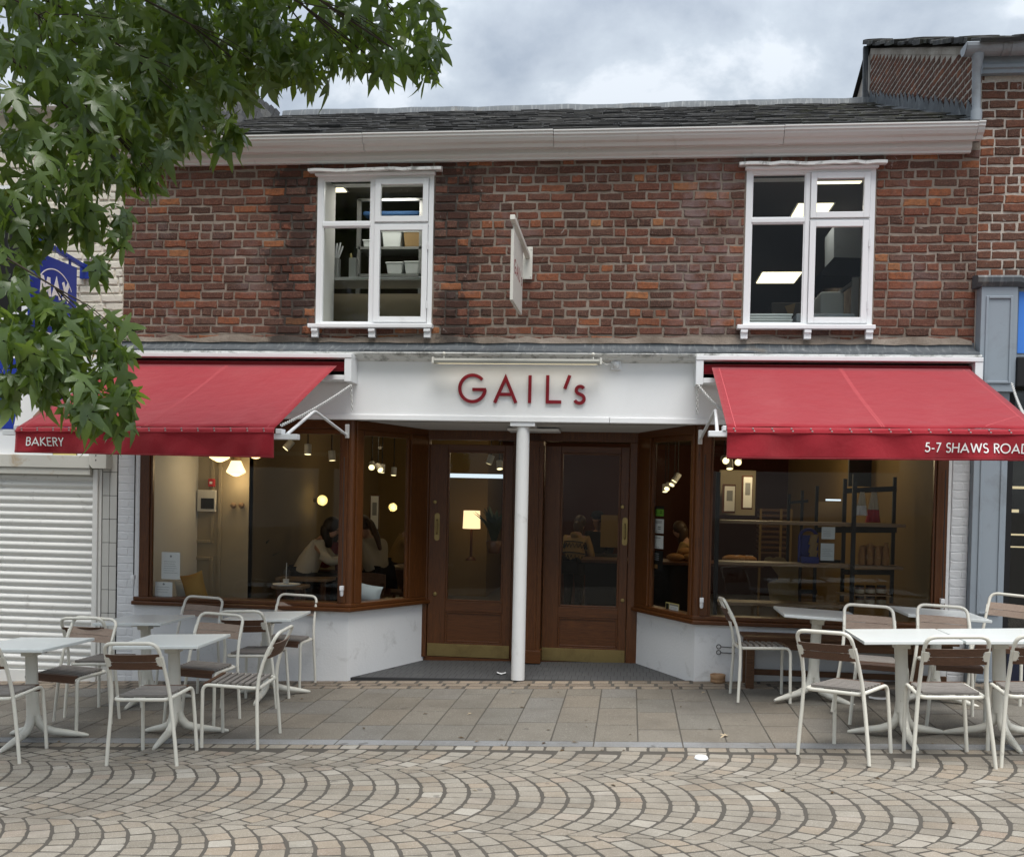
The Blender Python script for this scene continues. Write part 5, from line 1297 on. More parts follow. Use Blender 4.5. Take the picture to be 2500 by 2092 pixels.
def chair(x, y, rz, label, group):
    """rz: direction the sitter faces, degrees from +y (into the building), counter-clockwise"""
    global chair_used
    o = chair0 if not chair_used else copy_tree(chair0); chair_used = True
    o.location = (x, y, gz(x)); o.rotation_euler = (0, -SL, R(rz)); o['label'] = label; o['category'] = 'chair'; o['group'] = group
    return o
GL_, GR_ = 'cafe chairs on the left of the entrance', 'cafe chairs on the right of the entrance'
chair(-3.13, -2.87, 0.5, 'white tube chair standing in front of the nearest left table, dark back towards the street', GL_)
chair(-4.235, -2.86, 2, 'white tube chair cut by the left picture edge, its back to the street', GL_)
chair(-2.725, -2.38, 91, 'white tube chair in side view facing left, at the right end of the left tables', GL_)
chair(-3.26, -1.86, 180.5, 'white tube chair behind the nearest left table, facing the street', GL_)
chair(-4.22, -2.07, 179, 'white tube chair facing the street in front of the closed shutter, behind the leftmost table', GL_)
chair(-4.24, -1.46, -3, 'white tube chair with dark back just behind another chair, by the shutter', GL_)
chair(-4.02, -0.42, 181, 'white tube chair against the white wall under the left shop window', GL_)
chair(-3.10, -1.05, -1, 'white tube chair with dark back drawn up to the left table nearest the doors', GL_)
chair(-3.13, -0.30, 184, 'white tube chair at the wall beside the left table nearest the doors', GL_)
chair(1.09, -0.80, -88, 'white tube chair seen from the side next to the bench, facing right', GR_)
chair(1.425, -2.62, -37, 'white tube chair turned at an angle, front left chair of the right tables', GR_)
chair(1.995, -2.73, -1, 'white tube chair at the seam of the two front right tables, back to the street', GR_)
chair(2.52, -2.71, -2, 'white tube chair cut by the right picture edge, back to the street', GR_)
chair(1.80, -1.60, 180, 'white tube chair facing the street behind the left one of the front right tables', GR_)
chair(2.32, -1.66, 179, 'white tube chair facing the street behind the right one of the front right tables', GR_)
chair(2.98, -0.78, 150, 'white tube chair by the grey pilaster, turned partly away', GR_)

def make_table():
    t = empty('cafe_table', (0, 0, 0))
    m = MB(); m.box(-0.31, 0.31, -0.31, 0.31, 0.692, 0.715); m.build('tabletop', mat['table_white'], t, bevel=0.004)
    m = MB(); m.box(-0.19, 0.19, -0.03, 0.03, 0.672, 0.6915); m.box(-0.03, 0.03, -0.19, 0.19, 0.671, 0.6905); m.box(-0.05, 0.05, -0.05, 0.05, 0.625, 0.67); m.build('top_bracket', mat['chair_paint'], t, bevel=0.004)
    m = MB(); m.tube([(0.05, -0.035, 0.655), (0.15, -0.035, 0.655)], 0.006, 6); m.build('tilt_lever', mat['steel'], t)
    m = MB(); m.tube([(0, 0, 0.19), (0, 0, 0.40), (0, 0, 0.66)], [0.044, 0.043, 0.042], 12); m.build('column', mat['chair_paint'], t)
    for k in range(3):
        a = R(-90+120*k); c, s = math.cos(a), math.sin(a)
        pr = [(0.018, 0.26, 0.026), (0.022, 0.19, 0.030), (0.036, 0.135, 0.032), (0.075, 0.088, 0.031), (0.14, 0.062, 0.028), (0.24, 0.040, 0.024), (0.335, 0.018, 0.017), (0.372, 0.010, 0.010)]
        m = MB(); m.tube([(c*p[0], s*p[0], p[1]) for p in pr], [p[2] for p in pr], 10); m.build('foot', mat['chair_paint'], t)
    return t
tab0 = make_table(); tab_used = False
def table(x, y, rz, label):
    global tab_used
    o = tab0 if not tab_used else copy_tree(tab0); tab_used = True
    o.location = (x, y, gz(x)); o.rotation_euler = (0, -SL, R(rz)); o['label'] = label; o['category'] = 'table'; o['group'] = 'square white cafe tables'
table(-4.27, -2.44, -4, 'square white pedestal table cut by the left picture edge, in front of the shutter')
table(-3.25, -2.30, 1, 'square white pedestal table nearest the street on the left side')
table(-4.12, -0.98, -2, 'square white pedestal table under the left shop window beside the white pilaster')
table(-3.11, -0.78, 2, 'square white pedestal table under the left window, nearest the doors')
table(1.50, -0.86, 180, 'square white pedestal table in front of the wooden bench, nearest the doors')
table(2.43, -0.90, 180, 'square white pedestal table by the right end of the bench')
table(1.875, -2.20, 0, 'left one of the two front white tables pushed together on the right')
table(2.505, -2.205, 0.6, 'right one of the two front white tables pushed together, cut by the picture edge')

# bench under the right window
bn = empty('wooden_bench', (1.9, -0.2, gz(1.9)), label='long low slatted wooden bench under the right shop window', cat='bench')
zb = 0.075
for i in range(4):
    m = MB(); m.box(1.0, 2.80, -0.36+i*0.085, -0.36+i*0.085+0.075, zb+0.42, zb+0.445); m.build('seat_slat', mat['bench_wood'], bn, bevel=0.004)
m = MB(); m.box(1.05, 2.75, -0.345, -0.315, zb+0.335, zb+0.419); m.build('apron', mat['bench_wood'], bn, bevel=0.004)
m = MB(); m.box(1.05, 2.75, -0.20, -0.165, zb+0.085, zb+0.135); m.build('stretcher', mat['bench_wood'], bn, bevel=0.004)
for xx in (1.03, 2.42):
    for yy in (-0.355, -0.09): m = MB(); m.box(xx, xx+0.07, yy, yy+0.06, gz(xx)-0.0, zb+0.419); m.build('leg', mat['bench_wood'], bn, bevel=0.004)

# small things on the ground
def at_g(px_, py_):
    d = ray(px_, py_); t = -(CAM.z-GA-GB*CAM.x)/(d.z-GB*d.x); return CAM+d*t
q = Vector((0.815, -0.06, 0.055)); dog = empty('dog_bowl', q[:], label='round tan dog bowl on the setts by the white wall', cat='bowl')
m = MB(); m.lathe([(0.062, 0.0), (0.066, 0.004), (0.066, 0.026), (0.063, 0.030), (0.066, 0.034), (0.068, 0.072), (0.062, 0.074), (0.056, 0.070), (0.052, 0.02), (0.001, 0.018)], q, 28); m.build('bowl_wall', mat['tan'], dog)
q = at_g(1712, 1852); q.z = gz(q.x)+0.002; lid = empty('cup_lid', q[:], label='white plastic coffee cup lid lying on the cobbles', cat='lid')
m = MB(); m.lathe([(0.044, 0.0), (0.045, 0.005), (0.041, 0.008), (0.039, 0.016), (0.034, 0.018), (0.031, 0.015), (0.001, 0.015)], q, 26); m.build('lid_disc', mat['paper'], lid)
def litter(name, px_, py_, w, h, rz, m_, label, cat, curl=0.01, floor=None):
    q = at_g(px_, py_); z = (floor if floor is not None else gz(q.x))+0.004
    if floor is not None:
        q = onplane(px_, py_, floor); z = floor+0.004
    e = empty(name, (q.x, q.y, z), label=label, cat=cat); v = []; f = []; n = 5
    for j in range(n):
        for i in range(n):
            a, b = (i/(n-1)-.5)*w, (j/(n-1)-.5)*h; v.append((q.x+a*math.cos(rz)-b*math.sin(rz), q.y+a*math.sin(rz)+b*math.cos(rz), z+curl*(abs(a)/w*2)**2+rc.uniform(0, curl*.3)))
    for j in range(n-1):
        for i in range(n-1): f.append((j*n+i, j*n+i+1, (j+1)*n+i+1, (j+1)*n+i))
    mm = MB(); mm.add(v, f); o = mm.build('sheet', m_, e); s = o.modifiers.new('t', 'SOLIDIFY'); s.thickness = 0.0008
def onplane(px_, py_, z):
    d = ray(px_, py_); t = (z-CAM.z)/d.z; return CAM+d*t
litter('paper_scrap', 1224, 1645, 0.085, 0.06, 0.1, mat['paper'], 'crumpled white paper scrap on the dark entrance floor beside the column', 'paper', 0.012, -0.012)
litter('napkin', 2143, 1706, 0.14, 0.09, -0.2, mat['paper'], 'flat white napkin on the slabs under the right tables', 'napkin', 0.008)
LEAF_OUT = [(0, 0), (.08, -.04), (.24, -.12), (.42, -.16), (.34, -.02), (.17, .10), (.34, .22), (.50, .40), (.56, .58), (.40, .52), (.25, .44), (.125, .36), (.165, .58), (.15, .80), (.09, .98), (0, 1.22)]
def leaf_mesh(name, curl, fold, rnd, m_, scale=1.0, asym=0.0):
    pts = [(x*(0.92+asym), y) for x, y in LEAF_OUT]+[(-x*(0.92-asym), y) for x, y in LEAF_OUT[-2:0:-1]]
    pts = [(x+rnd.uniform(-.02, .02), y+rnd.uniform(-.02, .02)) for x, y in pts]
    def z(x, y): return -fold*abs(x)**1.3-curl*(y-0.1)**2+0.05*math.sin(7*y+9*x)*abs(x)
    mid = [(0, 0.12), (0, 0.40), (0, 0.80)]
    v = [(x*scale, y*scale, z(x, y)*scale) for x, y in pts+mid]; n = len(pts); f = []
    def m_of(y): return n if y < 0.16 else (n+1 if y < 0.57 else n+2)
    for i in range(n):
        j = (i+1) % n; a = m_of((pts[i][1]+pts[j][1])/2); f.append((i, j, a))
        ai, aj = m_of(pts[i][1]), m_of(pts[j][1])
    for i in range(n):                       # close the gaps along the midrib fans
        j = (i+1) % n; k = (i-1) % n
        a = m_of((pts[i][1]+pts[j][1])/2); b = m_of((pts[i][1]+pts[k][1])/2)
        if a != b: f.append((i, a, b))
    me = bpy.data.meshes.new(name); me.from_pydata(v, [], f); me.materials.append(m_)
    me.polygons.foreach_set('use_smooth', [True]*len(f)); me.update(); return me
dry = leaf_mesh('dry_leaf', 0.25, -0.3, rc, mat['dry_leaf'], 0.058)
for px_, py_, lb in ((1773, 1797, 'dry tan fallen leaf on the slab left of the front right tables'), (1720, 1692, 'tiny pale fallen leaf near the setts in front of the right base'),
                     (1250, 1692, 'pale fallen leaf on the threshold setts by the column'), (1150, 1744, 'small pale leaf scrap in the middle of the paving slabs')):
    q = at_g(px_, py_); o = place('fallen_leaf', dry, None, Matrix.Translation((q.x, q.y, gz(q.x)+0.012)) @ Matrix.Rotation(rc.uniform(0, 6), 4, 'Z') @ Matrix.Scale(1.0 if px_ == 1773 else 0.55, 4)); tag(o, lb, 'leaf', 'fallen leaves on the paving')

lt = MB()
for i in range(90):
    x, y = rc.uniform(-4.2, 3.0), rc.choice((rc.uniform(-2.3, -0.2), rc.uniform(-2.6, -2.3), rc.uniform(-4.4, -2.5)))
    a = rc.uniform(0, 6.28); s_ = rc.uniform(.008, .028); z = gz(x)+0.006
    lt.add([(x+s_*math.cos(a), y+s_*math.sin(a), z), (x+s_*.5*math.cos(a+2), y+s_*.5*math.sin(a+2), z+rc.uniform(0, .006)), (x-s_*math.cos(a), y-s_*math.sin(a), z), (x+s_*.4*math.cos(a-1.6), y+s_*.4*math.sin(a-1.6), z+.003)], [(0, 1, 2, 3)])
lt.build('leaf_litter', simple('brown_leaf_crumb', (0.10, 0.065, 0.035), 0.9, 0.1, 0.4, (0.3, 0.24, 0.16), 0, 10, dscale=3, dlo=.5, dhi=.6, damt=.8), None, kind='stuff')

# ================================================================== STREET TREE
rt = random.Random(4)
tr = empty('street_tree', (-4.5, -5.2, gz(-4.5)), label='leafy sweetgum tree reaching in from the upper left with drooping lobed leaves', cat='tree')
CL = [ # px, py, distance, radius px, density
 (40,40,5.7,150,1.0),(190,110,5.5,150,1.0),(80,230,5.4,160,1.1),(210,300,5.4,140,1.1),(60,400,5.3,150,1.1),(170,470,5.3,110,1.0),(20,540,5.3,100,1.0),
 (280,390,5.5,70,0.9),(70,545,5.3,60,.6),(215,520,5.4,40,.6),(286,575,5.4,26,.8),(245,640,5.4,22,.7),(10,650,5.2,55,.9),(285,520,5.4,30,.7),
 (40,760,5.1,110,1.1),(130,830,5.1,110,1.1),(220,890,5.15,95,1.1),(110,915,5.1,60,1.0),(195,975,5.1,58,1.0),(265,985,5.15,60,1.0),(300,1020,5.2,34,.8),(255,800,5.2,55,.8),(300,860,5.25,25,.5),
 (70,860,5.0,75,.9),(10,940,5.0,40,.6),(165,775,5.2,50,.8),(320,960,5.2,20,.5),
 (330,100,6.3,180,1.3),(470,80,6.5,180,1.3),(600,60,6.4,150,1.2),(730,50,6.2,120,1.1),(850,40,6.1,110,1.1),(960,30,6.0,100,1.0),(1040,40,5.9,60,.8),
 (1050,170,5.9,32,.8),(1035,110,5.9,45,.8),(960,120,5.9,55,.8),(890,130,6.0,60,.8),(800,140,6.1,60,.8),(740,170,6.1,30,.7),(680,130,6.2,70,.9),(700,80,6.4,110,1.0),(590,160,6.1,80,1.0),
 (420,220,6.0,130,1.2),(540,215,6.0,80,1.0),(340,290,5.8,100,1.1),(470,285,5.9,60,.9),(560,290,5.9,26,.8),(575,320,5.9,14,.7),(440,330,5.8,34,.7),(380,370,5.7,50,.9),(310,420,5.6,40,.9),(370,430,5.7,22,.7),(545,350,5.9,14,.6),
 (300,200,5.9,140,1.2),(560,120,6.6,150,1.2),(430,60,6.9,200,1.3),(250,60,6.5,200,1.2),
]
lv = [leaf_mesh('leaf', rt.uniform(0.05, 0.5), rt.uniform(0.05, 0.45), rt, mat['leaf'], 1.0, rt.uniform(-.08, .08)) for _ in range(9)]
leaves = []; twig_ends = []
def hang_leaf(p, size, out):
    d = (Vector((rt.gauss(0, .42), rt.gauss(0, .42), -1.0+rt.gauss(0, .30)))+out*0.30).normalized()
    nrm = Vector((rt.gauss(0, .6), -0.55+rt.gauss(0, .6), 0.55+rt.gauss(0, .5)))+out*0.4
    zx = (nrm-d*nrm.dot(d)).normalized(); xx = d.cross(zx)
    leaves.append((rt.choice(lv), frame_m(p, xx*size, d*size, zx*size)))
for (px_, py_, dist, rp, den) in CL:
    c = deep(px_, py_, dist); rad = rp/FPX*dist; n = int(den*10.5*(rp/60.0)**1.75)+6
    twig_ends.append((c, rad))
    for i in range(n):
        while True:
            v = Vector((rt.uniform(-1, 1), rt.uniform(-1, 1), rt.uniform(-1, 1)))
            if v.length < 1: break
        p = c+Vector((v.x*rad, v.y*rad*1.25, v.z*rad*0.95))
        hang_leaf(p, rt.uniform(0.085, 0.170)*(0.88 if rp < 40 else 1.0), v)
# crown above and to the left, outside the picture, which shades the rest
nvis = len(leaves)
for (cx_, cy_, cz_, rx_, n) in ((-4.2, -4.6, 6.2, 1.5, 900), (-2.6, -3.9, 6.0, 1.2, 650), (-5.6, -4.0, 5.2, 1.4, 600), (-3.6, -5.6, 5.6, 1.3, 500), (-1.4, -3.8, 5.6, 0.8, 260), (-4.6, -4.6, 3.9, 0.9, 350), (-4.0, -3.6, 7.2, 1.2, 400), (-2.2, -4.2, 5.7, 0.9, 900), (-1.3, -4.3, 5.5, 0.8, 500)):
    for i in range(n):
        v = Vector((rt.gauss(0, .5), rt.gauss(0, .5), rt.gauss(0, .42))); p = Vector((cx_, cy_, cz_))+v*rx_
        d = p-CAM; w = d.dot(fwd); qx = PPX+FPX*d.dot(RIGHT)/w; qy = PPY-FPX*d.dot(UP)/w
        if (-20 < qx < 2600 and qy > (-40 if qx < 1000 else -260)): continue
        hang_leaf(p, rt.uniform(0.10, 0.16), v)
foliage = empty('crown', (-3.5, -4.2, 4.5)); adopt(foliage, tr)
def seen(mx):
    d = Vector(mx.translation)-CAM; w = d.dot(fwd); qx = PPX+FPX*d.dot(RIGHT)/w; qy = PPY-FPX*d.dot(UP)/w
    return 0 < qx < 1120 and 0 < qy < 1090
order = sorted(range(nvis), key=lambda i: (Vector(leaves[i][1].translation)-CAM).length if seen(leaves[i][1]) else 99)
top = set(order[:300])
for i in top: place('leaf', leaves[i][0], foliage, leaves[i][1])
merge_meshes('leaves', [leaves[i] for i in range(len(leaves)) if i not in top], mat['leaf'], foliage, kind='stuff')
m = MB(); tp = [(-4.5, -5.2, gz(-4.5)-.05), (-4.5, -5.2, 0.3), (-4.46, -5.16, 1.6), (-4.40, -5.05, 2.9), (-4.28, -4.9, 4.2), (-4.1, -4.7, 5.6), (-3.9, -4.5, 6.8)]
m.tube(tp, [0.17, 0.13, 0.115, 0.10, 0.075, 0.045, 0.02], 14); m.build('trunk', mat['bark'], tr)
nodes = [Vector(p) for p in tp[2:]]
for c, rad in twig_ends:
    if rad < 0.045 or rt.random() < 0.45: continue
    s = min(nodes, key=lambda q: (q-c).length+(2.0 if q.z > c.z+1.6 else 0)); mid = s.lerp(c, 0.55)+Vector((0, 0, 0.30*(c-s).length))
    k = (c-s).length
    pts = [s*(1-t)**2+mid*2*t*(1-t)+c*t*t+Vector((rt.gauss(0, .012), rt.gauss(0, .012), rt.gauss(0, .012)))*(1 if 0 < t < 1 else 0) for t in [i/7 for i in range(8)]]
    r0 = 0.005+0.0035*k
    m = MB(); m.tube(pts, [r0*(1-0.8*i/7)+0.0015 for i in range(8)], 6)
    for _ in range(4):
        e = c+Vector((rt.gauss(0, .55), rt.gauss(0, .55), rt.gauss(-.2, .5)))*rad; m.tube([pts[6], pts[6].lerp(e, .5)+Vector((0, 0, .02)), e], [0.004, 0.003, 0.0015], 4)
    m.build('branch', mat['bark'], tr)
# ================================================================== INSIDE THE SHOP
def room(name, faces, m_, **k):
    mb = MB()
    for q in faces: mb.add(q, [(0, 1, 2, 3)])
    return mb.build(name, m_, None, kind='structure', **k)
FZ, CZ = 0.03, 2.62
xc = at(330+1110/4.0385, 1300, 1.28).x
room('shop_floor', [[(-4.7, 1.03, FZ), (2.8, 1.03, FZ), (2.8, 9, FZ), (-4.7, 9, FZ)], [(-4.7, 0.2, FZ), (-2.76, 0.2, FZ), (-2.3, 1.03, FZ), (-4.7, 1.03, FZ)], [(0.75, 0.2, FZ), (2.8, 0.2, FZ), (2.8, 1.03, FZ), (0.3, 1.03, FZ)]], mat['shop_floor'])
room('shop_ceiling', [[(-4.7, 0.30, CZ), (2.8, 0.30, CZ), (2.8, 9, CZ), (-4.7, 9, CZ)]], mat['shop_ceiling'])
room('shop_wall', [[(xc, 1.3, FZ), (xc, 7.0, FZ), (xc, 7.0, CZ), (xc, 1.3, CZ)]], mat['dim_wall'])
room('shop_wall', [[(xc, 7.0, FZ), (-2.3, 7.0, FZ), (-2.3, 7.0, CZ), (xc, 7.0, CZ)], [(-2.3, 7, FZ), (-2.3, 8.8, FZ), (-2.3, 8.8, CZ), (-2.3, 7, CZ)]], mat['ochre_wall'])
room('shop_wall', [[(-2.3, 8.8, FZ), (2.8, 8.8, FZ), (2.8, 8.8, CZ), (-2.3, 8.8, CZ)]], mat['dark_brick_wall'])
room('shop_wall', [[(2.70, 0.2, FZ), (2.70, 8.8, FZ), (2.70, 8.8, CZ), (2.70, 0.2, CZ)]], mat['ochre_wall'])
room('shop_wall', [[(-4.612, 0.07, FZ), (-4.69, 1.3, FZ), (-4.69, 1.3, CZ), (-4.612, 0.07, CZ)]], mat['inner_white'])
# boxed-in front part with panelled doors
bxw = empty('panelled_cupboard', (-4.3, 1.3, FZ), label='cream panelled cupboard wall inside the left shop window', cat='cupboard')
x0, x1 = at(330+490/4.0385, 1300, 1.28).x, at(330+805/4.0385, 1300, 1.28).x
xc = at(330+1110/4.0385, 1300, 1.28).x
m = MB(); m.box(-4.75, xc, 1.30, 1.42, FZ, CZ); m.build('carcass', mat['warm_wall'], bxw)
for za, zb_ in ((FZ+0.1, 0.95), (1.10, 2.45)):
    m = MB(); w = 0.035; a, b = x0+0.05, x1-0.04
    m.box(a, a+w, 1.28, 1.2995, za, zb_); m.box(b-w, b, 1.28, 1.2995, za, zb_); m.box(a+w, b-w, 1.28, 1.2995, zb_-w, zb_); m.box(a+w, b-w, 1.28, 1.2995, za, za+w); m.build('panel_moulding', mat['warm_wall'], bxw, bevel=0.005)
m = MB(); m.box(x1+0.01, x1+0.045, 1.275, 1.2995, FZ, CZ); m.build('cover_strip', mat['warm_wall'], bxw, bevel=0.005)
q0, q1 = at(330+618/4.0385, 1100+385/4.0385, 1.25), at(330+792/4.0385, 1100+602/4.0385, 1.25)
fp = empty('alarm_panel', (q0.x, 1.27, q0.z), label='white alarm control box with dark screen on the cupboard wall', cat='control box')
m = MB(); m.box(q0.x, q1.x, 1.235, 1.2795, q1.z, q0.z); m.build('casing', mat['inner_white'], fp, bevel=0.006)
m = MB(); m.box(q0.x+0.045, q1.x-0.012, 1.228, 1.2345, q1.z+0.03, q0.z-0.09); m.build('screen', mat['black'], fp)
q0, q1 = at(330+724/4.0385, 1100+276/4.0385, 1.25), at(330+782/4.0385, 1100+356/4.0385, 1.25)
al = empty('fire_alarm', (q0.x, 1.27, q0.z), label='small red fire call point above the alarm box', cat='fire alarm')
m = MB(); m.box(q0.x, q1.x, 1.235, 1.2795, q1.z, q0.z); m.build('casing', mat['print_red'], al, bevel=0.006)
m = MB(); m.box(q0.x+.02, q1.x-.02, 1.229, 1.2345, q1.z+.03, q0.z-.03); m.build('glass_plate', mat['paper'], al)
for i, sx in enumerate((965, 1045)):
    q = at(330+sx/4.0385, 1100+540/4.0385, 1.24); hk = empty('coat_hook', (q.x, 1.29, q.z), label='round wooden coat knob on the cream wall, %s of a pair' % ('left' if i == 0 else 'right'), cat='hook')
    m = MB(); m.lathe([(0.012, 0.0), (0.012, 0.03), (0.030, 0.035), (0.033, 0.055), (0.020, 0.065), (0.002, 0.067)], (q.x, 1.2995, q.z), 14, axis='y'); m.build('knob', mat['shelf_wood'], hk)
# lamps
def pendant(px_, py_, Y, label):
    q = at(px_, py_, Y); p = empty('pendant_lamp', q[:], label=label, cat='lamp', group='opal pendant lamps in the left window')
    m = MB(); m.lathe([(0.002, -0.008), (0.03, -0.004), (0.075, 0.018), (0.100, 0.034), (0.102, 0.046), (0.075, 0.10), (0.055, 0.150), (0.050, 0.158), (0.001, 0.158)], q, 24, caps=False); m.build('shade', mat['lamp_glass'], p)
    m = MB(); m.lathe([(0.054, 0.158), (0.054, 0.19), (0.03, 0.21), (0.006, 0.215)], q, 16); m.tube([q+Vector((0, 0, .21)), Vector((q.x, q.y, CZ))], 0.006, 6); m.build('gallery', mat['shelf_wood'], p)
    L = bpy.data.lights.new('pendant_light', 'POINT'); L.energy = 1.0; L.color = (1, .74, .42); L.shadow_soft_size = 0.09
    o = bpy.data.objects.new('pendant_light', L); C.objects.link(o); o.matrix_basis = Matrix.Translation(q+Vector((0, -0.0, -0.06))); adopt(o, p)
pendant(576, 1161, 1.15, 'whole opal pendant lamp glowing just below the left awning')
pendant(536, 1126, 0.75, 'opal pendant lamp, only its bottom showing under the awning, left of the whole one')
pendant(624, 1118, 1.05, 'opal pendant lamp of which a sliver shows under the awning, right of the whole one')
def globe(px_, py_, Y, r, label, wall='l'):
    q = at(px_, py_, Y); p = empty('globe_lamp', q[:], label=label, cat='lamp', group='round wall lamps')
    m = MB(); m.lathe([(r*math.sin(math.pi*i/12)+.0005, -r*math.cos(math.pi*i/12)) for i in range(13)], q, 20, caps=False); m.build('globe', mat['globe_glass'], p)
    m = MB(); rr = r*0.55; m.lathe([(rr*math.sin(math.pi*i/8)+.0005, -rr*math.cos(math.pi*i/8)) for i in range(9)], q, 14, caps=False); m.build('bulb', mat['globe'], p)
    m = MB(); m.tube([q+Vector((-r*1.7, 0.0, 0)), q+Vector((-r*0.9, 0, 0))], r*0.45, 12); m.build('wall_mount', mat['brass'], p)
    L = bpy.data.lights.new('globe_light', 'POINT'); L.energy = 2.2; L.color = (1, .80, .42); L.shadow_soft_size = 0.05
    o = bpy.data.objects.new('globe_light', L); C.objects.link(o); o.matrix_basis = Matrix.Translation(q+Vector((0.0, 0, 0))); adopt(o, p)
globe(330+1168/4.0385, 1100+418/4.0385, 1.9, 0.062, 'round glass wall lamp at the corner of the cream wall')
globe(330+1845/4.0385, 1100+490/4.0385, 3.4, 0.066, 'round glass wall lamp above the woman in cream')
globe(840+455/3.819, 1030+795/3.819, 5.6, 0.062, 'round glass wall lamp seen through the angled left window')
def spot(px_, py_, Y, dirv, label, s=1.0, grp='spotlights on the ceiling tracks'):
    q = at(px_, py_, Y); d = Vector(dirv).normalized(); p = empty('spotlight', q[:], label=label, cat='lamp', group=grp)
    m = MB(); m.tube([q, q-d*0.115*s], 0.040*s, 14, caps=False); m.add([(q-d*0.115*s+v) for v in [d.orthogonal().normalized()*0.04*s*math.cos(a)+d.cross(d.orthogonal().normalized())*0.04*s*math.sin(a) for a in [2*math.pi*k/14 for k in range(14)]]], [tuple(range(14))]); m.build('barrel', mat['inner_white'], p)
    o1 = d.orthogonal().normalized(); o2 = d.cross(o1)
    m = MB(); m.add([q-d*0.004+o1*0.036*s*math.cos(a)+o2*0.036*s*math.sin(a) for a in [2*math.pi*k/14 for k in range(14)]], [tuple(range(14))]); m.build('lens', mat['spot_lens'], p)
    b = q-d*0.09*s; m = MB(); m.tube([b, Vector((b.x, b.y, CZ))], 0.008, 6); m.build('stem', mat['black'], p)
    return q
zb5 = lambda x, y: (600+x/5.169, 820+y/5.169)
sp = [(*zb5(498, 1425), 1.5, (-.55, -.35, -.75), 'ceiling spotlight aimed left behind the awning bar'), (*zb5(782, 1497), 1.8, (.05, -.2, -1), 'ceiling spotlight pointing down, middle of three in the left window'),
      (*zb5(1092, 1575), 2.1, (.12, -.1, -1), 'ceiling spotlight pointing down beside the corner post'), (840+257/3.819, 1030+425/3.819, 3.0, (.2, -.9, -.45), 'bright spotlight facing out, leftmost in the angled left window'),
      (840+340/3.819, 1030+450/3.819, 3.6, (.5, -.6, -.5), 'second spotlight in the angled left window, turned aside'), (840+352/3.819, 1030+474/3.819, 4.2, (0, -.15, -1), 'third spotlight in the angled left window, thin sliver of light'),
      (840+461/3.819, 1030+499/3.819, 5.0, (0, -.2, -1), 'fourth spotlight in the angled left window'), (840+1348/3.819, 1030+392/3.819, 3.2, (-.3, -.1, -.9), 'spotlight slanting in the top of the left door pane'),
      (840+1452/3.819, 1030+440/3.819, 3.8, (0.1, -.35, -.9), 'second spotlight at the top right of the left door pane'), (1300+1240/3.586, 1030+520/3.586, 4.0, (-.5, -.2, -.8), 'highest spotlight of the row in the angled right window'),
      (1300+1218/3.586, 1030+552/3.586, 4.6, (-.4, -.5, -.7), 'second spotlight of the row in the angled right window'), (1300+1176/3.586, 1030+587/3.586, 5.2, (-.2, -.8, -.6), 'third spotlight of the row in the angled right window'),
      (1300+1160/3.586, 1030+613/3.586, 6.0, (0, -.3, -.9), 'lowest spotlight of the row in the angled right window'), (1720+183/3.5, 1110+52/3.5, 2.0, (.1, -.95, -.25), 'bright round spotlight just below the right awning corner'),
      (1720+287/3.5, 1110+66/3.5, 2.3, (-.1, -.95, -.25), 'second bright round spotlight below the right awning'), (1720+215/3.5, 1110+122/3.5, 3.0, (0, -.35, -.9), 'small oval spotlight under the two bright ones')]
for px_, py_, Y, d, lb in sp:
    q = spot(px_, py_, Y, d, lb)
for pts in (((-3.9, 1.6, CZ-.02), (-2.3, 2.3, CZ-.02)), ((-3.2, 2.6, CZ-.02), (-2.6, 6, CZ-.02)), ((-0.3, 3.5, CZ-.02), (0.6, 6.5, CZ-.02))):
    m = MB(); m.beam(pts[0], pts[1], 0.03, 0.02); o = m.build('lamp_track', mat['inner_white']); tag(o, {0: 'pale lighting track on the shop ceiling behind the left window', 1: 'pale lighting track running back into the left room', 2: 'pale lighting track running back over the counter'}[[-3.9, -3.2, -0.3].index(pts[0][0])], 'track')
for (x, y, z, e, c) in ((-3.2, 3.5, 2.35, 22, (1, .78, .48)), (-1.2, 5.5, 2.35, 12, (1, .75, .45)), (1.5, 3.6, 2.35, 30, (1, .78, .45)), (2.0, 1.4, 2.4, 10, (1, .8, .5)), (0.3, 7.0, 2.3, 10, (1, .75, .45))):
    L = bpy.data.lights.new('ceiling_spot_light', 'POINT'); L.energy = e*(0.13 if x < -3 else 0.48); L.color = c; L.shadow_soft_size = 0.25
    o = bpy.data.objects.new('ceiling_spot_light', L); C.objects.link(o); o.location = (x, y, z)
q = at(840+1240/3.819, 1030+505/3.819, 4.5); sk_ = box('skylight_strip', q.x-0.75, q.x+0.6, 4.5, 4.9, q.z-0.02, q.z+0.03, mat['cool_lit']); tag(sk_, 'pale cool light strip seen high through the left door', 'light strip')
q = at(840+1190/3.819, 1030+910/3.819, 6.5); tl = empty('table_lamp', (q.x, 6.5, 1.0), label='glowing square table lamp on the counter behind the left door', cat='lamp')
m = MB(); m.lathe([(0.14, -0.14), (0.13, 0.14)], q, 16); m.build('lamp_shade', mat['shade_lit'], tl)
m = MB(); m.tube([q+Vector((0, 0, -.14)), q+Vector((0, 0, -.62))], 0.02, 8); m.lathe([(0.09, -.64), (0.06, -.60), (0.02, -.58)], q, 14); m.build('lamp_base', mat['mahogany'], tl)
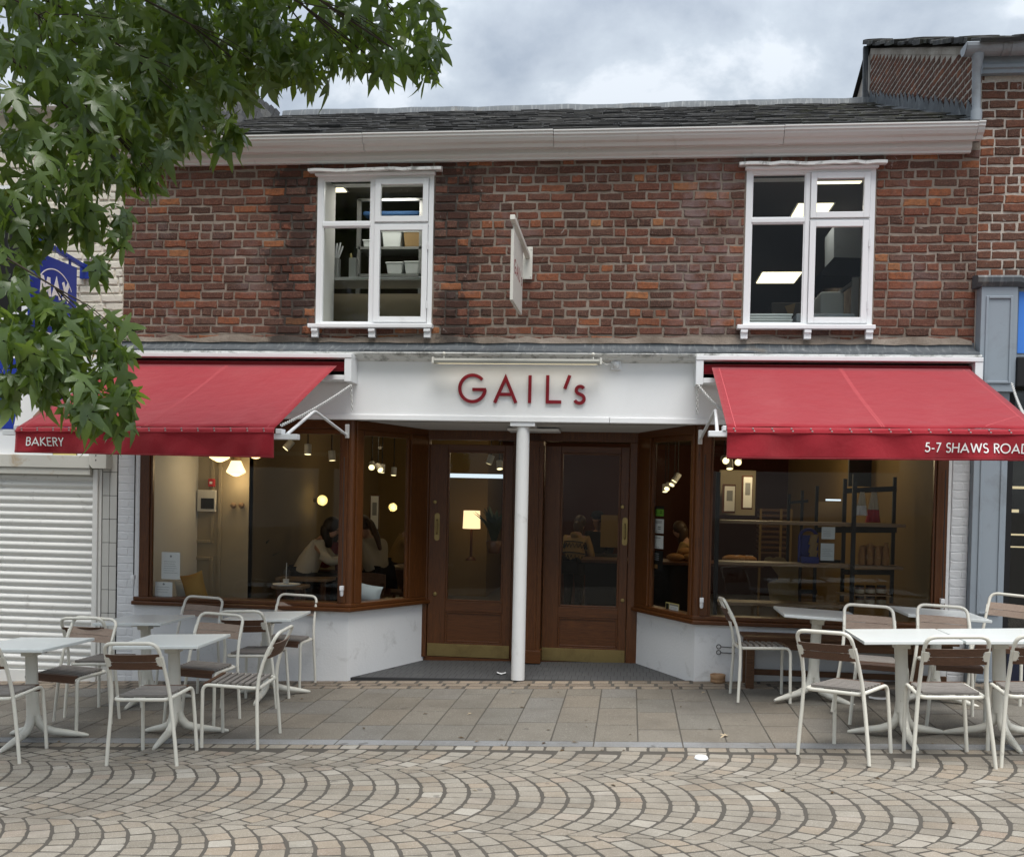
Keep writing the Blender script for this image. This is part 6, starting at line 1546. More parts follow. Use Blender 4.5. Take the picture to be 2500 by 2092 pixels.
# pictures
def picture(px0, py0, px1, py1, X0, label, side=True, frame='mahogany'):
    q0, q1 = at(px0, py0, X0), at(px1, py1, X0); p = empty('framed_picture', ((q0.x+q1.x)/2, X0, (q0.z+q1.z)/2), label=label, cat='picture')
    m = MB(); m.box(q0.x, q1.x, X0, X0+0.04, q1.z, q0.z); m.build('frame', mat[frame], p, bevel=0.004)
    w = 0.16*(q1.x-q0.x); m = MB(); m.box(q0.x+w, q1.x-w*0.4, X0-0.006, X0-0.0005, q1.z+w, q0.z-w); m.build('print', mat['paper'], p)
    h = q0.z-q1.z; m = MB(); m.box(q0.x+2*w, q1.x-1.4*w, X0-0.009, X0-0.0065, q1.z+0.42*h, q0.z-0.22*h); m.build('print_image', mat['grey_print'], p)
picture(840+238/3.819, 1030+675/3.819, 840+322/3.819, 1030+1012/3.819, 4.4, 'tall framed poster lit by a spotlight behind the angled left window')
picture(1720+155/3.5, 1110+250/3.5, 1720+262/3.5, 1110+500/3.5, 4.6, 'double menu board on the wall, lower left of two in the right window')
picture(1720+320/3.5, 1110+175/3.5, 1720+408/3.5, 1110+468/3.5, 4.0, 'single menu board on the wall, upper right of two in the right window')
m = MB(); q0, q1 = at(1720+135/3.5, 1110+130/3.5, 4.9), at(1720+430/3.5, 1110+520/3.5, 4.9); m.box(q0.x, q1.x, 4.9, 5.0, q1.z, q0.z); tag(m.build('menu_wall_panel', mat['warm_wall']), 'pale wall panel behind the menu boards', 'panel')

# people: one continuous skinned body each, clothing and hair as children
def grow(name, joints, edges, m_, parent, sub=2, root=0):
    me = bpy.data.meshes.new(name); me.from_pydata([j[0] for j in joints], edges, []); o = bpy.data.objects.new(name, me); C.objects.link(o)
    sk = o.modifiers.new('skin', 'SKIN'); ss = o.modifiers.new('sub', 'SUBSURF'); ss.levels = ss.render_levels = sub
    for i, j in enumerate(joints):
        r = j[1]; me.skin_vertices[0].data[i].radius = (r, r) if not isinstance(r, tuple) else r
        me.skin_vertices[0].data[i].use_root = (i == root)
    dg = bpy.context.evaluated_depsgraph_get(); nm = bpy.data.meshes.new_from_object(o.evaluated_get(dg)); nm.materials.clear(); nm.materials.append(m_)
    nm.polygons.foreach_set('use_smooth', [True]*len(nm.polygons))
    bpy.data.objects.remove(o); ob = bpy.data.objects.new(name, nm); C.objects.link(ob); adopt(ob, parent); return ob
def blob(name, c, rx, ry, rz_, m_, parent, n=14, tilt=None):
    mb = MB(); vs = []; 
    for i in range(n+1):
        a = math.pi*i/n
        for k in range(n*2):
            b = math.pi*k/n; v = Vector((rx*math.sin(a)*math.cos(b), ry*math.sin(a)*math.sin(b), rz_*math.cos(a)))
            if tilt: v = tilt @ v
            vs.append(Vector(c)+v)
    fs = [(i*2*n+k, (i+1)*2*n+k, (i+1)*2*n+(k+1) % (2*n), i*2*n+(k+1) % (2*n)) for i in range(n) for k in range(2*n)]
    mb.add(vs, fs, 0, True); return mb.build(name, m_, parent)
def person(label, base, heading, pose, scale, top, legs, hair, skin='skin', lean=0.3, hair_style='long', turn=0.0, pattern=False):
    """heading: radians; local frame: x right, y forward"""
    p = empty('person', base, label=label, cat='person')
    ch, shh = math.cos(heading), math.sin(heading)
    def W(v): v = Vector(v)*scale; return Vector((base[0]+v.x*ch-v.y*shh, base[1]+v.x*shh+v.y*ch, base[2]+v.z))
    hip = 0.50 if pose == 'sit' else 0.90
    def T(x, y, z): # torso point leaning forward about the hip
        return (x, y*math.cos(lean)+z*math.sin(lean), hip+z*math.cos(lean)-y*math.sin(lean))
    neck = T(0, 0.0, 0.52); hd = T(0, 0.06, 0.66)
    hd2 = (hd[0], hd[1]+0.02, hd[2]+0.04)
    J = [(W((0, 0, hip)), .095*scale), (W(T(0, 0, .22)), .090*scale), (W(T(0, 0, .42)), .10*scale), (W(neck), .052*scale), (W(hd), .082*scale), (W(hd2), .092*scale), (W((hd2[0], hd2[1]+.015, hd2[2]+.085)), .070*scale)]
    E = [(0, 1), (1, 2), (2, 3), (3, 4), (4, 5), (5, 6)]
    nose = len(J); J.append((W((hd[0], hd[1]+0.105, hd[2]+0.02)), .014*scale)); E.append((4, nose))
    arms = {}
    for s in (-1, 1):
        sh_ = T(s*.185, 0, .44)
        if pose == 'sit': el = (s*.235, sh_[1]+.16, hip+.20); wr = (s*.08, sh_[1]+.36, hip+.255)
        else: el = (s*.235, sh_[1]-.02+.10, sh_[2]-.27); wr = (s*.16, sh_[1]+.28, sh_[2]-.33)
        i = len(J); J += [(W(sh_), .044*scale), (W(el), .034*scale), (W(wr), .029*scale)]; E += [(2, i), (i, i+1), (i+1, i+2)]
        dirn = (Vector(wr)-Vector(el)).normalized(); pal = Vector(wr)+dirn*.075; k = len(J)
        J.append((W(pal), .030*scale)); E.append((i+2, k)); side = Vector((1, 0, 0)) if pose == 'sit' else Vector((0.3, 0, 1)).normalized()
        for f_ in range(4):
            o_ = side*(-.027+.018*f_)*s; L = (.055, .068, .064, .050)[f_]; a = pal+dirn*.02+o_; b = a+dirn*L*.55+Vector((0, 0, -.006)); c = b+dirn*L*.4+Vector((0, 0, -.022))
            q = len(J); J += [(W(a), .0088*scale), (W(b), .008*scale), (W(c), .007*scale)]; E += [(k, q), (q, q+1), (q+1, q+2)]
        q = len(J); a = Vector(wr)+dirn*.03-side*s*.032; J += [(W(a), .010*scale), (W(a+dirn*.04-side*s*.012), .0085*scale)]; E += [(i+2, q), (q, q+1)]
        arms[s] = (sh_, el, wr)
    LG = []
    for s in (-1, 1):
        if pose == 'sit': kn = (s*.11, .44, hip-.01); an = (s*.11, .42, .09); toe = (s*.12, .58, .04)
        else: kn = (s*.10, .03, .50); an = (s*.10, -.02, .09); toe = (s*.11, .13, .035)
        hp = (s*.095, 0, hip-.02); i = len(J); J += [(W(hp), .070*scale), (W(kn), .050*scale), (W(an), .038*scale), (W(toe), .032*scale)]; E += [(0, i), (i, i+1), (i+1, i+2), (i+2, i+3)]
        LG.append((hp, kn, an))
    grow('body', J, E, mat[skin], p)
    # clothes: a little larger than the body
    J2 = [(W((0, 0, hip-.05)), .165*scale), (W(T(0, 0, .20)), .160*scale), (W(T(0, 0, .40)), .168*scale), (W(T(0, 0, .49)), .085*scale)]; E2 = [(0, 1), (1, 2), (2, 3)]
    for s in (-1, 1):
        sh_, el, wr = arms[s]; i = len(J2); J2 += [(W(sh_), .078*scale), (W(el), .060*scale), (W(Vector(wr).lerp(Vector(el), .12)), .046*scale)]; E2 += [(2, i), (i, i+1), (i+1, i+2)]
    jm = grow('jumper', J2, E2, mat[top], p)
    J3 = [(W((0, 0, hip-.04)), .150*scale)]; E3 = []
    for hp, kn, an in LG: i = len(J3); J3 += [(W(hp), .102*scale), (W(kn), .074*scale), (W(Vector(an)+Vector((0, 0, .03))), .056*scale)]; E3 += [(0, i), (i, i+1), (i+1, i+2)]
    grow('trousers', J3, E3, mat[legs], p)
    tl_ = Matrix.Rotation(heading, 3, 'Z') @ Matrix.Rotation(-lean*0.8, 3, 'X')
    hc = Vector(hd2)+Vector((0, -0.025, 0.03)); blob('hair', W(hc), .097*scale, .108*scale, .118*scale, mat[hair], p, 10, tl_)
    if hair_style == 'long':
        Jh = [(W(hc+Vector((0, -.045, .03))), .092*scale), (W(hc+Vector((0, -.06, -.08))), .090*scale), (W(hc+Vector((0, -.045, -.19))), .075*scale), (W(hc+Vector((0, -.02, -.27))), .035*scale)]; grow('hair_length', Jh, [(0, 1), (1, 2), (2, 3)], mat[hair], p)
    if hair_style == 'tail':
        Jh = [(W(hc+Vector((0, -.09, .05))), .035*scale), (W(hc+Vector((0, -.15, .02))), .045*scale), (W(T(0, -.16, .46)), .042*scale), (W(T(0, -.15, .28)), .022*scale)]; grow('ponytail', Jh, [(0, 1), (1, 2), (2, 3)], mat[hair], p)
    if hair_style == 'cap':
        blob('cap', W(hc+Vector((0, .02, .05))), .105*scale, .115*scale, .07*scale, mat['dark_cloth'], p, 8); mb = MB(); c_ = W(hc+Vector((0, .14, .03))); mb.obox(c_, (.07*ch, .07*shh, 0), (-.05*shh, .05*ch, 0), (0, 0, .006)); mb.build('cap_peak', mat['dark_cloth'], p)
    for s in (-1, 1): # eyes
        blob('eye', W((hd[0]+s*.033, hd[1]+.083, hd[2]+.045)), .012*scale, .010*scale, .010*scale, mat['black'], p, 5)
    if pattern:
        for zz, am in ((.10, .035), (.30, .035)):
            mb = MB(); pts = []
            for k in range(41):
                an = 2*math.pi*k/40; rr = .205; z_ = zz+am*(1 if k % 2 else -1)
                pts.append(W(T(rr*math.cos(an)*1.0, rr*.86*math.sin(an), z_)))
            mb.tube(pts, 0.010*scale, 5, caps=False); mb.build('knit_zigzag', mat['dark_cloth'], jm)
        for zz in (.03, .18, .36):
            mb = MB(); mb.tube([W(T(.200*math.cos(2*math.pi*k/32), .175*math.sin(2*math.pi*k/32), zz)) for k in range(33)], .011*scale, 5, caps=False); mb.build('knit_stripe', mat['dark_cloth'], jm)
        J4 = [(W(T(0, -.07, .50)), .09*scale), (W(T(0, -.12, .44)), .08*scale)]; grow('hood', J4, [(0, 1)], mat[top], p)
    return p
zk = lambda x, y: (330+x/4.0385, 1100+y/4.0385)
q = at(*zk(1630, 1190), 2.1)
person('woman in a cream jumper with long dark hair, seated and bent over a cafe table', (q.x-0.02, 2.15, 0.20), R(-78), 'sit', 0.97, 'cream_knit', 'dark_cloth', 'hair', lean=0.50)
q = at(*zk(1860, 1110), 2.9)
person('person in a dark red top sitting opposite the woman in cream, mostly hidden', (q.x+0.30, 3.0, 0.12), R(95), 'sit', 0.95, 'red_cloth', 'dark_cloth', 'hair', lean=0.25)
q = at(840+255/3.819, 1030+1300/3.819, 2.6)
person('woman with a brown ponytail and beige jumper, seen from behind in the angled left window', (q.x+0.10, 2.6, 0.20), R(55), 'sit', 0.97, 'beige_knit', 'dark_cloth', 'hair_brown', lean=0.45, hair_style='tail')
q = at(840+500/3.819, 1030+1200/3.819, 4.6)
person('person with dark hair and pale jacket seated far back in the left room', (q.x-0.05, 4.6, 0.18), R(-70), 'sit', 0.95, 'tan_knit', 'dark_cloth', 'hair', lean=0.35)
q = at(1300+360/3.586, 1030+1200/3.586, 5.0)
person('person in a patterned tan cardigan seen from behind through the right door', (q.x, 5.0, -0.05), R(-25), 'stand', 0.86, 'tan_knit', 'dark_cloth', 'hair_brown', lean=0.22, pattern=True)
q = at(1300+590/3.586, 1030+920/3.586, 6.3)
person('shop worker in a dark cap and dark clothes behind the counter', (q.x, 6.3, -0.12), R(165), 'stand', 0.92, 'dark_cloth', 'dark_cloth', 'hair', lean=0.12, hair_style='cap')
q = at(1300+1385/3.586, 1030+1080/3.586, 4.2)
person('person in a rust coloured coat bending over the counter behind the angled right window', (q.x+0.08, 4.2, -0.05), R(70), 'stand', 0.86, 'tan_knit', 'dark_cloth', 'hair_brown', lean=0.35)

# indoor tables and what stands on them
def block(name, x0, x1, y0, y1, z0, z1, m_, label, cat, bevel=0.0):
    o = box(name, x0, x1, y0, y1, z0, z1, mat[m_], None, bevel=bevel); return tag(o, label, cat)
def indoor_table(name, x0, x1, y0, y1, zt, label):
    t = empty(name, ((x0+x1)/2, (y0+y1)/2, FZ), label=label, cat='table')
    m = MB(); m.box(x0, x1, y0, y1, zt-0.035, zt); m.build('tabletop', mat['shelf_wood'], t, bevel=0.005)
    for a in (x0+0.04, x1-0.09):
        for b in (y0+0.04, y1-0.09): m = MB(); m.box(a, a+.05, b, b+.05, FZ, zt-.036); m.build('leg', mat['mahogany'], t)
    return t
q0, q1 = at(*zk(1380, 1250), 1.75), at(*zk(1895, 1250), 1.75)
indoor_table('wooden_table', q0.x, q1.x, 1.75, 2.55, q0.z, 'wooden cafe table where the woman in cream sits')
q0, q1 = at(*zk(1340, 1330), 1.1), at(*zk(1640, 1330), 1.1)
indoor_table('side_table', q0.x, q1.x, 1.1, 1.4, q0.z, 'small dark side table in the left window with a tray')
qt = at(*zk(1487, 1316), 1.2); m = MB(); m.lathe([(0.135, 0), (0.15, 0.012), (0.145, 0.014), (0.13, 0.004), (0.001, 0.004)], (qt.x, 1.22, q0.z+0.001), 28); tag(m.build('round_tray', mat['paper']), 'round white tray on the small side table', 'tray')
cu_ = empty('iced_drink', (qt.x, 1.2, q0.z+.015), label='clear plastic cup of iced drink with domed lid and straw on the tray', cat='cup')
m = MB(); m.lathe([(0.030, 0.0), (0.042, 0.11), (0.044, 0.115), (0.035, 0.15), (0.012, 0.165)], (qt.x, 1.2, q0.z+.016), 18); m.build('cup', mat['clear'], cu_)
m = MB(); m.lathe([(0.028, 0.004), (0.034, 0.05), (0.001, 0.05)], (qt.x, 1.2, q0.z+.016), 14); m.build('drink', mat['paper'], cu_)
m = MB(); m.tube([(qt.x, 1.2, q0.z+.05), (qt.x+.004, 1.2, q0.z+.24)], .004, 6); m.build('straw', mat['paper'], cu_)
q0, q1 = at(840+410/3.819, 1030+1350/3.819, 3.6), at(840+600/3.819, 1030+1350/3.819, 3.6)
indoor_table('wooden_table', q0.x, q1.x+0.3, 3.6, 4.2, q0.z, 'wooden table in front of the person with curly hair')
# inside chair backs in the angled window
for (px_, py_, w, Y, lb) in ((840+230/3.819, 1030+1420/3.819, .40, 2.2, 'brown wooden chair back behind the woman with the ponytail'), (840+420/3.819, 1030+1390/3.819, .42, 2.9, 'brown wooden chair back beside the table in the angled left window')):
    q = at(px_, py_, Y); c = empty('wooden_chair', (q.x, Y, FZ), label=lb, cat='chair')
    m = MB(); v = []; n = 8
    pr = [(q.x-w/2+w*i/n, q.z+0.02*math.sin(math.pi*i/n)) for i in range(n+1)]
    m.extrude([(a, Y, b) for a, b in pr]+[(q.x+w/2, Y, q.z-.18), (q.x-w/2, Y, q.z-.18)], (0, 0, 0), (0, .02, 0)); m.build('backrest', mat['bench_wood'], c, fix=True)
    m = MB(); m.box(q.x-w/2, q.x+w/2, Y-.02, Y+.4, .44, .47); m.build('seat', mat['bench_wood'], c)
    for a in (-w/2+.02, w/2-.05):
        for b in (0.0, .36): m = MB(); m.box(q.x+a, q.x+a+.03, Y+b, Y+b+.03, FZ, .439 if b else q.z-.1); m.build('leg', mat['bench_wood'], c)
# cushions in the window seat
def cushion(px_, py_, w, h, Y, m_, label, rot=0.0):
    q = at(px_, py_, Y); n = 12; v = []; f = []
    for sgn in (-1, 1):
        for j in range(n+1):
            for i in range(n+1):
                a, b = -1+2*i/n, -1+2*j/n; t = 0.075*(max(0, (1-a*a)*(1-b*b))**0.45)
                k = 1-0.10*(1-b*b); kk = 1-0.10*(1-a*a)
                X, Z = a*w/2*k, b*h/2*kk; v.append((q.x+X*math.cos(rot)-Z*math.sin(rot), Y+sgn*t, q.z+X*math.sin(rot)+Z*math.cos(rot)))
    o_ = (n+1)**2
    for s in (0, 1):
        for j in range(n):
            for i in range(n):
                p = [s*o_+j*(n+1)+i, s*o_+j*(n+1)+i+1, s*o_+(j+1)*(n+1)+i+1, s*o_+(j+1)*(n+1)+i]; f.append(tuple(p if s == 0 else p[::-1]))
    m = MB(); m.add(v, f, 0, True); return tag(m.build('cushion', mat[m_]), label, 'cushion')
cushion(330+585/4.0385, 1100+1350/4.0385, 0.24, 0.30, 0.30, 'mustard', 'mustard yellow cushion propped in the left shop window', R(16))
cushion(330+495/4.0385, 1100+1385/4.0385, 0.20, 0.22, 0.42, 'grey_cushion', 'pale grey cushion behind the mustard one', R(8))
cushion(840+215/3.819, 1030+1600/3.819, 0.30, 0.20, 0.62, 'grey_cushion', 'white cushion lying on the seat of the angled left window', R(-10))
ws = MB(); ws.extrude([(-4.55, 0.15, 0), (-2.72, 0.15, 0), (-2.22, 1.0, 0), (-2.45, 1.05, 0), (-2.9, 0.55, 0), (-4.55, 0.55, 0)], (0, 0, .40), (0, 0, .60)); tag(ws.build('window_bench', mat['mahogany_h'], None, fix=True), 'wooden window seat inside the left shop window', 'bench')
# notices taped inside the glass
def notice(name, p0, p1, Y, m_, label, lines=5, parent=None, logo=True):
    q0, q1 = at(*p0, Y), at(*p1, Y); o = empty(name, ((q0.x+q1.x)/2, Y, (q0.z+q1.z)/2), label=label, cat='notice')
    m = MB(); m.box(q0.x, q1.x, Y, Y+.0012, q1.z, q0.z); m.build('sheet', mat[m_], o); w = q1.x-q0.x; h = q0.z-q1.z; rr = random.Random(int(q0.x*1000))
    if logo: m = MB(); m.lathe([(0.011, 0), (0.010, .0006)], ((q0.x+q1.x)/2, Y-.0003, q0.z-.15*h), 10, axis='y'); m.build('print_mark', mat['grey_print'], o)
    for k in range(lines):
        z = q0.z-h*(0.34+0.5*k/max(1, lines)); m = MB(); m.box(q0.x+.12*w, q0.x+w*rr.uniform(.6, .9), Y-.0008, Y-.0003, z-.003, z); m.build('print_line', mat['grey_print'], o)
notice('notice', zk(262, 998), zk(440, 1270), 0.10, 'paper', 'white printed notice taped inside the left window, upper one', 6)
notice('notice', zk(196, 1290), zk(366, 1440), 0.09, 'paper', 'white printed notice at the bottom left corner of the left window', 3)
def on_B(px_, py_, off=0.04):
    d = ray(px_, py_); P_, Q_ = A2, B2; n = Vector((-(Q_-P_).y, (Q_-P_).x, 0)).normalized(); P0 = P_+Vector((0.05, 0.03, 0)); t = (P0-CAM).dot(n)/d.dot(n); return CAM+d*t
zc3 = lambda x, y: (1300+x/3.586, 1030+y/3.586)
def sticker(p0, p1, m_, label, draw):
    a = on_B(*zc3(*p0)); b = on_B(*zc3(p1[0], p0[1])); c = on_B(*zc3(p0[0], p1[1])); ux = (Vector((b.x, b.y, 0))-Vector((a.x, a.y, 0))); w = ux.length; ux.normalize(); h = a.z-c.z; nn = Vector((ux.y, -ux.x, 0))
    o = empty('window_sticker', a[:], label=label, cat='sticker')
    def fn(u, v, d): return Vector((a.x, a.y, c.z))+ux*u+Vector((0, 0, v))+nn*d
    m = MB(); m.add([fn(0, 0, 0), fn(w, 0, 0), fn(w, h, 0), fn(0, h, 0)], [(0, 1, 2, 3)]); s = m.build('sheet', mat[m_], o); s.modifiers.new('t', 'SOLIDIFY').thickness = 0.001
    draw(o, fn, w, h); return o
def rect(o, fn, x0, x1, z0, z1, m_, d=0.0015, nm='print'):
    m = MB(); m.add([fn(x0, z0, d), fn(x1, z0, d), fn(x1, z1, d), fn(x0, z1, d)], [(0, 1, 2, 3)]); m.build(nm, mat[m_], o)
def dr1(o, fn, w, h):
    rect(o, fn, 0, w, .32*h, .70*h, 'green_print'); rect(o, fn, 0, w, .05*h, .30*h, 'green_print'); word('lettering', 'O', .028, .006, .003, lambda u, v, d: fn(w*.68+u, .30*h+v, .002+d), 0, .0005, mat['black'], o)
def dr2(o, fn, w, h):
    for k in range(3): rect(o, fn, .15*w, .85*w, h*(.84-.07*k), h*(.87-.07*k), 'grey_print')
    rect(o, fn, .55*w, .78*w, .40*h, .48*h, 'grey_print'); rect(o, fn, .55*w, .78*w, .26*h, .34*h, 'grey_print'); rect(o, fn, .3*w, .7*w, .08*h, .11*h, 'grey_print')
def dr3(o, fn, w, h):
    rect(o, fn, .2*w, .8*w, .80*h, .85*h, 'grey_print'); rect(o, fn, .3*w, .7*w, .10*h, .13*h, 'grey_print')
def dr4(o, fn, w, h):
    for k in range(4): rect(o, fn, .25*w, .7*w, h*(.82-.10*k), h*(.86-.10*k), 'grey_print')
    rect(o, fn, .3*w, .6*w, .1*h, .3*h, 'bread')
def dr5(o, fn, w, h):
    rect(o, fn, .04*w, .25*w, .1*h, .9*h, 'black'); rect(o, fn, .3*w, .96*w, .2*h, .75*h, 'paper'); rect(o, fn, .3*w, .96*w, .78*h, .9*h, 'grey_print')
    for k in range(3): rect(o, fn, .38*w, .86*w, h*(.6-.13*k), h*(.63-.13*k), 'grey_print', .002)
sticker((1058, 735), (1152, 825), 'black', 'green rating sticker, topmost of the stack inside the angled right window', dr1)
sticker((1040, 845), (1150, 968), 'paper', 'pale notice under the green sticker in the angled right window', dr2)
sticker((1036, 988), (1146, 1100), 'paper', 'smaller pale notice third in the stack of the angled right window', dr3)
sticker((1032, 1118), (1144, 1290), 'black', 'dark poster at the bottom of the sticker stack in the angled right window', dr4)
sticker((1166, 1572), (1284, 1665), 'yellow_print', 'small cream card standing at the foot of the angled right window', dr5)

# counters
block('service_counter', -0.55, 0.95, 3.55, 4.1, FZ, 0.86, 'black', 'long dark counter with a wooden top behind the angled right window', 'counter')
block('counter_top', -0.60, 1.65, 3.5, 4.15, 0.861, 0.90, 'mahogany_h', 'mahogany top of the long dark counter', 'counter top', 0.006)
block('till_counter', -1.45, -0.72, 6.2, 6.9, FZ, 0.98, 'dark_brick_wall', 'brick-red counter behind the left door', 'counter')
q = at(1300+690/3.586, 1030+980/3.586, 6.0); block('menu_screen', q.x-.16, q.x+.17, 6.0, 6.04, q.z-.2, q.z+.28, 'ochre_wall', 'pale upright board behind the counter seen through the right door', 'board')
rl = random.Random(15)
def loaf(x, y, z, s, label, rot=0.0):
    c = Vector((x, y, z+.045*s)); o = blob('bread_loaf', c, .12*s, .065*s, .052*s, mat['bread'], None, 8, Matrix.Rotation(rot, 3, 'Z')); return tag(o, label, 'bread', 'loaves on the counter')
for i, (px_, py_) in enumerate(((1250, 1262), (1310, 1250), (1370, 1258), (1345, 1240))):
    q = at(1300+px_/3.586, 1030+py_/3.586, 3.75); loaf(q.x, 3.75+.1*(i % 2), 0.90 if i < 3 else 0.97, 1.0, ['round brown loaf on the counter behind the angled right window, left one', 'brown loaf in the middle of the counter behind the angled right window', 'brown loaf at the right of the counter behind the angled right window', 'brown loaf on top of the others behind the angled right window'][i], rl.uniform(0, 3))
for i, (px_, py_) in enumerate(((235, 985), (300, 975), (370, 975))):
    q = at(1720+px_/3.5, 1110+py_/3.5, 3.6); loaf(q.x, 3.65, 0.90, 1.05, ['crusty loaf with price card, left one of three in the right window', 'crusty loaf in the middle of three in the right window', 'crusty loaf at the right of three in the right window'][i], rl.uniform(0, 3))
for i, px_ in enumerate((262, 385)):
    q = at(1720+px_/3.5, 1110+895/3.5, 3.6); block('price_card', q.x-.045, q.x+.045, 3.62, 3.625, q.z-.06, q.z+.05, 'paper', ['white price card among the loaves, left', 'white price card among the loaves, right'][i], 'price card')
for i in range(3):
    q = at(1300+(600+40*i)/3.586, 1030+1225/3.586, 5.6); loaf(q.x+.05*i, 5.6, q.z-.05, .7, ['small pastry on the far counter beside the person in the cardigan', 'second small pastry on the far counter', 'third small pastry on the far counter'][i], rl.uniform(0, 3))
block('far_counter', *(lambda a: (a.x-.05, a.x+.75))(at(1300+530/3.586, 1030+1270/3.586, 5.5)), 5.4, 6.0, FZ, 0.84, 'black', 'dark counter in front of the person in the cardigan', 'counter')

# shelving in the right window
sh = empty('shelving_unit', (1.7, 0.6, FZ), label='black metal shelving with long wooden boards across the right window', cat='shelves')
zs = lambda x, y: (1720+x/3.5, 1110+y/3.5)
def board(p0, p1, Y, th=0.03, m_='shelf_wood'):
    a, b = at(*p0, Y), at(*p1, Y); z = (a.z+b.z)/2; m = MB(); m.box(a.x, b.x, Y, Y+0.28, z-th/2, z+th/2); m.build('shelf_board', mat[m_], sh, bevel=0.003); return a.x, b.x, z
YS = 0.55
S1 = board(zs(135, 575), zs(1720, 605), YS); S2 = board(zs(115, 928), zs(1700, 968), YS); S3 = board(zs(100, 1270), zs(1180, 1300), YS)
def post(px_, py0, py1, Y, w=0.035):
    a, b = at(*zs(px_, py0), Y), at(*zs(px_, py1), Y); m = MB(); m.box(a.x-w/2, a.x+w/2, Y, Y+w, min(FZ, b.z), a.z); m.build('post', mat['black'], sh)
for px_, py0, Y, w in ((1290, 165, YS-.045, .038), (1205, 205, YS+.30, .035), (1630, 190, YS+.30, .032), (120, 150, YS-.045, .04), (725, 335, YS+.9, .030), (838, 305, YS+.9, .030), (965, 265, YS+.5, .030)):
    post(px_, py0, 1290, Y, w)
def bar(x0, y0, x1, y1, Y, t=0.03):
    a, b = at(*zs(x0, y0), Y), at(*zs(x1, y1), Y); m = MB(); m.beam(a, b, 0.03, t); m.build('cross_bar', mat['black'], sh)
for b in ((1190, 310, 1640, 290, YS+.30, .05), (725, 408, 885, 395, YS+.9, .03), (1120, 640, 1640, 640, YS+.30, .06), (955, 640, 1120, 645, YS+.5, .05), (820, 910, 1160, 915, YS+.4, .04), (1190, 1000, 1600, 1005, YS+.30, .05), (800, 1165, 960, 1170, YS+.5, .04)): bar(*b)
def cloth(px0, px1, py0, py1, Y, m1, m2, label):
    q0, q1 = at(*zs(px0, py0), Y), at(*zs(px1, py1), Y); o = empty('tea_towel', ((q0.x+q1.x)/2, Y, q0.z), label=label, cat='tea towel', group='tea towels hanging in the right window')
    w, h = q1.x-q0.x, q0.z-q1.z; n = 10
    for nm, ta, tb, m_ in (('upper_cloth', 0, .58, m1), ('lower_cloth', .58, 1, m2)):
        v = []; f = []
        for j in range(9):
            t = ta+(tb-ta)*j/8; sp_ = 0.35+0.65*t
            for i in range(n+1): s = i/n-.5; v.append(((q0.x+q1.x)/2+s*w*sp_, Y+.02*math.sin(i*1.9+t*2)*t, q0.z-h*t))
        for j in range(8):
            for i in range(n): f.append((j*(n+1)+i, j*(n+1)+i+1, (j+1)*(n+1)+i+1, (j+1)*(n+1)+i))
        m = MB(); m.add(v, f, 0, True); k = m.build(nm, mat[m_], o); k.modifiers.new('t', 'SOLIDIFY').thickness = .003
cloth(1295, 1395, 318, 520, YS+.2, 'cream_knit', 'paper', 'cream and white tea towel hanging from the shelf, left one')
cloth(1385, 1505, 318, 580, YS+.22, 'cream_knit', 'print_red', 'cream and red tea towel hanging from the shelf, right one')
# bags, jars, scoop, notices
for i in range(7):
    px_ = 1340+i*34; q = at(*zs(px_, 850), YS+.12); zt = S2[2]+.016
    m = MB(); hh = rl.uniform(.17, .22); n = 8; pr = [(.030, 0), (.034, .03), (.033, hh*.7), (.018, hh*.85), (.026, hh)]
    m.lathe(pr, (q.x, YS+.10+.05*(i % 2), zt), 9); tag(m.build('granola_bag', mat['bread']), 'brown packed snack bag on the middle shelf, %s from the left' % ['first', 'second', 'third', 'fourth', 'fifth', 'sixth', 'seventh'][i], 'bag', 'packed bags on the middle shelf')
k = 0
for r_ in range(2):
    for i in range(3):
        q = at(*zs(1325+i*92, (1245, 1155)[r_]), YS+.1); j = empty('jam_jar', (q.x, YS+.1, q.z-.045), label='labelled preserve jar, %s of the %s row under the shelf' % (['left', 'middle', 'right'][i], ['lower', 'upper'][r_]), cat='jar', group='jars in the right window')
        m = MB(); m.lathe([(.044, 0), (.046, .01), (.046, .065), (.040, .074)], (q.x, YS+.1, q.z-.045), 14); m.build('jar', mat['mahogany_h'], j)
        m = MB(); m.lathe([(.0468, .018), (.0468, .055)], (q.x, YS+.1, q.z-.045), 14, caps=False); m.build('label', mat['warm_wall'], j)
        m = MB(); m.lathe([(.043, .074), (.043, .09), (.001, .09)], (q.x, YS+.1, q.z-.045), 14); m.build('lid', mat['black'], j)
block('jar_shelf', S2[0]+1.15, S2[1], YS, YS+.26, at(*zs(1325, 1283), YS).z-.02, at(*zs(1325, 1283), YS).z, 'shelf_wood', 'low shelf carrying the jars in the right window', 'shelf')
block('jar_shelf', S2[0]+1.15, S2[1]-.1, YS+.02, YS+.26, at(*zs(1325, 1196), YS).z-.012, at(*zs(1325, 1196), YS).z, 'shelf_wood', 'thin board between the two rows of jars', 'shelf')
bl_ = empty('blue_basket', at(*zs(885, 780), YS+.3)[:], label='blue arched plastic basket with packets on the shelf', cat='basket')
a, b = at(*zs(815, 635), YS+.3), at(*zs(955, 920), YS+.3); w = b.x-a.x; h = a.z-b.z; cxx = (a.x+b.x)/2
m = MB(); m.tube([(cxx-w/2, YS+.3, b.z)]+[(cxx-w/2*math.cos(math.pi*i/12), YS+.3, a.z-w/2+w/2*math.sin(math.pi*i/12)) for i in range(13)]+[(cxx+w/2, YS+.3, b.z)], .016, 8); m.build('hoop', mat['blue_plastic'], bl_)
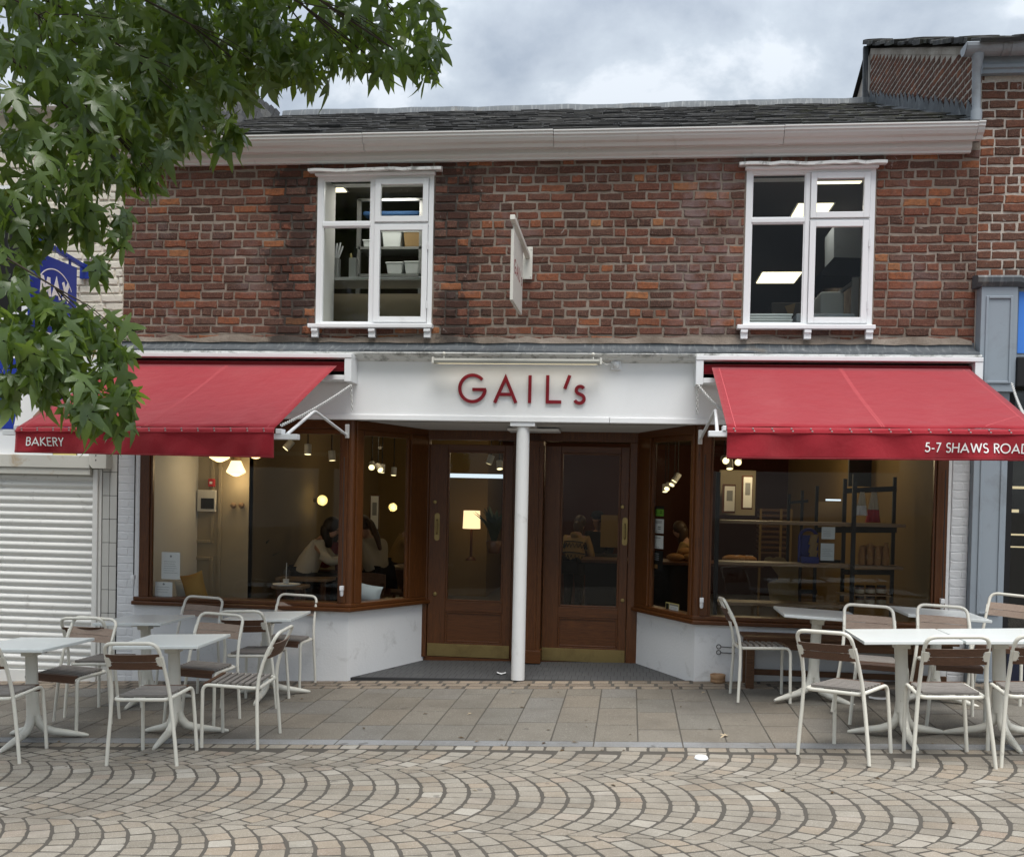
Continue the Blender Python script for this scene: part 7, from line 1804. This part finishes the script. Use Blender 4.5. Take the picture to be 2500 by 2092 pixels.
m = MB(); m.box(cxx-w/2, cxx+w/2, YS+.31, YS+.33, b.z, a.z-w*.35); m.build('back', mat['blue_plastic'], bl_); m = MB(); m.box(cxx-w/2, cxx+w/2, YS+.16, YS+.31, b.z-.02, b.z+.06); m.build('tray', mat['blue_plastic'], bl_)
for i, t in enumerate((.30, .55, .78)):
    m = MB(); m.obox((cxx+.25*w, YS+.26, a.z-h*t), (.035, 0, 0), (0, .02, 0), (.012, 0, .05)); m.build('packet', mat['cardboard'], bl_, bevel=.008)
notice('shelf_notice', zs(1002, 616), zs(1113, 722), YS-.06, 'grey_cushion', 'grey framed price list hanging between the shelf boards, upper one', 4, logo=False)
notice('shelf_notice', zs(994, 755), zs(1106, 905), YS-.06, 'grey_cushion', 'grey framed price list hanging between the shelf boards, lower one', 5, logo=False)
cb = empty('heart_cutout', at(*zs(600, 1000), 1.1)[:], label='large yellow heart-topped wooden board behind the lower shelf', cat='board')
pts = [(505, 915), (520, 880), (560, 868), (590, 885), (620, 872), (680, 880), (718, 930), (800, 960), (800, 1270), (560, 1250), (540, 1100), (650, 1060), (570, 950)]
m = MB(); m.extrude([at(*zs(*p), 1.1) for p in pts], (0, 0, 0), (0, .02, 0)); m.build('board_panel', mat['ochre_wall'], cb, fix=True)
m = MB(); q0, q1 = at(*zs(965, 400), 1.6), at(*zs(1180, 580), 1.6); m.box(q0.x, q1.x, 1.6, 1.62, q1.z, q0.z); tag(m.build('paper_bag_stack', mat['cardboard']), 'pale paper bags stacked on the upper shelf', 'paper bags')
q = at(*zs(1140, 390), 1.5); tag(box('shelf_light', q.x-.12, q.x+.03, 1.5, 1.52, q.z-.006, q.z+.012, mat['cool_lit']), 'small bright shelf light above the paper bags', 'light strip')
q0, q1 = at(*zs(1510, 40), 2.6), at(*zs(1550, 200), 2.6); tag(box('wall_screen', q0.x-.35, q1.x, 2.6, 2.66, q1.z-.1, q0.z+.3, mat['black']), 'dark wall screen high in the right window', 'screen')
for i, (py_, lb) in enumerate(((75, 'upper'), (160, 'lower'))): q = at(*zs(1522, py_), 2.58); tag(box('screen_figure', q.x-.012, q.x+.03, 2.585, 2.59, q.z-.018, q.z+.012, emis('lit_screen_blue_%d' % i, (.35, .6, 1), .8)), '%s small blue lit figure on the dark wall screen' % lb, 'screen figure')
cr_ = empty('bread_rack', at(*zs(610, 650), 5.2)[:], label='tall brown slatted bread rack at the back of the right room', cat='rack')
q0, q1 = at(*zs(470, 470), 5.2), at(*zs(720, 840), 5.2)
for i in range(9): m = MB(); z = q0.z-(q0.z-q1.z)*i/8; m.box(q0.x, q1.x, 5.2, 5.5, z-.018, z+.014); m.build('rack_tray', mat['bench_wood'], cr_)
for x in (q0.x, q0.x+.28, q1.x): m = MB(); m.box(x, x+.03, 5.16, 5.2, FZ, q0.z+.02); m.build('rack_post', mat['ochre_wall'], cr_)
# plants
def plant(x, y, z, h, n, label, spread=0.3, wide=0.03):
    p = empty('potted_plant', (x, y, z), label=label, cat='plant'); m = MB(); m.lathe([(.09, 0), (.12, .18), (.105, .18), (.10, .15), (.001, .15)], (x, y, z), 16); m.build('pot', mat['mahogany'], p)
    for i in range(n):
        a = 2*math.pi*i/n+rl.uniform(-.3, .3); l = h*rl.uniform(.6, 1); s = spread*rl.uniform(.3, 1); d = Vector((math.cos(a), math.sin(a), 0)); sd = Vector((-d.y, d.x, 0)); v = []; f = []
        for k in range(7):
            t = k/6; c = Vector((x, y, z+.14))+d*(s*t*t+.02)+Vector((0, 0, l*(t-.18*t*t*s/spread))); w = wide*math.sin(math.pi*min(.98, .12+t*.86)); v += [c-sd*w, c+d*w*.3-Vector((0, 0, w*.2)), c+sd*w]
        for k in range(6): f += [(3*k, 3*k+1, 3*k+4, 3*k+3), (3*k+1, 3*k+2, 3*k+5, 3*k+4)]
        m = MB(); m.add(v, f, 0, True); m.build('leaf', mat['plant'], p)
q = at(*zk(1290, 800), 2.6); plant(q.x, 2.6, .75, .95, 14, 'tall spiky plant standing dark against the wall in the left window', .28, .035)
q = at(*zk(1160, 1000), 2.0); plant(q.x, 2.0, .55, .55, 16, 'bushy dark plant at the corner of the cream wall', .32, .05)
q = at(*zk(1800, 800), 4.4); plant(q.x, 4.4, .80, .75, 12, 'spiky plant behind the woman in cream', .3, .035)
q = at(840+1400/3.819, 1030+1000/3.819, 5.6); plant(q.x, 5.6, q.z-.35, .6, 18, 'leafy green arrangement in the left door pane', .36, .06)
block('planter_wall', -4.0, -2.9, 2.5, 2.9, FZ, 0.72, 'dark_brick_wall', 'low dark brick planter wall below the spiky plants', 'planter')

# ================================================================== UPPER ROOM
UZ0, UZ1 = 3.10, 4.755
room('storeroom_floor', [[(-4.6, 0.3, UZ0), (2.8, 0.3, UZ0), (2.8, 8.5, UZ0), (-4.6, 8.5, UZ0)]], mat['store_wall'])
room('storeroom_ceiling', [[(-4.6, 0.3, UZ1), (2.8, 0.3, UZ1), (2.8, 8.5, UZ1), (-4.6, 8.5, UZ1)]], mat['store_wall'])
room('storeroom_wall', [[(-4.6, 2.4, UZ0), (-0.6, 2.4, UZ0), (-0.6, 2.4, UZ1), (-4.6, 2.4, UZ1)], [(-0.6, 0.3, UZ0), (-0.6, 8.5, UZ0), (-0.6, 8.5, UZ1), (-0.6, 0.3, UZ1)], [(-0.6, 8.5, UZ0), (2.8, 8.5, UZ0), (2.8, 8.5, UZ1), (-0.6, 8.5, UZ1)]], mat['store_wall'])
def ceil_panel(pts, label):
    v = [onplane(x, y, UZ1-.012) for x, y in pts]; x0, x1 = sorted((min(p.x for p in v), max(p.x for p in v))); y0, y1 = min(p.y for p in v), max(p.y for p in v)
    o = empty('ceiling_panel_light', ((x0+x1)/2, (y0+y1)/2, UZ1), label=label, cat='ceiling light', group='lit ceiling panels upstairs')
    m = MB(); m.box(x0, x1, y0, y1, UZ1-.012, UZ1-.006); m.build('diffuser', mat['panel_lit'], o); m = MB(); m.box(x0-.02, x1+.02, y0-.02, y1+.02, UZ1-.0055, UZ1-.001); m.build('frame', mat['white_paint'], o)
ceil_panel([(1847, 692), (1938, 692), (1955, 666), (1862, 666)], 'lit panel low in the left half of the right upstairs window')
ceil_panel([(1936, 530), (2013, 530), (2023, 499), (1950, 499)], 'lit panel crossing the mullion of the right upstairs window')
ceil_panel([(1997, 449), (2097, 449), (2108, 438), (1997, 438)], 'lit panel at the top right of the right upstairs window')
ceil_panel([(811, 470), (845, 470), (838, 461), (811, 461)], 'lit panel at the top left of the left upstairs window')
zw = lambda x, y: (750+x/3.906, 400+y/3.906)
zv = lambda x, y: (1790+x/3.738, 380+y/3.738)
rk = empty('steel_rack', (-2.4, 0.5, 3.5), label='steel rack with shelf seen in the left upstairs window', cat='rack')
q0, q1 = at(*zw(170, 1095), .42), at(*zw(1100, 1095), .42); zsf = q0.z
m = MB(); m.box(q0.x-.1, q1.x+.1, .42, .85, zsf-.016, zsf+.014); m.build('shelf', mat['steel'], rk, bevel=.004)
for px_ in (500, 1095):
    q = at(*zw(px_, 345), .95); m = MB(); m.box(q.x-.02, q.x+.02, .93, .97, zsf-.6, q.z); m.build('post', mat['steel'], rk)
for py_ in (350, 808, 1065):
    a, b = at(*zw(490, py_), .95), at(*zw(1110, py_), .95); m = MB(); m.box(a.x, b.x, .93, 1.25 if py_ > 400 else .97, a.z-.014, a.z+.012); m.build('rail', mat['steel'], rk)
m = MB(); a, b = at(*zw(550, 455), 1.1), at(*zw(1090, 512), 1.1); m.box(a.x, b.x, 1.0, 1.2, b.z, a.z-.02); tag(m.build('blue_crate', simple('dull_blue_plastic', (0.03, 0.09, 0.22), 0.5, 0.4), None, bevel=.03), 'blue sheet or crate on the top rail upstairs', 'crate')
for i, (px_, w) in enumerate(((262, 90), (440, 62))):
    a, b = at(*zw(px_-w/2, 905), .5), at(*zw(px_+w/2, 1082), .5); kb = empty('knife_holder', ((a.x+b.x)/2, .5, zsf), label=['wider steel knife holder with white handled knives upstairs', 'narrower steel knife holder with dark knives upstairs'][i], cat='knife holder')
    m = MB(); m.box(a.x, b.x, .46, .54, zsf+.015, a.z); m.build('holder', mat['steel'], kb, bevel=.004)
    for kx, ang, L, m_ in (((-.25, -.02, .13, 'paper'), (.2, .22, .16, 'paper'), (.35, .35, .13, 'paper'), (.05, .1, .15, 'paper')) if i == 0 else ((0.1, .05, .14, 'dark_cloth'), (-.3, -.15, .05, 'yellow_print'), (.3, .1, .10, 'dark_cloth'))):
        c = Vector(((a.x+b.x)/2+kx*(b.x-a.x), .5, a.z)); d = Vector((math.sin(ang), 0, math.cos(ang))); m = MB(); m.tube([c-d*.02, c+d*L*.3, c+d*L*.7, c+d*L], [.008, .010, .011, .008], 8); m.build('knife_handle', mat[m_], kb)
for i, (px_, w, py0, py1, zz, lb) in enumerate(((840, 160, 950, 1058, None, 'white plastic tub on the shelf, left of two in the left upstairs window'), (1005, 140, 942, 1056, None, 'white plastic tub on the shelf, right of two in the left upstairs window'),
        (815, 190, 655, 805, None, 'grey tub on the higher rail of the left upstairs window'), (1010, 170, 655, 802, None, 'tub of brown goods on the higher rail of the left upstairs window'), (585, 90, 738, 805, None, 'small bluish tub on the higher rail of the left upstairs window'))):
    a, b = at(*zw(px_-w/2, py0), 1.0), at(*zw(px_+w/2, py1), 1.0); t = empty('storage_tub', ((a.x+b.x)/2, 1.0, b.z), label=lb, cat='tub', group='plastic tubs upstairs')
    m = MB(); c = Vector(((a.x+b.x)/2, 1.03, b.z)); ww = (b.x-a.x)/2; h = a.z-b.z; m.add([c+Vector((sx*ww*k, sy*.08*k, z_)) for k, z_ in ((.82, 0), (1, h)) for sx, sy in ((-1, -1), (1, -1), (1, 1), (-1, 1))], [(0, 3, 2, 1), (4, 5, 6, 7), (0, 1, 5, 4), (1, 2, 6, 5), (2, 3, 7, 6), (3, 0, 4, 7)]); m.build('tub_body', mat['tub' if i != 3 else 'cardboard'], t, bevel=.012)
    m = MB(); m.box(c.x-ww*1.05, c.x+ww*1.05, .945, 1.115, c.z+h-.012, c.z+h+.004); m.build('tub_rim', mat['tub'], t, bevel=.006)
block('worktop_panel', -3.1, -1.8, .9, .95, UZ0, at(*zw(300, 1240), .9).z, 'warm_wall', 'pale panel behind the lower panes of the left upstairs window', 'panel')
hd_ = empty('extractor_hood', (2.0, 1.4, 4.0), label='dark sloping extractor hood in the right upstairs window', cat='extractor hood')
pts = [zv(920, 640), zv(1165, 640), zv(1165, 935), zv(920, 930)]
m = MB(); v = [at(*p, 1.5) for p in pts]; m.extrude(v, (0, 0, 0), (0, .5, 0)); m.build('flue', mat['grey_metal'], hd_, fix=True)
v = [at(*zv(*p), 1.45) for p in ((920, 930), (1165, 935), (1165, 960), (1165, 1100), (820, 1105), (800, 1060))]; m = MB(); m.extrude(v, (0, 0, 0), (0, .6, 0)); m.build('canopy', mat['black'], hd_, fix=True)
for i in range(5):
    a, b = at(*zv(140, 1440+i*24), .40), at(*zv(545, 1462+i*24), .40); tag(box('plastic_tray', a.x, b.x-.01*(i % 2), .40, .62, b.z+.002, a.z-.001, mat['tub'], None, bevel=.005), 'pale plastic tray, %s of the stack on the right upstairs sill' % ['top', 'second', 'third', 'fourth', 'bottom'][i], 'tray', 'stacked trays upstairs')
a, b = at(*zv(575, 1440), .45), at(*zv(1115, 1500), .45); tag(box('shallow_crate', a.x, b.x, .45, .7, b.z-.02, a.z, mat['grey_metal'], None, bevel=.01), 'grey shallow crate on the right upstairs sill', 'crate')
a, b = at(*zv(350, 1340), 1.2), at(*zv(630, 1440), 1.2); tag(box('white_machine', a.x, b.x, 1.2, 1.5, UZ0, a.z, mat['store_wall'], None, bevel=.01), 'pale machine behind the tray stack', 'machine')
a, b = at(*zv(470, 1375), 1.15), at(*zv(565, 1455), 1.15); m = MB(); m.extrude([(a.x, 1.15, a.z), (b.x, 1.15, a.z+.03), (b.x-.02, 1.15, b.z), (a.x+.03, 1.15, b.z+.02)], (0, 0, 0), (0, .004, 0)); tag(m.build('paper_tag', mat['cardboard'], None, fix=True), 'yellowish paper tag upstairs on the pale machine', 'tag')
a, b = at(*zv(800, 1240), 1.2), at(*zv(1010, 1480), 1.2); tag(box('white_bin', a.x, b.x, 1.2, 1.6, b.z, a.z, mat['tub'], None, bevel=.02), 'pale square bin behind the lower right pane upstairs', 'bin')
a, b = at(*zv(1090, 1110), .8), at(*zv(1140, 1420), .8); m = MB(); m.box(a.x, b.x, .8, .84, b.z-.1, a.z); m.beam(at(*zv(1110, 1150), .82), at(*zv(960, 1260), 1.3), .03, .03); tag(m.build('steel_upright', mat['steel'], None), 'steel upright with a slanting brace in the right upstairs window', 'upright')
for (x, y) in ((-2.5, 0.62), (1.7, 1.6), (1.9, 4.6)):
    L = bpy.data.lights.new('panel_light', 'AREA'); L.size = .45; L.energy = 2.2 if x > 0 else 3.6; L.color = (1, .95, .86); o = bpy.data.objects.new('panel_light', L); C.objects.link(o); o.location = (x, y, UZ1-.03)
